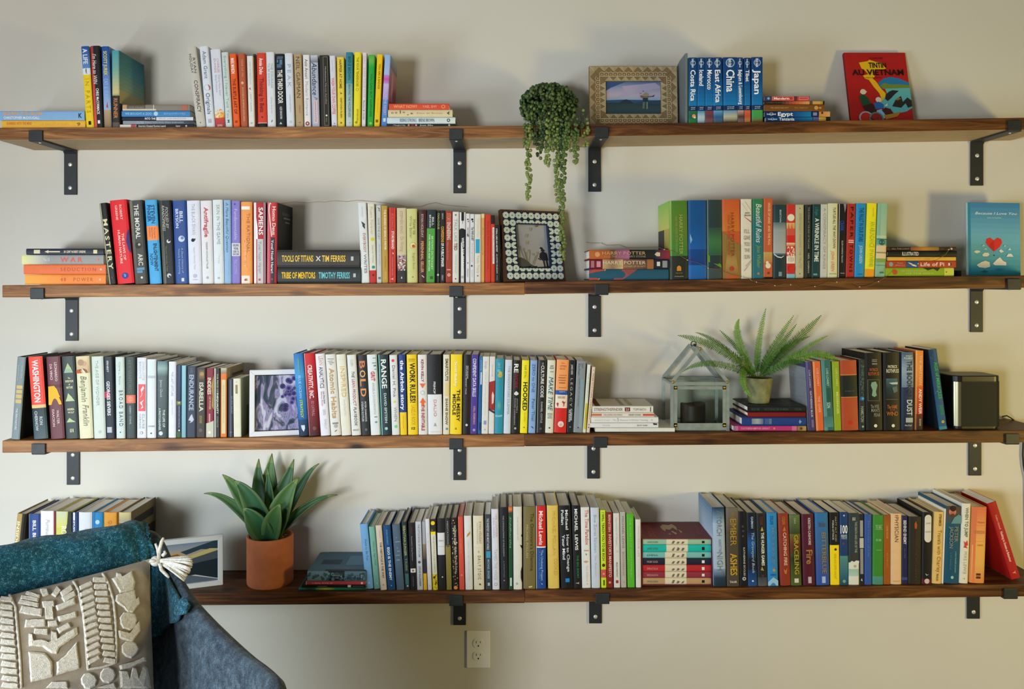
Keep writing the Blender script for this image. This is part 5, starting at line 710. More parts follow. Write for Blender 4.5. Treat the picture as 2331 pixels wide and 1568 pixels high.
row(3, 'upright books beside the loudspeaker', [
 (1842.7,1856.5,1834.5,824,'443c68','violet|muted violet book with pale vertical words',[('LOIS LOWRY',.12,.38,'a8a0c4',.26,.0),('GATHERING BLUE',.42,.8,'b8b0cc',.3,.05),(.0,1,['5c5484','3c345c'],-.5,-.2),(.84,.95,'6c6494',-.1,.3)],P0),
 (1858.5,1876.3,1849.8,823,'d86434','orange|orange book with faded pink letters',[(0,1,['e08c54','e08450'],-.5,-.25),('LOIS LOWRY',.1,.36,'e8a48c',.3,.05),('THE GIVER',.5,.74,'e8a48c',.3,.05)],P0),
 (1877,1899,1868.8,820,'2c6464','teal|textured teal book with pale vertical words',[(0,1,['4c8480','5c8c88'],-.5,-.15),(.4,.6,'1c504c',-.05,.4),('LOIS LOWRY',.12,.37,'9cbcb4',.24,.08),('SON',.6,.68,'a8c4bc',.36,.05),(.8,.95,['3c7470','4c8480'])],P0),
 (1900,1916,1894.5,823,'8ca424','lime|lime green book with pale vertical words',[('LOIS LOWRY',.1,.36,'c0cc70',.28,.05),('MESSENGER',.44,.76,'ccd480',.3,.05)],P0),
 (1917,1955,1912,820.6,'aa4828','brick|broad brick red book with black label band',[(.2,.21,'b8843c'),(.215,.52,'16201e'),(.52,.53,'b8843c'),('THE HUMAN STAIN',.43,.445,'4c5450',.6,0,'u'),('@',.89,0,.12,'b82c1c')]),
 (1956.5,1969.5,1956,818,'1f2c2e','black-teal|narrow dark teal book with bright blue spot',[('D',.02,.5,['3c4c4c','2a3838','46585a'],60,.2),('@',.55,0,.4,'2068a0'),('@',.55,.1,.2,'50a0d0'),('HAMILTON',.66,.88,'8c9484',.5,0),('@',.945,.1,.2,'8ca49c')],P0),
 (1971.4,2009.6,1968.5,803,'151614','black|thick black fantasy book with orange author name',[('A NOVEL OF THE',.085,.095,'b8b8b0',.3,.05,'u'),('KINGKILLER',.105,.115,'b8b8b0',.3,.05,'u'),('CHRONICLE',.135,.15,'b8b8b0',.32,.05,'u'),('PATRICK',.2,.235,'a0582c',.5,.0,'u'),('ROTHFUSS',.25,.29,'a0582c',.66,.0,'u'),(.345,.62,'6c6450',-.38,.34),(.35,.615,['1c241e','14201c'],-.35,.31),('#','7c9c84',[(.38,-.15),(.37,.1),(.42,.2),(.5,.1),(.55,.15),(.57,.0),(.55,-.15),(.48,-.1),(.42,-.2)]),("The WISE",.67,.71,'7c7c74',.5,.02,'u'),("MAN'S",.72,.76,'7c7c74',.5,.05,'u'),('FEAR',.78,.82,'7c7c74',.4,.15,'u'),('@',.94,.05,.1,'d8d4c0')],dict(hb=1,d=.16)),
 (2011.7,2049.5,2010.3,802,'161715','black|thick black fantasy book with cream author name',[('PATRICK',.165,.2,'d0ccb4',.58,.05,'u'),('ROTHFUSS',.215,.26,'d0ccb4',.76,.05,'u'),(.335,.6,['3c5c68','24343a','1a2224'],-.35,.35),('#','a8c0c4',[(.39,-.2),(.38,.35),(.41,.35),(.41,.0)]),('#','54686c',[(.45,.0),(.43,.3),(.5,.35),(.52,.1)]),(.6,.605,'6c6450',-.35,.35),('The NAME',.675,.72,'a8602c',.6,0,'u'),('OF THE',.73,.745,'a8602c',.3,0,'u'),('WIND',.76,.81,'a8602c',.7,.0,'u'),('@',.94,.05,.1,'d8d4c0')],dict(d=.16)),
 (2052.5,2080,2052.5,801.5,'3c5068','navy|pale blue hardback turning navy below',[(0,.45,['4c6478','8ca0b0','6c8094']),(.45,1,['243450','1a2238']),('PHILIP',.04,.055,'c8d0d4',.5,.05,'u'),('PULLMAN',.065,.085,'c8d0d4',.7,.0,'u'),('THE BOOK OF',.11,.57,'1f2c48',.4,.1),('DUST',.61,.81,'b8c4c8',.44,.1),(.84,.9,'a0a8a8',-.2,.4),('Anne Knopf',.925,.945,'b0b8b8',.6,0,'u')]),
 (2083,2100.7,2084.5,798,'d06428','orange|orange paperback burning down to dark red',[(0,.45,['e0883c','e0903c','d87830']),(.45,.8,['cc5c28','a83020']),(.8,1,['5c241c','241a18']),(0,1,['e8b060','a87c4c'],-.5,-.35),('THE MARTIAN',.06,.43,'e8b08c',.34,.1),('ANDY WEIR',.48,.8,'ecdccc',.36,.1),('BROADWAY',.86,.95,'b0a8a0',.22,.1)],P0),
 (2138.6,2157,2114.5,796,'1a4c78','blue-green|midnight blue leaning book with green title',[(0,1,['123a58','1c5880'],-.5,.0),('AGE of MIRACLES',.16,.62,'2c9c4c',.42,.12),('KAREN WALKER',.7,.82,'1e8c54',.4,.1),('D',.02,.9,['7cb0c8','b8d8dc'],22,.03),('@',.905,.05,.17,'d8c03c'),('@',.905,.05,.08,'8c6c1c'),(.96,1,'2c7c94')],dict(hb=0,d=.14,sc='10202c'))])
# ---- lowest shelf
row(4, 'books behind the armchair', [
 (20,40,39,1170,'8c7444','gold-black|gold and black leaning hardback with cream title',[(0,1,['a88c54','b8a46c'],-.5,.1),(.0,1,'1e221c',.15,.5),('INSIDE OF A DOG',.1,.9,'e6dcb4',.34,-.2)]),
 (65,90.5,65.5,1169.5,'2a4484','blue|blue hardback with white vertical author name',[(0,1,'b8bcd0',-.5,-.44),('BILL BRYSON',.08,.52,'e0e4ee',.28,.05),('AT HOME',.6,.9,'e0e4ee',.34,.05)]),
 (91.5,126,91.8,1162.5,'dddbdb','white|broad white hardback with dark red hinge',[(0,1,'7c1c30',.36,.5),('Furiously Happy',.1,.55,'b8bcc4',.22,.0,'i'),('LAWSON',.6,.8,'b8bcc4',.2,.0,'l')]),
 (127,162.5,127.3,1163.7,'c4c05c','yellow-black|mottled yellow and black hardback',[(0,.2,['bcc0a4','c8c464'],-.5,.2),('#','2c302c',[(0,.3),(.15,.25),(.3,.05),(.5,-.1),(1,-.1),(1,.5),(0,.5)]),('ROOM HERE',.18,.6,'dfe0c8',.3,.05)]),
 (163.5,178,163.7,1166,'1c3468','navy|navy and white narrow hardback',[(0,1,'dfe4ec',-.3,.0),('NAVAL STORIES',.1,.6,'243c6c',.22,-.15)]),
 (178.5,209,178.8,1165.5,'dcdee4','white|plain white broad hardback',[('Lost Letters',.2,.6,'c4c8d0',.2,.1,'l')]),
 (209.5,235,209.8,1166,'2c88c4','azure|azure hardback with soft white mark',[(0,1,['1c6ca8','4c9cd0'],-.5,-.2),('@',.12,0,.2,'b8dcec'),('Blue Mind',.2,.6,'8cc8e4',.3,0,'i')]),
 (235.7,269,236,1166,'f0a434','amber|amber hardback with brown hinge strip',[(0,1,'8c5418',.36,.5),('Quiet Hours',.1,.4,'dc8c2c',.2,-.05,'l')]),
 (269.7,298,270,1166,'dccc94','cream|cream hardback with purple label panel',[(0,.12,['dccc8c','b8a88c']),(.13,.16,'a07050'),(.16,.6,'3c3474',-.42,.42),('GENIUS',.28,.3,'c8c0dc',.5,0,'u')],dict(sc='5c5444',d=.165,sr=[(0,1,['6c6450','4c463c'],0,1),(.1,.2,'2c2c34',.1,.9),(.3,1,'26242c',.25,.95)]))])
stack(4, 'books lying beside the terracotta pot', [
 (700,832,1291,1314,'4c7484','teal-grey|slate blue floral hardback with black title label',[(0,.36,['6c8894','64808c']),('D',0,.98,['34545f','5c8494','2c4450'],70,.2),(.36,.64,'1a2024',-.45,.5),('CHRONICLES',.43,.56,'7c8c90',.14,.1),('POEMS',.48,.54,'7c8c90',.12,-.15),(.9,.96,'24343c',-.3,.3),(.92,.95,'6c8894',-.2,.2)],dict(d=.16,sr=[(0,1,['4c7080','44687a'],0,1),(.15,.5,'2c4450',.35,.6),(.6,.9,'5c8494',.3,.8),(.3,1,'1c2c34',0,.08)])),
 (696.5,832,1314.5,1323,'b0404c','pink|thin rose pink book with white dot',[('A SMALL BOOK OF',.1,.45,'e0a0a4',.36,0),('@',.94,0,.32,'e4d4d8'),(0,.01,'d8c8cc')],P0),
 (686.6,832.3,1323.5,1329.3,'1c1418','black|thin black book with white square label',[('PANDORA',.25,.4,'8c7c80',.4,0),(.72,.77,'d8d4d0'),('GIOVANNI ALLENDE',.8,.97,'6c6468',.3,0)],P0),
 (680,832.6,1329.6,1335.5,'1f6c54','green|thin book glowing green to yellow',[(0,.3,['2c7c8c','1c4444','1f6c54']),(.25,.55,['2c9c5c','b8c83c','2c9c5c']),(.55,1,['1c8c7c','1c4444'])],P0)])
row(4, 'long row of essays on the lowest shelf', [
 (833,850.7,819,1193,'74ace0','light-blue|light blue leaning hardback with thin title',[('How to Be Fun',.24,.56,'3c6c9c',.3,.1,'l'),('@',.91,.0,.12,'a8ccec')],dict(y=-.162)),
 (852,865.6,839.5,1199,'80b8a4','mint|mint green leaning hardback with thin title',[('How to Age Well',.24,.62,'4c8474',.3,.1,'l'),('@',.91,.1,.1,'b8d8cc')],dict(y=-.162)),
 (866.4,881,854.5,1196,'dccab8','beige|beige hardback with dark upright capitals',[('RYAN HOLIDAY',.08,.2,'a8988c',.16,.1,'l'),('THE OBSTACLE IS THE WAY',.26,.82,'4c4440',.28,.12),('Timeless Art of Turning',.4,.8,'c0a898',.14,-.15,'l'),('#','2c2824',[(.91,.05),(.93,.14),(.92,-.06)])]),
 (882.5,900.4,870.8,1196,'124a7c','blue|deep blue hardback with bold white title',[('RYAN HOLIDAY',.07,.3,'7ca4cc',.2,.0,'l'),('EGO IS THE ENEMY',.34,.85,'dfe6ec',.3,.04),('#','a8c8e0',[(.92,.0),(.93,.15),(.94,.0)])]),
 (903,921,892.3,1194,'50667c','steel-blue|steel blue hardback with small spaced words',[('A',.19,.205,'a8b8c4',.12,0,'u'),('GUIDE',.255,.27,'a0b0bc',.6,.1,'u'),('TO',.35,.365,'a0b0bc',.2,0,'u'),('THE',.4,.415,'a0b0bc',.36,.1,'u'),('GOOD',.46,.475,'a0b0bc',.5,0,'u'),('LIFE',.53,.55,'a0b0bc',.44,0,'u')]),
 (922,933.4,913.9,1188,'22313c','dark-blue|narrow dark blue book with khaki capitals',[('SEBASTIAN JUNGER',.05,.5,'98a468',.46,.0),('TRIBE',.53,.72,'6c8064',.42,.05),(.76,.92,'3c6c74',-.3,.4),('@',.94,.1,.2,'a8b8a8')]),
 (934,949.6,929,1190,'1c1a20','black|black hardback with little white label',[('NEVER SPLIT',.06,.16,'6c2c34',.2,.0),('Essentialism Greg Mckeown',.2,.56,'a8a4ac',.14,.0,'l'),(.68,.74,'dcd8d8',-.35,.4),('@',.71,.02,.14,'8c3c40'),('HARPER',.8,.95,'7c7880',.14,0,'l')]),
 (950,963.5,945.3,1187,'c4c8d0','pale-grey|pale grey paperback with long grey title',[('THE LITTLE BOOK OF STOICISM',.04,.52,'6c7078',.3,.05),('@',.595,.0,.24,'50545c'),('JONAS SALZGEBER',.65,.95,'5c6470',.28,.05)],P0),
 (964.4,972.5,960.5,1187,'a4a8ac','grey-yellow|narrow book with bright yellow foot',[(.33,.55,['8c7c6c','5c4838']),(.55,.76,'34343c'),(.76,1,'e0b024')],P0),
 (974,983.6,968,1181,'dcdadf','white|narrow white hardback without visible title',[('On Balance',.2,.5,'c4c4cc',.24,0,'l'),('@',.94,.0,.1,'a89ca4')]),
 (985.5,997,979.3,1181,'dcdac8','yellow-white|white book with yellow blobs at both ends',[(0,.2,'2c2a20'),('@',.06,.0,.42,'e8cc1c'),('@',.16,-.2,.2,'6c5c20'),(.18,.22,'ecd428'),('THE ARTISTS WAY JULIA CAMERON',.24,.76,'8c8c7c',.28,.05,'l'),(.78,1,'d8c01c'),('D',.79,1,['2c2818','ecd428','a07c1c'],18,.26)],P0),
 (998,1015,994.8,1180,'222124','black-white|black hardback with white middle block',[(.2,.51,'d8d8da'),('SENECA',.3,.32,'a8a8b0',.7,0,'u'),(.39,.395,'a8a8b0',-.4,.4),('@',.82,.1,.1,'c8c8c4')]),
 (1016,1029.5,1011.8,1179,'28262a','black-olive|black book with rounded olive lower half',[(.4,1,'85783a',-.42,.45),('@',.4,.02,.42,'85783a'),('@',.385,.02,.26,'5c5044'),('MEDITATIONS',.04,.36,'a8a8a4',.26,.0,'l')]),
 (1030.5,1045,1026,1178.5,'231c1c','black|dark book edged with rainbow stitching',[('D',.02,.98,['5c9c5c','c89c54','b85c4c','d8c49c'],60,.13),(.06,.94,'1a1618',-.28,.5),('WE WERE EIGHT YEARS',.1,.5,'b8b4b0',.3,.12),('TA NEHISI COATES',.54,.76,'a8a4a0',.24,.12),('@',.97,0,.3,'d88c48')]),
 (1046,1058,1042.2,1175.6,'d4503c','coral|coral red book with faint lettering',[(0,1,'dc7460',-.5,-.42),('YOU ARE NOT SO',.3,.5,'e07c68',.24,0),('@',.8,0,.2,'e08470')]),
 (1059.7,1077,1056,1173.7,'dcdad6','white|white book with one ochre leaf',[('#','b88c24',[(.25,-.1),(.23,.1),(.21,.3),(.25,.25),(.28,-.05),(.29,-.2)]),('HOW TO BE HERE MINDFUL',.34,.88,'c8c8c4',.24,.0,'l')]),
 (1079,1102.8,1076.6,1173.5,'ddd4ba','cream|cream hardback with grey spaced capitals',[('RYAN HOLIDAY',.08,.38,'8c8874',.22,.18,'l'),('AND STEPHEN HANSELMAN',.09,.38,'a8a48c',.1,-.1,'l'),(.43,.434,'c8c0a4',-.4,.4),('THE',.47,.5,'8c8874',.14,0,'l'),('DAILY STOIC',.54,.86,'6c6854',.28,.05,'lx'),('#','2c2820',[(.91,.1),(.94,.2),(.93,0)])]),
 (1105,1119.2,1103.2,1171,'3c4248','charcoal|charcoal paperback with cyan square',[('THE SWEETEST AND MOST NOBLE',.05,.47,'b8bcc4',.34,.0),(.49,.58,'3c94b8',-.3,.4),('MICHAEL SINGER',.6,.86,'7ca8c4',.34,.05),(.91,.95,'a8b8c4',-.1,.25)],P0),
 (1121,1137.6,1118.3,1158.4,'d8d8e0','white|white hardback with faint red and grey lines',[('10% HAPPIER',.06,.35,'c89ca0',.24,.18,'l'),('DAN HARRIS',.11,.36,'a8acb8',.24,-.18,'l'),('TAMED THE VOICE',.5,.88,'b0b4c0',.4,.0,'l'),('@',.935,0,.22,'8c909c'),('@',.935,0,.15,'d8d8e0')]),
 (1140,1157,1137,1154.5,'1f2328','black|glossy black hardback with thin white title',[('THE CONSOLATIONS OF PHILOSOPHY',.1,.6,'a8acac',.18,.0,'l'),('A. DE BOTTON',.65,.85,'7c8080',.16,0,'l'),('@',.89,.0,.1,'a07090')]),
 (1158,1167.5,1157.3,1152.5,'1d4c30','green|dark green book with orange top corner',[(0,.075,['c8542c','d8844c','8c3424']),('Siddhartha',.12,.5,'8cb094',.4,.0,'i'),(.86,.96,'b8d0c0',-.15,.3)],P0),
 (1169,1189,1168.2,1153,'dad8cc','white|white hardback with dark curved blots',[('#','1e2018',[(.33,.5),(.35,.42),(.37,.5)]),('#','20241c',[(.46,.25),(.49,.4),(.51,.5),(.47,.5)]),('#','3c2018',[(.72,.5),(.78,.35),(.86,.35),(.92,.5)]),('the ethics of',.12,.4,'c0bca8',.16,0,'l'),('@',.93,-.1,.14,'a8a498')]),
 (1190.8,1219.2,1190.8,1152.6,'766a3c','olive|broad olive hardback with dark serif title',[("The Omnivore's Dilemma",.08,.78,'3a3420',.26,.2,'l'),('MICHAEL POLLAN',.22,.62,'b8ac6c',.18,-.18,'l'),('#','c8bc84',[(.97,-.1),(.96,.2),(.975,.25),(.985,.0)])]),
 (1221,1243.2,1220.3,1151,'1c4890','red-blue|hardback half red half blue with white divide',[(0,.49,'c82820'),(.49,.505,'e4e0e0'),('Michael Lewis',.06,.47,'f0d8d4',.4,.0),('The Undoing Project',.53,.9,'a8c0e4',.24,.1,'l'),('A Friendship That',.54,.88,'6c90cc',.1,-.15,'l'),('#','c8d4e8',[(.93,.0),(.95,.1),(.94,.15)]),(0,1,'dcdcdc',-.5,-.45)]),
 (1248,1273.5,1244.8,1150,'dcbc5c','pale-yellow|straw yellow hardback with tone lettering',[('MICHAEL POLLAN',.07,.6,'c8a848',.26,.1,'l'),('COOKED',.64,.84,'c4a444',.3,.2,'l')]),
 (1277.6,1305,1271.3,1151,'16171b','black|broad black hardback with blue square',[('Michael',.05,.29,'d0d4d4',.22,.15),('Pollan',.05,.23,'d0d4d4',.22,-.2),('How to Change',.35,.8,'c4c8cc',.22,.18),('Your Mind',.35,.65,'dcdcdc',.22,-.18),(.88,.925,'2c80c0',-.12,.22)]),
 (1305.8,1324,1301.5,1150.5,'1a1b1e','black|black hardback with white and green words',[('MICHAEL',.04,.31,'e0e0dc',.36,.0),('LEWIS',.35,.54,'e0e0dc',.36,.0),('THE BIG SHORT',.6,.88,'2c7c44',.24,.1),('Y',.925,.95,'c8ccc8',.4,0)]),
 (1325.5,1345.2,1321.8,1154.5,'dddcd8','white|white paperback with red title and hourglass',[('The Time Paradox',.03,.47,'c06c60',.4,.18),(.53,.545,'b89470',-.2,.35),('#','8c7c5c',[(.57,-.05),(.58,.15),(.6,.03)]),('#','c89c74',[(.67,-.3),(.66,.0),(.67,.3),(.69,.1),(.69,-.1)]),('Philip Zimbardo',.73,.92,'b0acac',.14,.1,'l'),('@',.95,.1,.06,'c89870')],P0),
 (1347,1366.7,1344.3,1155,'c6ced8','ice-blue|ice blue hardback with fine script title',[('Blue Zones Solution',.09,.56,'94a4b8',.3,.0,'l'),('Dan Buettner',.6,.85,'a8b4c4',.18,.0,'l')]),
 (1369,1381,1366.6,1161,'c4dc2c','lime|acid lime paperback with black capitals',[('I WILL TEACH YOU TO BE RICH',.03,.65,'34401c',.42,.0),('@',.71,.0,.32,'5c2424'),(.765,.87,'c8504c'),('@',.82,0,.2,'dc9c6c'),(.9,.97,'3c4418',-.1,.15)],P0),
 (1381.7,1395.7,1379.7,1166,'84281e','rust|rust red paperback with blush capitals',[('BERNSTEIN',.03,.26,'dca898',.38,.05),("INVESTOR'S MANIFESTO",.29,.86,'e0b4a4',.42,.08),('@',.93,0,.2,'c88c7c')],P0),
 (1398,1412.4,1396,1168,'d6d2ca','off-white|off-white paperback with geometric outlines',[('Geometry of Wealth',.06,.44,'a8a4a0',.26,.0,'l'),('@',.515,.1,.16,'8c8c88'),('@',.515,.1,.12,'d6d2ca'),('BRIAN PORTNOY',.66,.86,'6c645c',.2,.0),(.9,.94,'a02c34',-.2,.2)],P0),
 (1414,1426.6,1411.4,1165,'b2aea4','grey|grey paperback with dark and rose capitals',[('MICHAEL LEWIS',.06,.48,'5c5854',.34,.0,'l'),('BOOMERANG',.53,.84,'a4746c',.34,.0,'l'),('Y',.92,.94,'7c7870',.3,0)],P0),
 (1429,1445.5,1426,1169,'55b02c','green|bright green paperback with tone lettering',[('THE SECRETS OF HAPPY FAMILIES',.06,.86,'84cc54',.24,.05,'l')],P0),
 (1448,1460,1447,1182,'dcd4d0','white|short white hardback with maroon top',[('YOUR MONEY OR',.1,.26,'b8b0ac',.2,0,'l'),('YOUR LIFE',.27,.55,'c0a098',.3,.0,'l'),('Dominguez',.58,.84,'c8c4c0',.16,0,'l')],dict(d=.13))])
row(4, 'fantasy novels on the lowest shelf', [
 (1625.6,1653.3,1621,1154.5,'8ca0b4','pale-blue|pale blue fantasy hardback with silver title',[(0,.2,['1c3850','5c7890','8ca4bc']),(.2,.78,['9cb0c4','a4b4c4']),(.78,1,['7c94b0','24384c','1c2c38']),('A TORCH',.04,.36,'6c7478',.4,.02,'l'),('AGAINST THE',.4,.56,'6c7480',.2,.05,'i'),('NIGHT',.57,.86,'6c7478',.46,.02,'l')],dict(d=.165,sc='9cb0c8',sl=[(0,.5,['5c7894','b8c8dc'],0,1),(.5,1,['b8c8e0','8ca0c0'],0,1)])),
 (1655,1683.3,1652.6,1155.5,'4c4438','brown-gold|brown hardback with burnished gold letters',[(0,.3,['6c6458','54483c']),('AN EMBER IN THE',.05,.38,'8c7434',.3,.0,'l'),('EMBER',.14,.48,'a8842c',.5,.05,'l'),('ASHES',.58,.86,'bc942c',.52,.05),('TAHIR',.93,.955,'c8c4b0',.6,0,'u')]),
 (1684.5,1702.4,1681,1164,'15161a','black|black hardback with small eye emblems',[('@',.2,.0,.14,'3c4448'),('@',.26,.05,.14,'3c4448'),('@',.33,.0,.14,'3c4448'),('KATHERINE ECCLES',.48,.86,'a8acac',.22,.1),('@',.9,.05,.24,'b8b8b0'),('@',.9,.05,.12,'4c4c4c')]),
 (1703,1724.4,1699.3,1167,'121c2c','black-blue|black hardback with glowing blue patches',[(.24,.62,['12223c','1c5494','143050'],-.45,.4),(.78,1,['14305c','1c4c88']),('GAIMAN',.05,.21,'9cb4cc',.24,.05),('The Graveyard Book',.26,.82,'a4bcd4',.28,.1,'i'),('@',.93,.0,.1,'c8d4e0')]),
 (1725.6,1747.2,1721.6,1168.5,'1f2424','black|charcoal hardback with white dotted capitals',[('COLLINS',.04,.16,'6c3028',.26,.0),('#','b89c4c',[(.18,.05),(.24,-.12),(.24,.2)]),('THE HUNGER GAMES',.26,.72,'dcdcd0',.3,.08),('#','a88c44',[(.73,-.05),(.79,.15),(.78,-.2)]),('@',.86,0,.16,'4c2c2c'),(.88,1,['3c3e40','54585c'])],dict(hb=1)),
 (1748.4,1771.8,1745.3,1167,'2c84c0','blue|cornflower blue hardback with rusty title',[('COLLINS',.04,.16,'14508c',.28,-.05),('MOCKINGJAY',.2,.78,'5c7ca0',.34,.05),('@',.785,.1,.14,'b88c44'),(.84,.86,'1c5490',-.25,.3),('#','94bcdc',[(.95,-.5),(.88,.0),(.93,.5),(1,.5),(1,-.5)])]),
 (1777,1800.4,1771,1169,'8c3424','red-brown|rust red hardback with blush capitals',[('COLLINS',.04,.15,'b8742c',.28,.0),('#','b86c34',[(.17,.05),(.24,-.14),(.24,.2)]),('CATCHING FIRE',.26,.72,'dcb0a0',.3,.05),('#','b86c34',[(.76,-.2),(.79,.0),(.75,.2),(.84,.1),(.83,-.1)])]),
 (1801,1825.5,1796.5,1171.8,'3c4a24','forest|mossy green hardback with gold fantasy title',[(0,.3,['5c7044','2c3820']),(.27,.6,['6c5c24','5c2c1c','3c3c1c']),(.6,1,['2c2c18','4c5c24']),('Cashore',.04,.12,'b8b890',.2,0,'i'),('GRACELING',.28,.84,'a0942c',.4,.05),(.9,.96,'c8c8b8',-.2,.2)]),
 (1828.7,1856.3,1824.3,1170.5,'50182c','maroon|maroon hardback with pale name and gold word',[('KRISTIN CASHORE',.05,.43,'c8b8b8',.2,.1),('Fire',.5,.7,'9c743c',.5,.05),(.88,.97,'b8a8b0',-.1,.18)]),
 (1859,1888.8,1855,1167,'2c5c98','blue|blue hardback with raised bronze title',[(0,.6,['2c6ca4','3c5c90']),(.6,1,['44548c','2c50a0']),('Kristin Cashore',.12,.19,'54545c',.5,0,'u'),('BITTERBLUE',.27,.84,'7c7454',.34,.1),(.88,.97,'a0b4dc',-.1,.18)]),
 (1890.5,1911.7,1888.3,1166.5,'18181a','black-yellow|half black half yellow book with tiny bug',[(.45,1,'ecd01c',-.5,.5),('MATT ALT AND',.06,.4,'a8a8a0',.16,.15,'l'),('YOKAI ATTACK',.1,.38,'b8b8b0',.18,-.15),('@',.51,.1,.14,'3c2c10'),('EERIE AND LEVER VIOLENT',.57,.92,'b49c1c',.22,.05,'l')],P0),
 (1912.2,1931.2,1911.8,1165.8,'1c3c70','blue|blue paperback with large white number',[('@',.045,0,.1,'b8c8d8'),('100',.18,.29,'e0e4e4',.85,0,'u'),('ESSAYS',.31,.34,'b8c8cc',.7,0,'u'),('I WROTE',.345,.37,'9cb4bc',.7,0,'u'),('@',.43,-.1,.16,'5c3c4c'),(.6,1,['4c8484','3c6c7c','1c4c64']),('@',.95,0,.2,'6c9c9c')],P0),
 (1932,1955.8,1931.8,1167.8,'2f3a40','slate-white|slate book with torn white lower third',[('THE DEATH AND LIFE OF THE',.12,.55,'a8acac',.22,.2,'l'),('GREAT LAKES',.06,.1,'c8ccc8',.3,0,'u'),('@',.6,0,.2,'4c3034'),(.69,1,'d4d6cc'),('#','d4d6cc',[(.7,-.5),(.665,-.2),(.68,0),(.66,.2),(.665,.5),(.7,.5)]),(.78,.88,['94b8b0','a8c4bc']),('@',.74,.1,.14,'a89c98')],P0),
 (1956.5,1967.5,1955.3,1170,'22252c','black-silver|narrow black book with silver label strips',[(.09,.32,'94948c',-.3,.35),(.34,.48,'b8b4ac',-.4,.45),(.49,.85,'8c8c88',-.3,.35),('#','c8ccd0',[(.91,0),(.94,-.2),(.95,.15)])],P0),
 (1968,1984.5,1968,1170.5,'34549c','cobalt|cobalt blue hardback with faint title',[('The Ocean of Life',.08,.6,'5c7cb8',.24,.0,'l')]),
 (1985.8,2010.5,1987,1172.4,'3c8430','green|grass green hardback with thin white lines',[(.14,.145,'8cbc84',-.3,.4),(.2,.205,'8cbc84',-.3,.4),('THE OMEGA',.15,.19,'8cbc84',.6,0,'u'),('ERIK SIMMS',.34,.37,'8cbc84',.5,0,'u'),(.5,.505,'8cbc84',-.2,.3),(.88,1,['4c8c80','448474'])]),
 (2011.5,2026.6,2011.8,1172,'9c5414','caramel|caramel brown book with tan lettering',[(0,.14,['8c4c14','9c5818']),('CIDER HOUSE',.15,.34,'c08c4c',.3,0),('IRVING',.55,.75,'b8843c',.24,0,'l')],P0),
 (2027.2,2052,2027.6,1168.5,'dcb88c','peach|peach hardback with serif title at top',[('THE',.02,.04,'5c4434',.3,0,'u'),('PHYSICIAN',.05,.4,'5c4438',.34,.0,'l'),('NOAH GORDON',.95,.96,'a88c6c',.6,0,'u')]),
 (2053,2066,2053,1173.5,'1f2450','navy|narrow navy book with outlined white letters',[('BEHIND ENEMY',.07,.42,'c8ccd4',.5,.0),('Lines of Exile',.48,.62,'5c64a0',.24,0,'l'),(.9,.94,'3c4480')],P0),
 (2066.8,2096.5,2068.5,1176,'2b2823','black-brown|broad near-black book with tiny orange flame',[('#','a84c2c',[(.06,.02),(.1,-.1),(.17,-.08),(.18,.08),(.12,.12)]),('SONG OF ACHILLES',.22,.95,'5c3428',.14,.05,'l')]),
 (2097.5,2119.8,2099.8,1166,'19171a','black|black book with white oval label at top',[(.08,.38,'d0d0c8',-.3,.42),('@',.08,.06,.36,'d0d0c8'),('@',.37,.06,.36,'d0d0c8'),('JAMES',.14,.16,'a8a8a0',.5,.06,'u'),('BALDWIN',.26,.28,'a8a8a0',.55,.06,'u'),('#','b8b8b0',[(.85,-.2),(.87,.0),(.86,.2),(.875,.05),(.88,-.1)]),(.93,1,'5c1820'),('@',.96,0,.26,'c8b8b8')]),
 (2121,2142.5,2127,1165,'dcb870','straw|straw gold hardback with brown serif title',[('STEINBECK',.03,.2,'4c3414',.24,.1),('Travels with Charley',.25,.84,'8c6420',.4,.1,'l'),('PENGUIN',.86,.96,'6c4c20',.2,0)]),
 (2143.4,2147.6,2149.6,1158,'dcd8cc','white|very thin white book without lettering',[('.',.4,.41,'c8c4b8',.3)],dict(hb=0,d=.15)),
 (2148,2182.5,2154,1153,'15506c','teal|broad petrol blue book with bearded portrait',[(0,.22,['4c3c38','3c4c54']),('@',.07,-.1,.24,'c8745c'),('@',.09,-.1,.16,'b06454'),('@',.025,-.08,.2,'2c1c18'),('@',.115,-.1,.12,'5c3428'),('#','5c8c98',[(.22,-.2),(.14,.0),(.1,.3),(.12,.5),(.22,.5)]),('PETER',.26,.46,'7c7c78',.24,.18),('JACKSON',.26,.54,'7c7c78',.24,-.14),('& THE MAKING OF',.6,.82,'5c6c80',.12,-.15,'l'),('A FILM MAKERS JOURNEY',.58,.86,'7cb0bc',.1,.18,'l'),('@',.92,.0,.1,'94bcc8')],dict(d=.16)),
 (2182.8,2203,2189.8,1146,'dcd9cc','white|white hardback with red bow-tie shape',[('WHEN TO JUMP',.05,.42,'6c7068',.34,.05),('#','c83c34',[(.47,-.2),(.49,.0),(.46,.2),(.52,.3),(.53,.1),(.56,.25),(.55,-.2),(.52,-.1)]),('MIKE LEWIS',.6,.88,'a8a89c',.32,.05,'l'),('#','2c2c28',[(.93,.0),(.95,.05),(.94,-.05)])],dict(d=.16)),
 (2206.5,2240,2212.8,1154,'dc9c54','sunset|broad sunset orange hardback with faint rules',[(0,.5,['d0704c','dc9054','e0a858']),(.5,1,['e0a858','dca85c','d48c50']),(0,1,['d0704c','dc7c4c'],-.5,-.2),(.24,.243,'b8743c',-.3,.4),(.45,.453,'b8743c',-.3,.4),('Thomas',.19,.21,'b0703c',.5,.1,'u'),('HUDSON',.31,.35,'c08450',.7,.05,'u'),('The Road West',.49,.51,'b0703c',.4,.1,'u'),(.87,.9,'5c2c1c',-.1,.2),(.91,.94,'5c2c1c',-.1,.2)],dict(d=.165)),
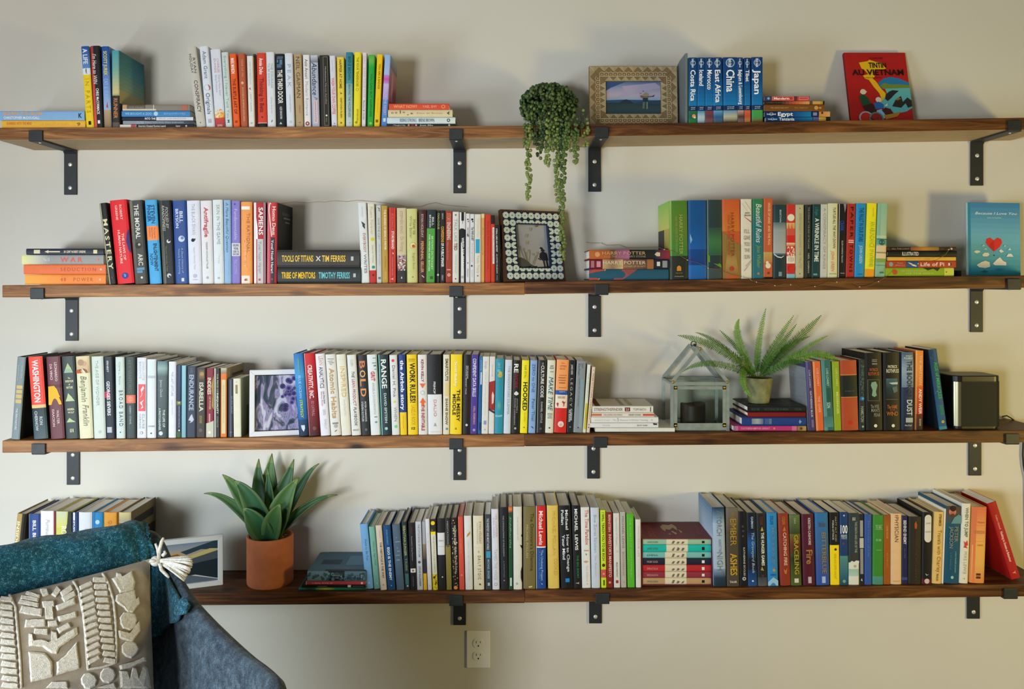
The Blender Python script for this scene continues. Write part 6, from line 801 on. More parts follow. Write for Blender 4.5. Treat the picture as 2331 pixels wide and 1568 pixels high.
 (2303,2325,2248,1147,'a81c1c','red|bright red leaning book',[('Outliers Gladwell',.16,.35,'dc8c84',.2,.0),('Nothing to Sneeze at Behaviour',.38,.78,'e8c0b8',.26,.0),('Y',.9,.94,'e0a8a0',.3,0)],dict(hb=0,d=.14,y=-.15))])
# ================================================================= OTHER THINGS ON THE SHELVES
def place(k, px, y):       # x and board height under a pixel column
    x = (px-CX)/sc(y); return x, shelf_z(k, x)+.0003
# ---- boxed set in a maroon slipcase
def slipcase():
    y = -.165; s = sc(y); x0, x1 = (1461-CX)/s, (1621-CX)/s; zb = max(shelf_z(4, x0), shelf_z(4, x1))+.0003
    zt = EYE+(HY-1225)/s; t = .0022; H = zt-zb; Wd = x1-x0; Dp = .155
    g = G()
    for a, b in (((0,0,0),(Wd,Dp,t)), ((0,0,H-t),(Wd,Dp,H)), ((0,0,t),(t,Dp,H-t)), ((Wd-t,0,t),(Wd,Dp,H-t)), ((t,Dp-t,t),(Wd-t,Dp,H-t))): g.box(a, b)
    o = g.obj('slipcase', mat('maroon_board', '6c2028', .55, noise=.08, nscale=30)); o.location = (x0, y, zb)
    tag(o, 'maroon slipcase holding seven classics flat, gold stamped top', 'slipcase')
    g = G(); gold = lin('a8823c'); P = lambda u, v: (Wd*u, Dp*(1-v), H+.0004)
    for pts in ([(.36,.3),(.42,.15),(.5,.2),(.56,.12),(.6,.3),(.58,.55),(.54,.35),(.47,.5),(.42,.45),(.4,.6),(.37,.5)], [(.5,.55),(.55,.7),(.52,.8),(.48,.6)], [(.6,.45),(.64,.6),(.61,.7)], [(.42,.7),(.46,.75),(.43,.8)]):
        g.add([P(u, v) for u, v in pts], [tuple(range(len(pts)))], gold)
    g.obj('gold_stamp', attr_mat('gold_foil', .3, .8), o, fix=False)
    g = G()
    for tx, v0, v1, u0, u1 in (('THE COMPLETE CLASSICS', .2, .95, .03, .06), ('SEVEN NOVELS', .2, .95, .13, .22), ('AUTHOR', .25, .8, .85, .9)):
        vs, fs = compose(tx, 'l'); g.add([P(u0+(u1-u0)*(1-b) if False else u0+(u1-u0)*b, v0+(v1-v0)*a) for a, b in vs], fs, lin('a8584c'))
    g.obj('title_lettering', M_PRINT, o, fix=False)
    out = []; z = zb+t+.0003
    data = [('96b89c','mint','mint green cloth classic'),('1cb0a4','turquoise','vivid turquoise cloth classic'),('78b4b0','aqua','dusty aqua cloth classic'),('1f2438','navy','navy cloth classic'),('b4282c','red','scarlet cloth classic'),('8c3040','rose','dark rose cloth classic'),('b89468','sand','sandy beige cloth classic')]
    hs = [12.5, 16.5, 13.8, 15.2, 15.4, 14, 14.6]; tot = sum(hs); avail = H-2*t-.001
    for i in range(6, -1, -1):
        th = hs[i]/tot*avail; c, sh, de = data[i]; ink = 'k' if i in (0, 1, 2, 6) else 'dcdcd4'; rr = random.Random(i)
        it = [(.345+.02*(i > 1)*-1, .66-.02*(i > 1), 'd6ccb0'), (['CHARLES DICKENS','JANE EYRE','EMMA','MOBY DICK','DRACULA','PERSUASION','WALDEN'][i], .06, .22, '4c6c64' if i in (0,1,2,6) else 'c89c94', .3, 0, 'l'), (.865, .905, ink, -.22, .22)]
        for q in range(3):
            a = .42+.07*q; it.append(('#', '6c6458', [(a, -.3), (a+.02, rr.uniform(0,.3)), (a+.05, rr.uniform(-.1,.3)), (a+.03, -.28)]))
        b = book_mesh(th-.0007, Wd-2*t-.002, Dp-.006, c, c, 1, it, 'book', {})
        b.location = (x1-t-.001, y+.001, z+th/2); b.rotation_euler = (0, -PI/2, 0); z += th
        tag(b, f"{de} {'at the top of' if i == 0 else 'at the bottom of' if i == 6 else 'under the '+data[i-1][1]+' one in'} the maroon slipcase", 'book', 'cloth classics in the maroon slipcase')
slipcase()

# ---- books standing with the cover to the room
def facing_book(label, k, pxl, pxr, y, Wd, H, th, yaw, lean, roll, col, art, spine=None):
    x = ((pxl+pxr)/2-CX)/sc(y); z = shelf_z(k, x)+.0005
    t = empty('book', (x, y, z), (-lean, roll, yaw)); tag(t, label, 'book')
    g = G(); hb = .0022
    c = lin(col)
    g.box((-Wd/2, -th, 0), (Wd/2, -th+hb, H), c); g.box((-Wd/2, -hb, 0), (Wd/2, 0, H), c); g.box((-Wd/2, -th+hb, 0), (-Wd/2+hb, -hb, H), lin(spine) if spine else c)
    o = g.obj('cover', M_COVER, t); bevel(o, .0008, 1)
    g = G(); g.box((-Wd/2+hb, -th+hb, .003), (Wd/2-.003, -hb, H-.003)); g.obj('page_block', M_PAGES, t)
    e = empty('cover_face', (-Wd/2, -th, 0)); e.parent = t
    flat_art(art, Wd, H, 0, 'cover_print', e)
    for ch in list(e.children): ch.parent = t; ch.location = (-Wd/2, -th, 0)
    bpy.data.objects.remove(e)
    return t
viet = [('#','e0b41c',[(.23,.14),(.38,.12),(.4,.1),(.5,.13),(.6,.14),(.64,.2),(.66,.22),(.6,.24),(.48,.25),(.43,.27),(.45,.3),(.46,.34),(.42,.36),(.47,.4),(.54,.5),(.6,.56),(.61,.6),(.52,.7),(.5,.68),(.52,.62),(.5,.56),(.42,.47),(.36,.38),(.3,.36),(.27,.32),(.36,.3),(.3,.24),(.26,.22)]),
 ('#','2474b0',[(.5,.42),(.6,.36),(.72,.34),(.85,.36),(1,.42),(1,.5),(.55,.5)]),('#','6c8438',[(.53,.46),(.6,.42),(.68,.44),(.8,.44),(1,.45),(1,.5),(.58,.5)]),
 ('#','5cb0b4',[(.6,.5),(1,.49),(1,.76),(.9,.81),(.72,.84),(.55,.78),(.5,.7),(.58,.62),(.62,.56)]),
 ('#','24282c',[(.6,.58),(.66,.54),(.72,.52),(.82,.53),(.74,.58),(.68,.63),(.62,.67),(.58,.64)]),('#','2c2a24',[(.68,.74),(.74,.66),(.84,.6),(.86,.68),(.94,.62),(1,.66),(1,.74),(.93,.76),(.9,.7),(.82,.76)]),('#','8c7430',[(.74,.65),(.8,.62),(.84,.64),(.78,.66)]),
 ('T','LES AVENTURES',.4,.62,.07,.095,'1e1416','bi'),('T','TINTIN',.38,.66,.145,.215,'16100c','b'),('T','AU VIETNAM',.1,.93,.24,.315,'16100c','b'),('T','HANOI SAIGON HUE',.3,.56,.345,.36,'3c1414','l'),
 ('@',.24,.545,.009,'dcd0c0'),('#','dcd0c0',[(.18,.56),(.3,.55),(.3,.54),(.22,.53)]),('#','1c4c38',[(.17,.6),(.24,.58),(.3,.62),(.34,.7),(.28,.75),(.2,.73)]),('#','3c1c18',[(.2,.74),(.36,.7),(.42,.8),(.3,.92),(.26,.84)]),
 ('@',.47,.655,.009,'dcd0bc'),('#','2468b0',[(.39,.7),(.47,.68),(.54,.72),(.53,.77),(.4,.78)]),('#','e0dcd4',[(.55,.74),(.61,.7),(.6,.74)]),('#','7cb8d8',[(.42,.8),(.5,.78),(.56,.88),(.5,.93),(.42,.86)]),('#','a87c30',[(.52,.86),(.8,.82),(.74,.88),(.55,.92)]),('#','4c1c1c',[(.5,.8),(.56,.76),(.64,.78),(.68,.84),(.56,.86)]),
 ('@',.24,.9,.022,'94a8b0'),('@',.24,.9,.0175,'b82420'),('@',.4,.91,.022,'4c8080'),('@',.4,.91,.0175,'8c2420'),('#','1c2024',[(.26,.88),(.4,.94),(.7,.93),(.7,.96),(.4,.97)])]
facing_book('red comic album with yellow country map and lake, cover facing out', 1, 1931, 2081.5, -.062, .189, .2435, .012, 0, .24, 0, 'b01c1c', viet, '5c1414')
ilu = [('G',0,1,0,1,['3f82b4','6cb0cc','2c8c9c']),('#','2c84a8',[(0,0),(.05,0),(.05,1),(0,1)]),('T','Because I Love You',.14,.93,.13,.165,'e0ecf0','i'),('T','Guido Van Genechten',.37,.64,.2,.215,'d0e4ec','l'),
 ('#','d8302c',[(.33,.55),(.35,.5),(.42,.48),(.49,.52),(.56,.48),(.63,.5),(.65,.55),(.6,.61),(.49,.675),(.38,.6)]),('#','c02428',[(.42,.56),(.49,.52),(.5,.6),(.49,.675),(.4,.61)]),('@',.49,.725,.002,'1c2428'),
 ('#','dcd8cc',[(.1,.68),(.14,.66),(.2,.66),(.23,.68),(.16,.7)]),('#','dcd8cc',[(.26,.72),(.3,.69),(.38,.69),(.4,.72),(.36,.74),(.28,.74)]),('#','e4dcc8',[(.15,.86),(.24,.82),(.32,.8),(.4,.82),(.41,.88),(.32,.9),(.2,.89)]),
 ('#','e4e0d4',[(.46,.84),(.54,.78),(.6,.75),(.66,.8),(.72,.82),(.72,.86),(.5,.86)]),('#','dcdcd4',[(.58,.66),(.62,.64),(.68,.67),(.62,.69)]),('#','dcdcd4',[(.72,.74),(.76,.7),(.82,.7),(.86,.74)]),('#','d0d8d8',[(.75,.65),(.79,.62),(.82,.65)]),('#','c8d0cc',[(.28,.64),(.33,.63),(.36,.65)]),('#','c8d0cc',[(.25,.6),(.29,.58),(.31,.6)]),('#','c8d0d0',[(.67,.6),(.7,.58),(.72,.6)]),
 ('#','1c6474',[(.22,.95),(.3,.93),(.37,.95),(.3,.965)]),('#','2c7890',[(.47,.92),(.57,.9),(.68,.92),(.57,.935)])]
facing_book('light blue picture book with red heart balloon over clouds', 2, 2196, 2319, -.075, .1585, .2185, .014, .03, .04, .012, '4c8cb0', ilu, 'b8d0c4')

# ---- bookends
g = G(); y = -.172; s = sc(y); x = (1565.5-CX)/s; zb = shelf_z(1, x-.01)+.0004; H = EYE+(HY-121)/s-zb
pr = [(0,0),(.128,0),(.128,H-.012)]+[(.128-.06*i/6, H-.012+.012*math.sin(i/6*PI/2)) for i in range(1, 7)]+[(.0,H)]
n = len(pr); g.v = [(-.0068, a, b) for a, b in pr]+[(0, a, b) for a, b in pr]
g.face(tuple(range(n))); g.face(tuple(range(n, 2*n))[::-1])
for i in range(n): g.face((i, n+i, n+(i+1) % n, (i+1) % n))
o = g.obj('bookend', mat('grey_bookend', '6c7478', .6, noise=.05)); o.location = (x, y, zb); tag(o, 'plain grey slab bookend beside the blue travel guides', 'bookend'); bevel(o, .001, 2)
g = G(); y = -.165; s = sc(y); x = (1841.2-CX)/s
zs = shelf_z(3, x)+.0004; g.box((-.003, 0, 0), (-.0005, .13, EYE+(HY-836)/s-zs)); 
m = mat('brushed_silver', 'a8b0b8', .38, metal=.5, noise=.12, nscale=5, stretch=(1, 3, 60))
o = g.obj('bookend', m); o.location = (x, y, zs+.0002); o.rotation_euler = (0, -.055, 0); tag(o, 'brushed silver plate bookend behind the fern, beside violet book', 'bookend')
x, z = place(2, 2181, -.1); g = G(); g.box((-.004, 0, 0), (.010, .06, .017)); o = g.obj('bookend', mat('black_block', '16181a', .6)); o.location = (x, -.1, z); tag(o, 'small black block between lime book and heart balloon book', 'bookend'); bevel(o, .001, 2)

# ---- picture frames
def frame_root(label, k, px, y, yaw, lean, roll=0):
    x, z = place(k, px, y); t = empty('picture_frame', (x, y, z), (-lean, roll, yaw)); return tag(t, label, 'picture frame', None)
def ring(g, x0, x1, z0, z1, bw, y0, y1, col=(.8,.8,.8)):
    """mitred frame moulding"""
    o = [(x0, z0), (x1, z0), (x1, z1), (x0, z1)]; i = [(x0+bw[0], z0+bw[1]), (x1-bw[0], z0+bw[1]), (x1-bw[0], z1-bw[1]), (x0+bw[0], z1-bw[1])]
    for a in range(4):
        b = (a+1) % 4; v = [(*o[a][:1], y0, o[a][1]), (o[b][0], y0, o[b][1]), (i[b][0], y0, i[b][1]), (i[a][0], y0, i[a][1])]
        v += [(p[0], y1, p[2]) for p in v]
        g.add(v, ((0,1,2,3), (7,6,5,4), (0,4,5,1), (1,5,6,2), (2,6,7,3), (3,7,4,0)), col)
def glassy():
    m = bpy.data.materials.new('thin_glass'); m.use_nodes = True; nt = m.node_tree; nt.nodes.remove(nt.nodes['Principled BSDF'])
    t = nt.nodes.new('ShaderNodeBsdfTransparent'); t.inputs[0].default_value = (.86, .92, .88, 1); gl = nt.nodes.new('ShaderNodeBsdfGlossy'); gl.inputs['Roughness'].default_value = .04
    fr = nt.nodes.new('ShaderNodeFresnel'); fr.inputs[0].default_value = 1.5; mx = nt.nodes.new('ShaderNodeMixShader')
    nt.links.new(fr.outputs[0], mx.inputs[0]); nt.links.new(t.outputs[0], mx.inputs[1]); nt.links.new(gl.outputs[0], mx.inputs[2]); nt.links.new(mx.outputs[0], nt.nodes['Material Output'].inputs[0])
    return m
M_GLASS = glassy()
def picture(t, x0, z0, Wd, Hd, y, art, name='photo'):
    g = G(); g.box((x0, y, z0), (x0+Wd, y+.001, z0+Hd), lin('d8d8d8')); p = g.obj(name, M_PRINT, t)
    e = bpy.data.objects.new('tmp', None); flat_art(art, Wd, Hd, 0, 'photo_print', p)
    bpy.data.objects.remove(e)
    for ch in p.children: ch.location = (x0, y, z0)
def stand_back(t, Wd, H, y):
    g = G(); g.box((.004, y, .004), (Wd-.004, y+.004, H-.004)); g.obj('backing', mat('frame_back', '2a2622', .8), t)
def carved_frame():
    y = -.095; s = sc(y); t = frame_root('tan carved geometric frame with photo of a couple on a hill', 1, 1341, y, 0, .08)
    Wd, H = 201/s, 146.5/s; bw = .05; ivory = lin('cfc39a'); tan = lin('80694a')
    g = G(); ring(g, 0, Wd, 0, H, (bw, .0465), -.012, 0, tan); o = g.obj('moulding', attr_mat('carved_bone', .7, .2, .12), t); bevel(o, .001, 1)
    g = G(); yy = -.0121
    def ln(a, b, w_=.0011, hgt=.0012):
        a = Vector((a[0], yy-hgt/2, a[1])); b = Vector((b[0], yy-hgt/2, b[1])); g.bar(a, b, w_, hgt, ivory)
    i0, i1 = .0185, .0315      # ring of arched cells
    for (a, b, c, d) in (((i1, i1), (Wd-i1, i1), 0, 0), ((i1, H-i1), (Wd-i1, H-i1), 0, 0), ((i1, i1), (i1, H-i1), 0, 0), ((Wd-i1, i1), (Wd-i1, H-i1), 0, 0)): ln(a, b, .0014)
    def cells(n, P):
        for q in range(n):
            a = q/n; b = (q+1)/n; m_ = (a+b)/2
            ln(P(a, i1), P(a, i0+.003)); ln(P(a, i0+.003), P(m_, i0)); ln(P(m_, i0), P(b, i0+.003))
            c = P(m_, (i0+i1)/2+.001); g.ball((c[0], yy-.0003, c[1]), .0017, .0014, .0017, 6, 4, ivory)
    horiz = lambda z0, sg: (lambda u, d: (i1+(Wd-2*i1)*u, z0+sg*d)); vert = lambda x0, sg: (lambda u, d: (x0+sg*d, i1+(H-2*i1)*u))
    cells(15, horiz(0, 1)); cells(15, horiz(H, -1)); cells(10, vert(0, 1)); cells(10, vert(Wd, -1))
    def chev(n, P, d0, d1):
        for q in range(n):
            a = q/n; b = (q+1)/n; m_ = (a+b)/2
            for e in (0, .2, .4, .6, .8):
                f = lambda u: a+(b-a)*u
                ln(P(f(e/2), d0), P(f(.5), d0+(d1-d0)*(1-e)), .0008); ln(P(f(.5), d0+(d1-d0)*(1-e)), P(f(1-e/2), d0), .0008)
    ho = lambda z0, sg: (lambda u, d: (.002+(Wd-.004)*u, z0+sg*d)); ve = lambda x0, sg: (lambda u, d: (x0+sg*d, .002+(H-.004)*u))
    chev(9, ho(0, 1), .0015, .016); chev(9, ho(H, -1), .0015, .016); chev(6, ve(0, 1), .0015, .016); chev(6, ve(Wd, -1), .0015, .016)
    hi = lambda z0, sg: (lambda u, d: (bw-.002+(Wd-2*bw+.004)*u, z0+sg*d)); vi = lambda x0, sg: (lambda u, d: (x0+sg*d, bw+(H-2*bw)*u))
    chev(7, hi(0, 1), .0455, .033); chev(7, hi(H, -1), .0455, .033); chev(5, vi(0, 1), .049, .033); chev(5, vi(Wd, -1), .049, .033)
    o = g.obj('carved_pattern', bpy.data.materials['carved_bone'], t); o['kind'] = 'stuff'
    stand_back(t, Wd, H, -.003)
    art = [('G',0,1,0,.62,['4c6c98','8c94b4','b0a4b8','7ca0c0']),('#','34507c',[(0,0),(.4,0),(.25,.1),(.1,.2),(0,.3)]),('#','a49cb8',[(.3,.15),(.9,.05),(1,.2),(.7,.3),(.4,.45),(.2,.5),(.35,.3)]),('#','2c4c74',[(0,.57),(.3,.55),(1,.57),(1,.66),(0,.66)]),('G',0,1,.64,1,['263c44','32484c','28404c']),('#','223440',[(.25,.66),(.32,.56),(.38,.54),(.44,.58),(.52,.66)]),('#','2c4450',[(.5,.64),(.8,.6),(1,.56),(1,.68),(.5,.68)]),
      ('@',.68,.3,.0016,'5c4040'),('@',.63,.37,.0015,'7c5850'),('#','8c8c6c',[(.65,.42),(.72,.34),(.77,.38),(.76,.5),(.66,.52)]),('#','7c5448',[(.62,.42),(.7,.46),(.82,.44),(.84,.47),(.64,.5)]),('#','20303c',[(.82,.46),(.88,.41),(.86,.47)]),('#','243848',[(.67,.5),(.76,.5),(.75,.64),(.67,.62)]),('#','5c6c60',[(.67,.62),(.71,.62),(.7,.82),(.66,.82)]),('#','6c7c70',[(.73,.62),(.76,.62),(.76,.82),(.73,.84)])]
    picture(t, bw-.002, .0445, Wd-2*bw+.004, H-.089, -.006, art)
carved_frame()
def mosaic_frame():
    y = -.168; s = sc(y); yaw = .42; lean = .18; Wd = .196; H = .214
    t = frame_root('dark blue and white mosaic frame with drawing, brown wooden edge', 2, 1146, y, yaw, lean)
    g = G(); ring(g, 0, Wd, 0, H, (.0055, .0055), -.016, 0, lin('4c3020')); g.obj('wooden_edge', attr_mat('frame_wood', .5, .3, .2), t)
    g = G(); bw = .046; ring(g, .0055, Wd-.0055, .0055, H-.0055, (bw-.0055, .0365), -.0165, -.002, lin('14243c')); g.obj('moulding', attr_mat('resin_inlay', .3, .5), t)
    g = G(); white = lin('c8d4cc'); yy = -.01668
    def flower(cx, cz, r):
        for q in range(8):
            a = PI/4*q+PI/8; d = Vector((math.cos(a), math.sin(a))); pn = Vector((-d.y, d.x)); pts = []
            for u, w_ in ((.12, .0), (.45, .2), (.82, .31), (.98, .2), (.98, -.2), (.82, -.31), (.45, -.2)):
                p = Vector((cx, cz))+d*u*r+pn*w_*r; pts.append((p.x, p.y))
            if all(.0055 < p[0] < Wd-.0055 and .0055 < p[1] < H-.0055 for p in pts) and not any(bw < p[0] < Wd-bw and .042 < p[1] < H-.042 for p in pts):
                g.prism(pts, yy-.0004, yy+.0005, white)
    r = .0102; nx = int((Wd-.011)/(2*r)); nz = int((H-.011)/(2*r)); sx = (Wd-.011)/nx; sz = (H-.011)/nz
    for a in range(nx):
        for b in range(nz):
            cx = .0055+sx*(a+.5); cz = .0055+sz*(b+.5)
            if bw < cx < Wd-bw and .042 < cz < H-.042: continue
            flower(cx, cz, r)
    o = g.obj('mosaic_inlay', bpy.data.materials['resin_inlay'], t); o['kind'] = 'stuff'
    stand_back(t, Wd, H, -.002)
    stem = lambda x, z, x2, z2: ('#','6c6c50',[(x,z),(x2,z2),(x2+.012,z2),(x+.012,z)])
    art = [('G',0,1,0,1,['a4a8b0','9c9ca4','a09c9c']),('#','4c4c4c',[(.0,.76),(.15,.75),(.32,.82),(.42,.9),(.6,.97),(0,.97)]),('#','16242c',[(0,.95),(.2,.97),(.4,.94),(.45,.97),(.6,.94),(.62,.97),(1,.95),(1,1),(0,1)]),
      ('@',.78,.56,.0062,'20242a'),('@',.735,.575,.0035,'a8a8a8'),('#','20242a',[(.76,.5),(.9,.6),(.8,.62)]),('#','1c2026',[(.72,.66),(.82,.6),(.94,.66),(.97,.82),(.78,.82),(.7,.76)]),('#','1c2026',[(.8,.82),(.85,.82),(.87,.96),(.83,.96)]),('#','1c2026',[(.89,.82),(.94,.82),(.96,.96),(.91,.96)]),('#','2a2c30',[(.66,.76),(.74,.8),(.73,.82),(.65,.78)]),
      stem(.26,.85,.12,.55), stem(.3,.85,.24,.6), stem(.36,.88,.42,.62), stem(.46,.9,.6,.7), stem(.32,.85,.3,.68), stem(.5,.92,.66,.66)]
    for u, v in ((.12,.52),(.23,.57),(.4,.6),(.66,.65),(.3,.66),(.52,.68)): art.append(('#','8c8458',[(u-.02,v),(u,v-.035),(u+.02,v),(u,v+.05)]))
    for u, v in ((.5,.11),(.36,.26),(.36,.42)): art.append(('#','a08c50',[(u-.03,v+.05),(u,v-.04),(u+.03,v-.03),(u,v+.03)]))
    art.append(('#','7c5c2c',[(.62,.06),(.68,.01),(.75,0),(.7,.05)]))
    picture(t, .045, .041, Wd-.09, H-.082, -.006, art)
mosaic_frame()
def white_frame(label, k, px, y, yaw, lean, roll, Wd, H, bw, art, extra=None):
    t = frame_root(label, k, px, y, yaw, lean, roll)
    g = G(); ring(g, 0, Wd, 0, H, (bw, bw), -.016, 0); o = g.obj('moulding', mat('white_frame_paint', 'dfe1e4', .45), t); bevel(o, .001, 1)
    stand_back(t, Wd, H, -.003)
    if extra: extra(t)
    else: picture(t, bw-.001, bw-.001, Wd-2*bw+.002, H-2*bw+.002, -.007, art)
    return t
def bloom(t):
    m = bpy.data.materials.new('abstract_print'); m.use_nodes = True; nt = m.node_tree; p = nt.nodes['Principled BSDF']; L = nt.links.new
    tc = nt.nodes.new('ShaderNodeTexCoord'); mp = nt.nodes.new('ShaderNodeMapping'); mp.inputs['Scale'].default_value = (34, 1, 15); mp.inputs['Rotation'].default_value = (0, .35, 0); L(tc.outputs['Object'], mp.inputs[0])
    n = nt.nodes.new('ShaderNodeTexNoise'); n.inputs['Scale'].default_value = 1; n.inputs['Detail'].default_value = 6; n.inputs['Distortion'].default_value = 1.5; L(mp.outputs[0], n.inputs['Vector'])
    r = nt.nodes.new('ShaderNodeValToRGB'); e = r.color_ramp.elements; e[0].position = .36; e[0].color = (*lin('26384a'), 1); e[1].position = .66; e[1].color = (*lin('c0c4cc'), 1)
    for po, c in ((.45, '4c5064'), (.5, '9c9cb4'), (.54, '7c6c9c'), (.6, 'b4b0c8')): x = e.new(po); x.color = (*lin(c), 1)
    L(n.outputs[0], r.inputs[0]); L(r.outputs[0], p.inputs['Base Color']); p.inputs['Roughness'].default_value = .3
    g = G(); g.box((.0125, -.007, .0165), (.139, -.006, .174)); g.obj('photo', m, t)
    g = G(); rr = random.Random(3)
    for q in range(16):
        cx, cz, rd = rr.uniform(.09, .13), rr.uniform(.06, .165), rr.uniform(.004, .009)
        for r2, c in ((rd, lin(rr.choice(['5c4c8c', '4c3c74', '6c5ca0']))), (rd*.55, lin('2c2c50'))):
            g.add([(cx+r2*math.cos(a), -.0072-(.0001 if r2 < rd else 0)-q*2e-5, cz+r2*math.sin(a)) for a in [PI*i/6 for i in range(12)]], [tuple(range(12))], c)
    g.obj('photo_print', M_PRINT, t, fix=False)
white_frame('white photo frame with purple abstract print beside ivory book', 3, 568.5, -.165, .22, .06, 0, .153, .191, .0145, None, bloom)
river = [('G',0,1,0,.45,['7c94b4','a8a49c','c8a478']),('#','c8a060',[(0,.3),(.3,.22),(.45,.36),(.0,.5)]),('#','8c5c34',[(.1,.3),(.3,.26),(.4,.36),(.2,.4)]),('#','2c4450',[(.35,.22),(.7,.1),(1,0),(1,.24),(.7,.2),(.45,.3)]),('#','c8bc7c',[(.2,.45),(.6,.3),(.85,.2),(1,.22),(1,.26),(.5,.42),(.1,.56)]),('#','4c5460',[(.1,.56),(.5,.42),(1,.26),(1,.5),(.5,.55),(0,.7)]),('#','1f2c34',[(0,.7),(.5,.54),(1,.46),(1,.95),(.6,.8),(0,.85)]),('#','5c6878',[(0,.85),(.5,.8),(.8,.9),(1,.97),(1,1),(0,1)])]
white_frame('white photo frame with river landscape behind the armchair', 4, 352, -.172, .36, .04, 0, .186, .146, .0145, river)

# ---- glass house lantern with candle
def lantern():
    y = -.158; s = sc(y); x0, z0 = place(3, 1526, y); Wd = 134/s; Hw = 112/s; Ha = 189/s; Dp = .125; t = empty('lantern', (x0, y, z0)); b = .0095
    tag(t, 'grey metal and glass house lantern holding a dark candle', 'lantern')
    g = G()
    for yy in (0, Dp):
        V = lambda x, z: (x, yy, z)
        for p, q in ((V(b/2, .0), V(b/2, Hw)), (V(Wd-b/2, 0), V(Wd-b/2, Hw)), (V(b, b/2+.004), V(Wd-b, b/2+.004)), (V(b, Hw-b/2), V(Wd-b, Hw-b/2)), (V(b/2, Hw), V(Wd/2, Ha)), (V(Wd-b/2, Hw), V(Wd/2, Ha))): g.bar(p, q, b, .005)
    for x, z in ((b/2, b/2), (Wd-b/2, b/2), (b/2, Hw-b/2), (Wd-b/2, Hw-b/2), (Wd/2, Ha-.002)): g.bar((x, 0, z), (x, Dp, z), b*.8, .006, up=Vector((0, 0, 1)))
    m = mat('galvanised_zinc', '8c9690', .5, metal=.3, noise=.12, nscale=60, bump=.2); g.obj('metal_frame', m, t)
    g = G(); g.box((.004, .003, .001), (Wd-.004, Dp-.003, .004)); g.obj('base_plate', m, t)
    # door frame inside the front
    g = G(); f = .010
    for a, c in (((f, -.003, .012), (f+b, -.0005, Hw-.012)), ((Wd-f-b, -.003, .012), (Wd-f, -.0005, Hw-.012)), ((f, -.003, .012), (Wd-f, -.0005, .012+b*1.2)), ((f, -.003, Hw-.012-b), (Wd-f, -.0005, Hw-.012))): g.box(a, c)
    g.obj('door_frame', m, t)
    def pane(vs): g = G(); g.add(vs, [tuple(range(len(vs)))]); g.obj('glass_pane', M_GLASS, t, fix=False)
    pane([(f, -.0008, .012), (Wd-f, -.0008, .012), (Wd-f, -.0008, Hw-.012), (f, -.0008, Hw-.012)]); pane([(b, Dp, b), (Wd-b, Dp, b), (Wd-b, Dp, Hw-b), (b, Dp, Hw-b)])
    pane([(b/2, .003, b), (b/2, Dp-.003, b), (b/2, Dp-.003, Hw-b), (b/2, .003, Hw-b)]); pane([(Wd-b/2, .003, b), (Wd-b/2, Dp-.003, b), (Wd-b/2, Dp-.003, Hw-b), (Wd-b/2, .003, Hw-b)])
    gold = mat('brass_stud', 'b08c3c', .3, metal=.8)
    for x, z in ((b/2+.002, Hw), (Wd-b/2-.002, Hw), (Wd/2, Ha-.002), (f+b/2, Hw-.016), (Wd-f-b/2, Hw-.016), (f+b/2, .017), (Wd-f-b/2, .017)):
        g = G(); g.ball((x, -.0045, z), .0042, .003, .0042, 8, 5); g.obj('stud', gold, t, smooth=True)
    g = G(); g.tube([(Wd/2+.008*math.cos(a), Dp*.62, Ha+.006+.008*math.sin(a)) for a in [2*PI*i/14 for i in range(15)]], .0014); g.ball((Wd/2, Dp*.5, Ha+.003), .005, .005, .005)
    g.obj('ring_handle', mat('dark_ring', '2c2c28', .4, metal=.6), t, smooth=True)
    # candle stands inside: its own thing
    yc = y+.06; sc_ = sc(yc); xc = (1577-CX)/sc_; r = 28/sc_
    prof = [(r*.97, 0), (r, .004), (r, .064), (r*.97, .067), (r*.85, .068), (r*.7, .0645), (r*.3, .061), (.0005, .0605)]
    g = G(); n = 28
    for rr, zz in prof: g.v += [(rr*math.cos(2*PI*j/n), rr*math.sin(2*PI*j/n), zz+(.003*math.sin(2*PI*j/n*2+1) if zz > .06 else 0)) for j in range(n)]
    for i in range(len(prof)-1):
        for j in range(n): g.face((i*n+j, i*n+(j+1) % n, (i+1)*n+(j+1) % n, (i+1)*n+j))
    g.face(tuple(range(n))[::-1])
    o = g.obj('candle', mat('brown_wax', '35291f', .5, noise=.3, nscale=30, bump=.3, bscale=60), smooth=True); o.location = (xc, yc, z0+.0042)
    tag(o, 'short dark brown pillar candle inside the glass lantern', 'candle')
    g = G(); g.tube([(0, 0, .06), (.001, 0, .068), (.003, .001, .072)], .0008, 5); g.obj('wick', mat('wick', '141210', .9), o)
lantern()

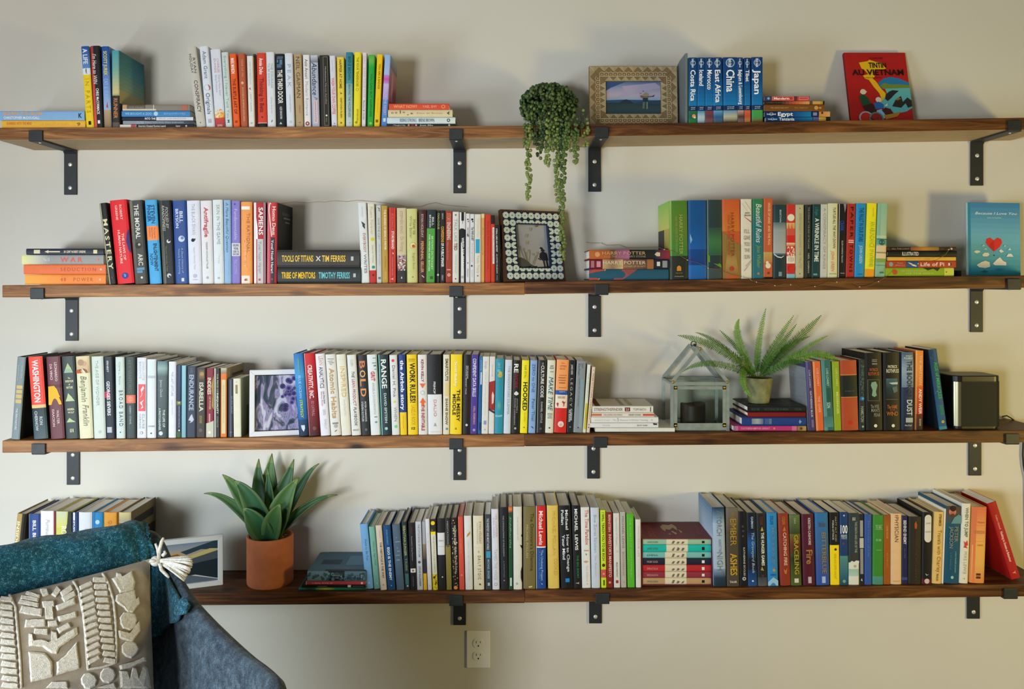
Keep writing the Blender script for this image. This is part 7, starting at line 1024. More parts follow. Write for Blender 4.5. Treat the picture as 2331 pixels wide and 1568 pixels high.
# ---- loudspeaker
def speaker():
    y = -.165; s = sc(y); xl = (2171.5-CX)/s; xr = (2282-CX)/s; Wd = xr-xl; H = 121/s; Dp = .112; x0, z0 = xl, shelf_z(3, (xl+xr)/2)+.0005
    t = empty('loudspeaker', (x0, y, z0), (0, 0, 0)); tag(t, 'small black rounded wifi loudspeaker on third shelf', 'speaker')
    def rr(ins, r, n=6):
        pts = []; a0, a1, b0, b1 = ins, Wd-ins, ins, Dp-ins
        for cx, cy, st in ((a1-r, b0+r, -PI/2), (a1-r, b1-r, 0), (a0+r, b1-r, PI/2), (a0+r, b0+r, PI)):
            pts += [(cx+r*math.cos(st+PI/2*i/n), cy+r*math.sin(st+PI/2*i/n)) for i in range(n+1)]
        return pts
    def ext(name, rings, m, cap0=True, cap1=True):
        g = G(); n = len(rings[0][0])
        for p, z in rings: g.v += [(a, b, z) for a, b in p]
        for i in range(len(rings)-1):
            for j in range(n): g.face((i*n+j, i*n+(j+1) % n, (i+1)*n+(j+1) % n, (i+1)*n+j))
        if cap0: g.face(tuple(range(n))[::-1])
        if cap1: g.face(tuple(range((len(rings)-1)*n, len(rings)*n)))
        o = g.obj(name, m, t); return o
    P = rr(0, .024); P2 = rr(.0012, .023); Pi = rr(.003, .022)
    ext('foot', [(Pi, 0), (Pi, .006)], mat('speaker_black', '0a0a0a', .4))
    ext('housing', [(P, .006), (P, H-.016)], mat('speaker_side', '0b0b0b', .4, spec=.25))
    ext('top_band', [(P, H-.0155), (P, H-.002), (P2, H)], mat('speaker_band', '0e0e0e', .35, spec=.3))
    g = G(); g.add([(a, b, H+.0002) for a, b in rr(.004, .02)], [tuple(range(28))]); g.obj('top_panel', mat('speaker_top', '6c6a58', .5), t, fix=False)
    def shell(name, u0, u1, z0_, z1_, off, m):       # skin following the rounded front, u = distance along it
        r = .024; path = [(off*-1*math.cos(a)+r*(1-math.cos(a)), r-(r+off)*math.sin(a)) for a in [PI/2*i/12 for i in range(13)]]
        path = [(r-(r+off)*math.cos(a), r-(r+off)*math.sin(a)) for a in [PI/2*i/12 for i in range(13)]]+[(Wd-r+(r+off)*math.sin(a), r-(r+off)*math.cos(a)) for a in [PI/2*i/12 for i in range(13)]]
        g = G(); pts = path[u0:u1]
        for a, b in pts: g.v += [(a, b, z0_), (a, b, z1_)]
        for q in range(len(pts)-1): g.face((2*q, 2*q+2, 2*q+3, 2*q+1))
        g.obj(name, m, t, smooth=True, fix=False)
    shell('grille', 11, 25, .008, H-.0175, .0012, mat('speaker_grille', '1c1e1b', .6, noise=.35, nscale=900, spec=.2))
    shell('bright_strip', 5, 12, .008, H-.0175, .0010, mat('speaker_strip', '8c886c', .3, metal=.8))
    g = G(); vs, fs = compose('SONOS', 'b'); g.add([(Wd*.62+.026*a, -.0004, H-.0105+.0035*b) for a, b in vs], fs, lin('5c5c58')); g.obj('logo_lettering', M_PRINT, t, fix=False)
    g = G(); pts = [W(2282, 948, -.06), W(2292, 946, -.05), W(2301, 951, -.03), W(2310, 958, -.012), W(2318, 963, -.006)]; g.tube(pts, .0022, 6); c = g.obj('power_cord', mat('cord_black', '17130f', .5), None, smooth=True)
    c.parent = t; c.matrix_parent_inverse = Matrix.Translation(t.location).inverted()
speaker()
g = G(); g.tube([W(2331, 985, -.006), W(2329, 1010, -.006), W(2328, 1035, -.006), W(2330, 1060, -.006), W(2336, 1090, -.006), W(2345, 1600, -.006)], .0032, 6)
tag(g.obj('hanging_cord', MATS['cord_black'], smooth=True), 'black cord hanging down the wall at far end of third shelf', 'cord')

# ---- fairy light wire
def fairy():
    m = mat('copper_wire', 'b48c58', .35, metal=.7); t = empty('fairy_light_wire', W(1780, 649, -.19)); tag(t, 'thin copper fairy light wire looping over second shelf books', 'string light')
    inv = Matrix.Translation(t.location).inverted()
    A = [(1333,551,-.004),(1345,553,-.004),(1368,553,-.004),(1380,558,-.004),(1410,557,-.004),(1425,563,-.004),(1460,563,-.004),(1495,562,-.02),(1512,568,-.178),(1530,571,-.18),(1545,580,-.18),(1565,592,-.18),(1588,598,-.18),(1600,603,-.18),(1612,610,-.18),(1640,615,-.18),(1665,624,-.18),(1690,630,-.18),(1706,634,-.184),(1712,639,-.189),(1722,642,-.19),(1745,646,-.19),(1752,645,-.19),(1764,650,-.19),(1778,649,-.19),(1786,646,-.19),(1800,648,-.19),(1812,650,-.19),(1824,656,-.19),(1855,652,-.19),(1875,648,-.19),(1886,642,-.19),(1905,642,-.19),(1925,640,-.19),(1940,643,-.19),(1957,653,-.19),(1972,652,-.19),(1985,648,-.19),(2000,641,-.19),(2015,632,-.188),(2040,606,-.186),(2090,600,-.18),(2130,592,-.18),(2152,580,-.18),(2160,568,-.178),(2168,557,-.17)]
    B = [(640,463,-.004),(672,459,-.004),(700,462,-.004),(722,459,-.004),(738,460,-.004),(760,457,-.004),(790,459,-.004),(812,456,-.004),(850,459,-.004),(880,462,-.004),(925,470,-.004),(958,470,-.004),(975,464,-.004),(992,461,-.004),(1010,466,-.004),(1040,469,-.004),(1065,471,-.004)]
    for L_ in (A, B):
        g = G(); g.tube([W(*p) for p in L_], .0006, 5); o = g.obj('wire', m); o.parent = t; o.matrix_parent_inverse = inv
    for i in range(2, len(A), 3):
        g = G(); g.ball(W(A[i][0], A[i][1], A[i][2]-.001), .0016, n=6, m=4); o = g.obj('bulb', mat('bulb_clear', 'e8dcb0', .2)); o.parent = t; o.matrix_parent_inverse = inv
fairy()
# ================================================================= PLANTS
def bez(a, b, c, t): return a*(1-t)**2+b*2*t*(1-t)+c*t*t
def bez3(p, t):
    a, b, c, d = p; u = 1-t
    return a*u**3+b*3*u*u*t+c*3*u*t*t+d*t**3
def agave():
    yc = -.1; x, z = place(4, 615, yc); s = sc(yc); r = 51.5/s; H = .1405; t = empty('potted_agave', (x, yc, z)); tag(t, 'green agave with broad pointed leaves in round terracotta pot', 'potted plant')
    g = G(); g.lathe([(.001, 0), (r*.97, 0), (r*.995, .004), (r, .012), (r, H-.003), (r-.0015, H), (r-.006, H), (r-.0075, H-.003), (r-.0075, H-.02), (.001, H-.02)], 48)
    g.obj('terracotta_pot', mat('terracotta', 'b4653c', .8, noise=.08, nscale=40, bump=.15, bscale=300), t, smooth=True).modifiers.new('e', 'EDGE_SPLIT')
    g = G(); rr = random.Random(5)
    for q in range(420):
        a = rr.uniform(0, 2*PI); d = math.sqrt(rr.uniform(.0, 1))*(r-.011); c = rr.choice(['a89878', 'c8b898', '8c7858', 'b8a078', '6c5c44'])
        g.ball((d*math.cos(a), d*math.sin(a), H-.018+rr.uniform(0, .006)), rr.uniform(.0016, .0034), n=5, m=3, col=lin(c))
    o = g.obj('gravel', attr_mat('pot_gravel', .9, .2), t); o['kind'] = 'stuff'
    B = (614, 1232)
    L = [ # tip, two control points (px,py,y), width, base
        ((464,1123,-.12),(572,1185,-.12),(520,1118,-.12),.030), ((768,1126,-.10),(650,1195,-.10),(700,1130,-.10),.026), ((726,1055,-.06),(655,1170,-.07),(685,1080,-.06),.032),
        ((619,1032,-.045),(612,1170,-.06),(612,1095,-.05),.070), ((589,1044,-.06),(600,1180,-.08),(585,1100,-.06),.056), ((669,1045,-.07),(620,1170,-.08),(655,1100,-.07),.058),
        ((506,1080,-.13),(590,1170,-.13),(540,1105,-.13),.058), ((609,1064,-.1),(620,1180,-.11),(612,1110,-.1),.032), ((532,1094,-.145),(600,1185,-.14),(565,1110,-.15),.066),
        ((681,1087,-.135),(630,1185,-.13),(650,1120,-.14),.068), ((658,1155,-.14),(630,1195,-.13),(648,1165,-.14),.048), ((553,1157,-.16),(600,1215,-.15),(572,1165,-.165),.066), ((638,1146,-.165),(618,1205,-.155),(628,1165,-.168),.060)]
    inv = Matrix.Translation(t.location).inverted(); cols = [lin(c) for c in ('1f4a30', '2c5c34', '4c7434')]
    for i, (tip, c1, c2, wd) in enumerate(L):
        b0 = W(B[0]+(c1[0]-614)*.12, B[1], -.1+(c1[2]+.1)*.35); P = (b0, W(*c1), W(*c2), W(*tip)); g = G(); n = 18; m_ = 7
        for q in range(n+1):
            u = q/n; p = bez3(P, u); d = (bez3(P, min(1, u+.01))-bez3(P, max(0, u-.01))).normalized()
            side = d.cross(Vector((0, -1, .25))).normalized(); nn = side.cross(d)
            ww = wd*(.42+.58*math.sin(PI*min(1, u*.95+.08))**.9)*(1-u**3.2)**.75*(1 if u > .0 else 1)+.0006
            if nn.y > 0: nn = -nn
            for j in range(m_):
                v = -1+2*j/(m_-1); pt = p+side*v*ww/2+nn*(ww*.20*v*v)
                g.v.append(tuple(pt))
        for q in range(n):
            for j in range(m_-1):
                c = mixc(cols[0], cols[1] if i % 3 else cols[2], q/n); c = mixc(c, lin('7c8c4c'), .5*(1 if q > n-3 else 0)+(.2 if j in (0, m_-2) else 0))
                g.face((q*m_+j, q*m_+j+1, (q+1)*m_+j+1, (q+1)*m_+j), c)
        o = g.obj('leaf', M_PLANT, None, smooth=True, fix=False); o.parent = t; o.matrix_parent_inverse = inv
        sd = o.modifiers.new('s', 'SOLIDIFY'); sd.thickness = .0028; sd.offset = 0
agave()

def fern():
    y = -.105; s = sc(y); x = (1727-CX)/s; z = PZ+.0004; t = empty('potted_fern', (x, y, z)); tag(t, 'bright green fern in mossy stone pot on stacked books', 'potted plant')
    r1, r0, H = 30/s, 22/s, 57/s
    g = G(); g.lathe([(.001, 0), (r0, 0), (r0*1.04, .003), (r1*.985, H*.8), (r1, H*.84), (r1*1.02, H-.002), (r1*.98, H), (r1*.88, H), (r1*.84, H-.012), (.001, H-.012)], 36)
    g.obj('stone_pot', mat('mossy_stone', '7c7c54', .9, noise=.3, nscale=45, bump=.6, bscale=90), t, smooth=True).modifiers.new('e', 'EDGE_SPLIT')
    g = G(); rr = random.Random(8)
    for q in range(110): a = rr.uniform(0, 2*PI); d = math.sqrt(rr.random())*r1*.8; g.ball((d*math.cos(a), d*math.sin(a), H-.011+rr.uniform(0, .006)), .003, n=5, m=3, col=lin('2a2418'))
    o = g.obj('soil', M_PLANT, t); o['kind'] = 'stuff'
    F_ = [((1541,763,-.16),(1700,830,-.13),(1630,775,-.15),.019),((1582,756,-.08),(1690,830,-.1),(1640,770,-.09),.011),((1637,750,-.07),(1710,830,-.1),(1680,790,-.08),.011),((1683,725,-.11),(1700,820,-.12),(1664,760,-.12),.017),
          ((1744,700,-.08),(1722,820,-.1),(1725,770,-.09),.014),((1808,716,-.06),(1738,820,-.09),(1765,780,-.07),.014),((1815,735,-.12),(1745,825,-.12),(1775,790,-.12),.012),((1871,716,-.09),(1750,825,-.1),(1815,775,-.1),.020),
          ((1886,763,-.13),(1760,840,-.12),(1830,790,-.13),.012),((1918,832,-.16),(1770,835,-.14),(1865,770,-.16),.018),((1553,847,-.17),(1700,850,-.15),(1610,800,-.17),.014),((1712,905,-.185),(1690,810,-.15),(1675,875,-.18),.014),
          ((1720,836,-.16),(1712,850,-.14),(1705,842,-.16),.010),((1836,825,-.15),(1750,845,-.14),(1800,815,-.15),.014),((1845,705+60,-.05),(1740,830,-.08),(1790,780,-.06),.013)]
    inv = Matrix.Translation(t.location).inverted()
    for i, (tip, c1, c2, lw) in enumerate(F_):
        b0 = W(1725+(c1[0]-1725)*.25, 858, -.105); P = (b0, W(*c1), W(*c2), W(*tip)); g = G(); L = sum((bez3(P, (k+1)/20)-bez3(P, k/20)).length for k in range(20)); n = int(L/.0046)
        g.tube([bez3(P, k/16) for k in range(17)], [.0011*(1-k/20) for k in range(17)], 5, lin('4c6c20'))
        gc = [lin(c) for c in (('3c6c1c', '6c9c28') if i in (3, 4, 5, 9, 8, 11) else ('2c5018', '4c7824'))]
        for k in range(n):
            u = .1+.9*k/n; p = bez3(P, u); d = (bez3(P, min(1, u+.01))-bez3(P, u-.01)).normalized(); side = d.cross(Vector((0, -1, .1))).normalized(); nn = side.cross(d)
            ll = lw*min(1, .35+u*2.2)*(1-u**4)**.8*rr.uniform(.85, 1.1)
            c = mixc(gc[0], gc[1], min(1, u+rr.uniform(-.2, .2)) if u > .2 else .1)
            for sg in (-1, 1):
                e = (side*sg+d*.35+nn*rr.uniform(-.25, .25)).normalized(); w2 = d*.0014
                g.add([p-w2, p+e*ll*.55-w2*1.25, p+e*ll, p+e*ll*.55+w2*1.1, p+w2], [(0, 1, 2, 3, 4)], c)
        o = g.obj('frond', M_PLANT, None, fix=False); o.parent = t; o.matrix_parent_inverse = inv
fern()

def pearls():
    y = -.11; s = sc(y); x, z = place(1, 1247, y); t = empty('trailing_succulent', (x, y, z)); tag(t, 'bushy string of pearls succulent trailing over top shelf', 'potted plant')
    inv = Matrix.Translation(t.location).inverted(); rr = random.Random(11)
    g = G(); g.lathe([(.001, 0), (.034, 0), (.042, .06), (.043, .075), (.039, .075), (.037, .066), (.001, .066)], 28); g.obj('pale_pot', mat('pale_pot', '9ca48c', .7, noise=.1), t, smooth=True)
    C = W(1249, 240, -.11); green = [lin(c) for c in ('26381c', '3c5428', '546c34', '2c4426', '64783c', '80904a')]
    def bead(g, p, c, r=.0052):
        g.ball(p, r, r*.9, r*1.08, 6, 4, c)
    g = G()
    for q in range(1150):
        a = rr.uniform(0, 2*PI); ph = math.acos(rr.uniform(-.95, 1)); v = Vector((math.cos(a)*math.sin(ph), math.sin(a)*math.sin(ph), math.cos(ph)))
        k = rr.uniform(.78, 1.04); p = C+Vector((v.x*.083*k, v.y*.072*k, v.z*(.062 if v.z > 0 else .06)*k))
        if p.z < z+.004 or p.y > -.012: continue
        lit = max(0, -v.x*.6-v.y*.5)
        c = green[rr.choice((0, 1, 1, 2, 3))]; c = mixc(c, green[5], .35 if rr.random() < lit*.5 else 0)  # more pale beads on the window-facing side, light put into the colour
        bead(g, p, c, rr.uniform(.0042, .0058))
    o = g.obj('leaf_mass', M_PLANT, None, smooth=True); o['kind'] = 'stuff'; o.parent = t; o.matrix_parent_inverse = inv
    S = [(1203,453,0,1.3,5),(1226,362,1,.8,0),(1245,378,1,1,5),(1265,460,2,1,5),(1290,590,-2,1.2,2),(1311,374,0,1,2),(1334,334,0,.9,5),(1196,330,0,.8,2),(1215,330,0,.9,1),(1236,326,0,.9,3),(1255,345,0,1,2),(1277,385,0,1,3),(1286,330,0,.9,1),(1300,345,0,.8,2),(1322,310,0,.8,3),(1232,345,0,.8,3),(1271,325,0,.8,0),(1208,300,0,.8,0),(1247,310,0,.8,0),(1292,306,0,.8,0),(1262,305,0,.8,0)]
    for px, pe, dr, dens, ci in S:
        g = G(); start = W(px+(1249-px)*.25, 235, -.16); over = W(px, 282, -.196); pts = [start, W(px+(1249-px)*.05, 262, -.188), over]
        n = max(1, int((pe-290)/7)); yy = -.197
        for q in range(1, n+1):
            f = q/n; xx = px+dr*q*.1+1.5*math.sin(q*.9); e = px+ (6 if px == 1290 else 0)*0
            pts.append(W(xx+(-6*math.sin(PI*f) if px == 1290 else 0), 286+(pe-286)*f, yy))
        g.tube(pts, .0007, 4, lin('5c6c34'))
        for q in range(len(pts)-1):
            for h in range(3 if dens > .9 else 2):
                p = pts[q].lerp(pts[q+1], rr.random()); aa = rr.uniform(0, 2*PI); off = Vector((math.cos(aa)*.0062, -abs(math.sin(aa))*.004, rr.uniform(-.002, .002)))
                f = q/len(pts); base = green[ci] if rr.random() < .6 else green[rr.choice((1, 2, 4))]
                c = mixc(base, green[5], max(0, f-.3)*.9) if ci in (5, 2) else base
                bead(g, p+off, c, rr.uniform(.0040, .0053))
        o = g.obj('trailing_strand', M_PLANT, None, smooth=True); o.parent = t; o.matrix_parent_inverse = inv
    g = G(); pts = [W(1133+q*4.5, 287-(.4*q), -.13) for q in range(12)]; pts = [Vector((p.x, p.y, shelf_z(1, p.x)+.0045)) for p in pts]; g.tube(pts, .0006, 4, lin('4c4430'))
    for p in pts: bead(g, p+Vector((0, rr.uniform(-.004, .004), 0)), lin('3c3420'), .0038)
    o = g.obj('trailing_strand', M_PLANT, None, smooth=True); o.parent = t; o.matrix_parent_inverse = inv
pearls()

# ================================================================= ARMCHAIR, BLANKET, CUSHION
ST = [(-420,1345,-.98),(-200,1293,-.77),(0,1256,-.64),(150,1227,-.55),(280,1203,-.47),(330,1201,-.435),(358,1207,-.425),(378,1231,-.44),(396,1266,-.47),(437,1334,-.55),(481,1386,-.62),(569,1468,-.76),(634,1521,-.88),(655,1548,-.94),(652,1590,-.985)]
SP = [W(*p) for p in ST]; CC = Vector((-.76, -.86, 0))
def stn(u):      # u in 0..len-1, catmull-rom
    i = max(0, min(len(SP)-2, int(u))); f = u-i; p = [SP[max(0, min(len(SP)-1, i+k))] for k in (-1, 0, 1, 2)]
    return .5*((2*p[1])+(p[2]-p[0])*f+(2*p[0]-5*p[1]+4*p[2]-p[3])*f*f+(3*p[1]-p[0]-3*p[2]+p[3])*f**3)
def outn(p): o = Vector((p.x-CC.x, p.y-CC.y, 0)); return o.normalized()
SEC = [(-.05, -.62), (.0, -.30), (.006, -.10), (.004, -.035), (-.004, -.012), (-.018, 0), (-.036, 0), (-.05, -.012), (-.058, -.035), (-.066, -.10), (-.085, -.2), (-.13, -.33), (-.2, -.44), (-.32, -.47)]
def sec(u, t, off=0.0):
    i = max(0, min(len(SEC)-2, int(t))); f = t-i; a, b = SEC[i], SEC[i+1]; p = stn(u); n = outn(p)
    o = a[0]+(b[0]-a[0])*f; dz = a[1]+(b[1]-a[1])*f
    d = Vector((b[0]-a[0], b[1]-a[1])).normalized(); nr = (-d.y, d.x)       # section normal
    o2 = nr[0]*off; z2 = nr[1]*off
    if t > 7: o2 = -abs(o2); z2 = abs(z2)
    elif t < 4: o2 = abs(o2); z2 = 0
    else: o2 = (5.5-t)*off*.6; z2 = off
    q = p+n*(o+o2)+Vector((0, 0, dz+z2))
    q.z = max(q.z, .17)
    return q
def fabric(name, c1, c2, c3, sc1, rough=.9, strength=.5, fine=900, lo=.35, hi=.65):
    m = bpy.data.materials.new(name); m.use_nodes = True; nt = m.node_tree; p = nt.nodes['Principled BSDF']; L = nt.links.new
    tc = nt.nodes.new('ShaderNodeTexCoord'); n = nt.nodes.new('ShaderNodeTexNoise'); n.inputs['Scale'].default_value = sc1; n.inputs['Detail'].default_value = 3; L(tc.outputs['Object'], n.inputs['Vector'])
    n2 = nt.nodes.new('ShaderNodeTexNoise'); n2.inputs['Scale'].default_value = fine; n2.inputs['Detail'].default_value = 2; L(tc.outputs['Object'], n2.inputs['Vector'])
    ad = nt.nodes.new('ShaderNodeMix'); ad.data_type = 'FLOAT'; ad.inputs[0].default_value = .55; L(n.outputs[0], ad.inputs[2]); L(n2.outputs[0], ad.inputs[3])
    r = nt.nodes.new('ShaderNodeValToRGB'); e = r.color_ramp.elements; e[0].position = lo; e[0].color = (*lin(c1), 1); e[1].position = hi; e[1].color = (*lin(c3), 1); x = e.new((lo+hi)/2); x.color = (*lin(c2), 1)
    L(ad.outputs[0], r.inputs[0]); L(r.outputs[0], p.inputs['Base Color']); p.inputs['Roughness'].default_value = rough; p.inputs['Specular IOR Level'].default_value = .15
    p.inputs['Sheen Weight'].default_value = .15
    b = nt.nodes.new('ShaderNodeBump'); b.inputs['Strength'].default_value = strength; b.inputs['Distance'].default_value = .002; L(n2.outputs[0], b.inputs['Height']); L(b.outputs[0], p.inputs['Normal'])
    return m
def armchair():
    t = empty('armchair', (-.78, -.8, 0)); tag(t, 'slate grey felted tub armchair in front of lowest shelf', 'armchair'); inv = Matrix.Translation(t.location).inverted()
    m = fabric('grey_felt', '1a242c', '33414c', '566672', 60, fine=500)
    g = G(); nu = 90; nt_ = (len(SEC)-1)*3
    for i in range(nu+1):
        u = (len(SP)-1)*i/nu
        for j in range(nt_+1): g.v.append(tuple(sec(u, j/3)))
    for i in range(nu):
        for j in range(nt_): a = i*(nt_+1)+j; g.face((a, a+1, a+nt_+2, a+nt_+1))
    g.face(tuple(range(nt_+1))); g.face(tuple(range(nu*(nt_+1), (nu+1)*(nt_+1)))[::-1])
    o = g.obj('backrest', m, None, smooth=True); o.parent = t; o.matrix_parent_inverse = inv
    g = G(); g.box((-.27, -.28, .30), (.27, .26, .45)); o = g.obj('seat_cushion', m, t); o.rotation_euler = (0, 0, .7); o.location = (-.06, .02, 0); bevel(o, .05, 4)
    for a in (.6, 2.2, 3.7, 5.3):
        g = G(); g.tube([(.24*math.cos(a), .24*math.sin(a), .31), (.28*math.cos(a), .28*math.sin(a), 0)], [.018, .011], 10); g.obj('leg', mat('walnut_leg', '4c3020', .5), t, smooth=True)
armchair()
def blanket():
    m = fabric('teal_chenille', '0f3c4c', '1c5c70', '6ca4b4', 120, fine=420, strength=1.0, lo=.40, hi=.68)
    T0 = [(0, 2.2), (4.5, 2.3), (4.8, 3.2), (5.1, 5.0), (5.4, 6.6), (6, 7.9), (7, 8.0), (8, 7.7), (9, 7.1), (9.3, 6.8), (9.6, 6.5)]
    T1 = [(0, 10.7), (5.3, 10.4), (6.5, 10.2), (7.5, 9.85), (8.25, 9.3), (9, 8.3), (9.3, 7.7), (9.6, 7.0)]
    def tab(T, u):
        for (a, ea), (b, eb) in zip(T, T[1:]):
            if u <= b: return ea+(eb-ea)*(u-a)/(b-a)
        return T[-1][1]
    rows = 56; cols = 130; g = G()
    for i in range(cols+1):
        u = .05+(9.6-.05)*i/cols
        for j in range(rows+1):
            tt = tab(T0, u)+(tab(T1, u)-tab(T0, u))*j/rows
            g.v.append(tuple(sec(u, tt, .011+.0025*math.sin(u*3.1+tt*1.3)+.002*math.sin(u*7.3-tt*2.1))))
    for i in range(cols):
        for j in range(rows): a = i*(rows+1)+j; g.face((a, a+1, a+rows+2, a+rows+1))
    o = g.obj('blanket', m, smooth=True); s = o.modifiers.new('s', 'SOLIDIFY'); s.thickness = .008; s.offset = 1
    tag(o, 'teal knitted throw draped over the armchair back', 'blanket')
blanket()
# cushion
Q = [W(-183, 1401, -.83), W(341, 1272, -.565), W(365, 1800, -.80), W(-160, 1925, -1.04)]     # TL TR BR BL
NQ = (Q[1]-Q[0]).cross(Q[3]-Q[0]).normalized()
if NQ.y > 0: NQ = -NQ
def cush(u, v, side=1, off=0.0):
    p = Q[0]*(1-u)*(1-v)+Q[1]*u*(1-v)+Q[2]*u*v+Q[3]*(1-u)*v
    # edges pulled slightly in between the corners
    cu, cv = 2*u-1, 2*v-1; inn = .018
    c = (Q[0]+Q[1]+Q[2]+Q[3])/4; p = p+(c-p)*inn*((1-cu*cu) if abs(cv) > abs(cu) else (1-cv*cv))
    h = .062*((1-abs(cu)**2.6)*(1-abs(cv)**2.6))**.6
    wr = .0016*math.sin(u*23+v*9)*(abs(cu)**4)+.0014*math.sin(v*31)*abs(cu)**3
    return p+NQ*((h+wr)*side*(1 if side > 0 else .7)+off*(side))
def proj(p): d = p.y+D; return (CX+p.x*F/d, HY-(p.z-EYE)*F/d)
def uv_of(px, py):
    u, v = .7, .3
    for _ in range(12):
        a = proj(cush(u, v)); e = 1e-3; b = proj(cush(u+e, v)); c = proj(cush(u, v+e))
        j11, j12, j21, j22 = (b[0]-a[0])/e, (c[0]-a[0])/e, (b[1]-a[1])/e, (c[1]-a[1])/e
        dt = j11*j22-j12*j21; rx, ry = px-a[0], py-a[1]
        u += max(-.2, min(.2, (j22*rx-j12*ry)/dt)); v += max(-.2, min(.2, (j11*ry-j21*rx)/dt)); u = max(.004, min(.996, u)); v = max(.004, min(.996, v))
    return u, v
def cushion():
    base = Q[3].lerp(Q[2], .5); t = empty('cushion', tuple(base)); tag(t, 'beige cushion with raised white tufted botanical pattern and tassel', 'cushion'); inv = Matrix.Translation(t.location).inverted()
    def done(g, name, m, **k): o = g.obj(name, m, None, **k); o.parent = t; o.matrix_parent_inverse = inv; return o
    g = G(); n = 44
    for side in (1, -1):
        b = len(g.v)
        for i in range(n+1):
            for j in range(n+1): g.v.append(tuple(cush(i/n, j/n, side)))
        for i in range(n):
            for j in range(n): a = b+i*(n+1)+j; g.face((a, a+1, a+n+2, a+n+1) if side > 0 else (a, a+n+1, a+n+2, a+1))
    done(g, 'cover', fabric('beige_linen', '8c8072', 'a09484', 'b0a594', 25, fine=1200, strength=.4), smooth=True, fix=False)
    mt = fabric('white_tuft', 'bcb8ac', 'dcd8ce', 'f0ece2', 200, fine=700, strength=.7)
    K = lambda X, Y: (X/3.428, 1180+Y/3.428)
    rr = random.Random(2)
    def tuft(pts, hgt=.0055):
        """pts in crop pixels, outline"""
        m_ = []
        for a, b in zip(pts, pts[1:]+pts[:1]):
            k = max(1, int(math.hypot(b[0]-a[0], b[1]-a[1])/22))
            m_ += [(a[0]+(b[0]-a[0])*q/k+rr.uniform(-2.5, 2.5), a[1]+(b[1]-a[1])*q/k+rr.uniform(-2.5, 2.5)) for q in range(k)]
        cx = sum(p[0] for p in m_)/len(m_); cy = sum(p[1] for p in m_)/len(m_); g = G()
        uv = [uv_of(*K(*p)) for p in m_]
        rings = [(1.0, -.001), (1.0, hgt*.6), (.86, hgt)]
        n = len(m_)
        for sc_, h in rings:
            for p, q in zip(m_, uv):
                if sc_ != 1.0: q = uv_of(*K(cx+(p[0]-cx)*sc_, cy+(p[1]-cy)*sc_))
                g.v.append(tuple(cush(q[0], q[1], 1, h)))
        for r in range(2):
            for i in range(n): g.face((r*n+i, r*n+(i+1) % n, (r+1)*n+(i+1) % n, (r+1)*n+i))
        g.face(tuple(range(2*n, 3*n)))
        done(g, 'tuft', mt)
    def stroke(x0, y0, x1, y1, w_):
        d = math.hypot(x1-x0, y1-y0); dx, dy = (x1-x0)/d, (y1-y0)/d; nx, ny = -dy*w_/2, dx*w_/2; r = w_*.22
        tuft([(x0+nx-dx*r, y0+ny-dy*r), (x0+nx+dx*r, y0+ny+dy*r), (x1+nx, y1+ny), (x1-nx, y1-ny), (x0-nx, y0-ny)])
    def blob(cx, cy, r): tuft([(cx+r*math.cos(a)*rr.uniform(.85, 1.05), cy+r*math.sin(a)*rr.uniform(.85, 1.05)) for a in [2*PI*i/9 for i in range(9)]])
    for k in range(13):
        y = 628+k*56; e = 95+k*4; stroke(max(4, k*1.5), y, e, y+10+(k % 2)*6, 36)
    for k in range(12):
        y = 520+k*53; stroke(622+k*6, y+26, min(775, 718+k*7), y-18, 34)
    for k in range(13):
        y = 482+k*52; stroke(728+k*7, y, min(900, 826+k*7), y-2+k*1.2, 34)
    for a in ((165,615,300,640,28),(205,585,310,615,26),(150,648,300,682,30),(340,556,355,606,52),(455,552,418,606,44),(560,542,476,600,44),(580,585,490,640,42),(165,712,325,738,56),(580,646,440,706,44),(590,752,455,790,42),(200,824,352,814,58),(375,665,385,790,62),(455,880,545,832,44),(270,882,370,888,40)): stroke(*a)
    tuft([(325,650),(420,645),(425,690),(335,700)]); tuft([(372,808),(440,800),(450,840),(375,850)])
    tuft([(220,905),(235,960),(300,950),(370,975),(400,960),(400,880),(440,890),(450,950),(480,925),(600,850),(608,905),(460,1010),(440,1060),(400,1055),(330,1000),(225,1000)])
    tuft([(222,1042),(350,1052),(405,1120),(412,1235),(240,1280)]); tuft([(440,1125),(500,1080),(598,968),(620,1170),(442,1225)])
    tuft([(870,470),(905,460),(905,425),(935,428),(950,455),(1025,415),(1035,440),(1052,500),(1040,560),(935,585),(900,520)]); tuft([(905,600),(1050,560),(1062,640),(1000,740),(965,700),(900,650)]); tuft([(1080,612),(1090,670),(1030,740),(1005,735),(1040,650)])
    blob(1000, 800, 76); blob(1012, 1020, 70); tuft([(920,880),(1010,902),(1085,800),(1096,880),(1030,970),(930,935)])
    tuft([(930,1150),(1040,1120),(1135,1078),(1140,1112),(1030,1160),(940,1185)]); tuft([(930,1192),(985,1195),(1005,1270),(1035,1165),(1060,1170),(1085,1260),(1120,1150),(1150,1170),(1180,1326),(940,1326)])
    blob(690, 1270, 66); blob(838, 1225, 64); tuft([(355,1326),(400,1280),(520,1275),(530,1326)]); tuft([(760,1322),(890,1286),(905,1326)])
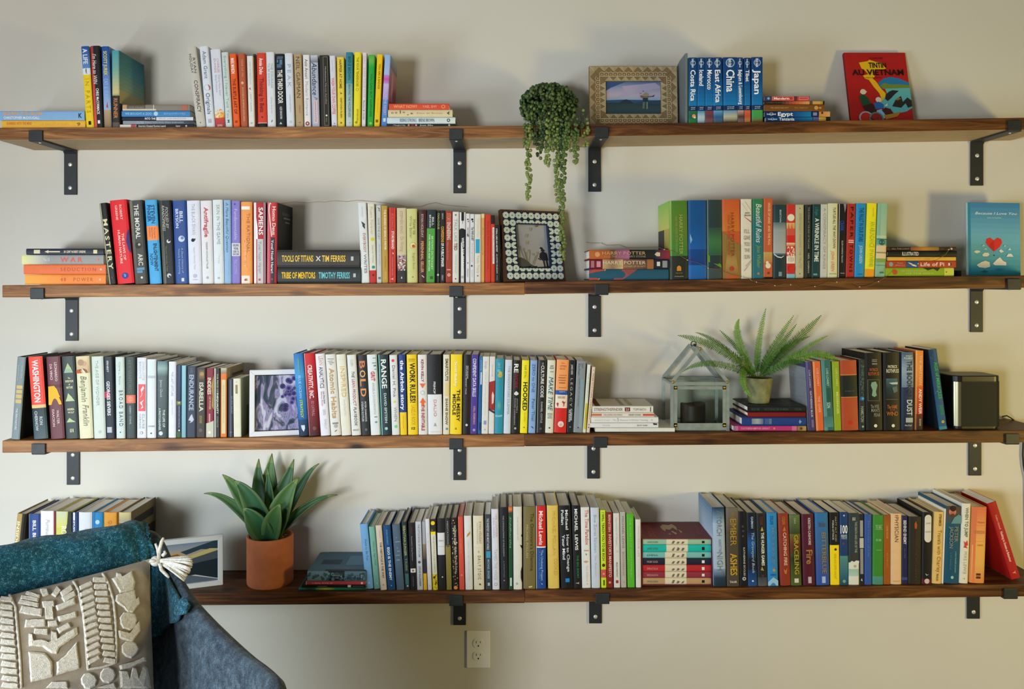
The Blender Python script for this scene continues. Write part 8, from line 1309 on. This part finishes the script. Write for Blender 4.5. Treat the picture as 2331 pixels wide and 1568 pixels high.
    for line in ([(70,592),(120,700),(138,900),(155,1100),(165,1322)], [(572,490),(610,560),(650,750),(665,900),(675,1060),(685,1178),(800,1160),(905,1128),(908,1000),(900,800),(884,640),(840,500),(800,430)]):
        g = G(); pts = []
        for a, b in zip(line, line[1:]):
            for q in range(6): pts.append((a[0]+(b[0]-a[0])*q/6, a[1]+(b[1]-a[1])*q/6))
        pts.append(line[-1]); g.tube([cush(*uv_of(*K(*p)), 1, .001) for p in pts], .0026, 6); done(g, 'rope_trim', mt, smooth=True)
    # tassel at the upper corner
    yt = -.60; T = lambda X, Y, dy=0: W(X/3.428, 1180+Y/3.428, yt+dy)
    g = G(); g.ball(T(1215, 332), .013, .012, .012, 10, 7); done(g, 'tassel_knot', mt, smooth=True)
    g = G(); rr = random.Random(4)
    ends = [(1495, 290), (1500, 350), (1488, 400), (1462, 440), (1430, 492)]
    for q in range(64):
        f = rr.random()*(len(ends)-1); i = int(f); ff = f-i; e = (ends[i][0]*(1-ff)+ends[i+1][0]*ff+rr.uniform(-6, 6), ends[i][1]*(1-ff)+ends[i+1][1]*ff+rr.uniform(-6, 6)); dy = rr.uniform(-.018, .012)
        m_ = ((1250+e[0])/2+rr.uniform(-8, 8), (330+e[1])/2-14+rr.uniform(-8, 8)); a = T(1228, 330+rr.uniform(-10, 10), 0); b = T(m_[0], m_[1], dy*.8-.004); c = T(e[0], e[1], dy)
        g.tube([bez(a, b*1, c, k/6) for k in range(7)], [.0022]*6+[.0014], 5)
    o = done(g, 'tassel_skirt', mt, smooth=True); o['kind'] = 'stuff'
    for line in ([(1240, 310), (1245, 240), (1262, 180), (1276, 150)], [(1240, 300), (1232, 240), (1212, 195)], [(1245, 350), (1258, 400), (1300, 440), (1320, 462)], [(1170, 330), (1190, 332), (1215, 332)], [(1268, 290), (1290, 270), (1282, 252)]):
        g = G(); g.tube([T(a, b, -.01) for a, b in line], [.0042]*(len(line)-1)+[.0026], 6); done(g, 'tie_cord', mt, smooth=True)
cushion()
bpy.context.view_layer.update()
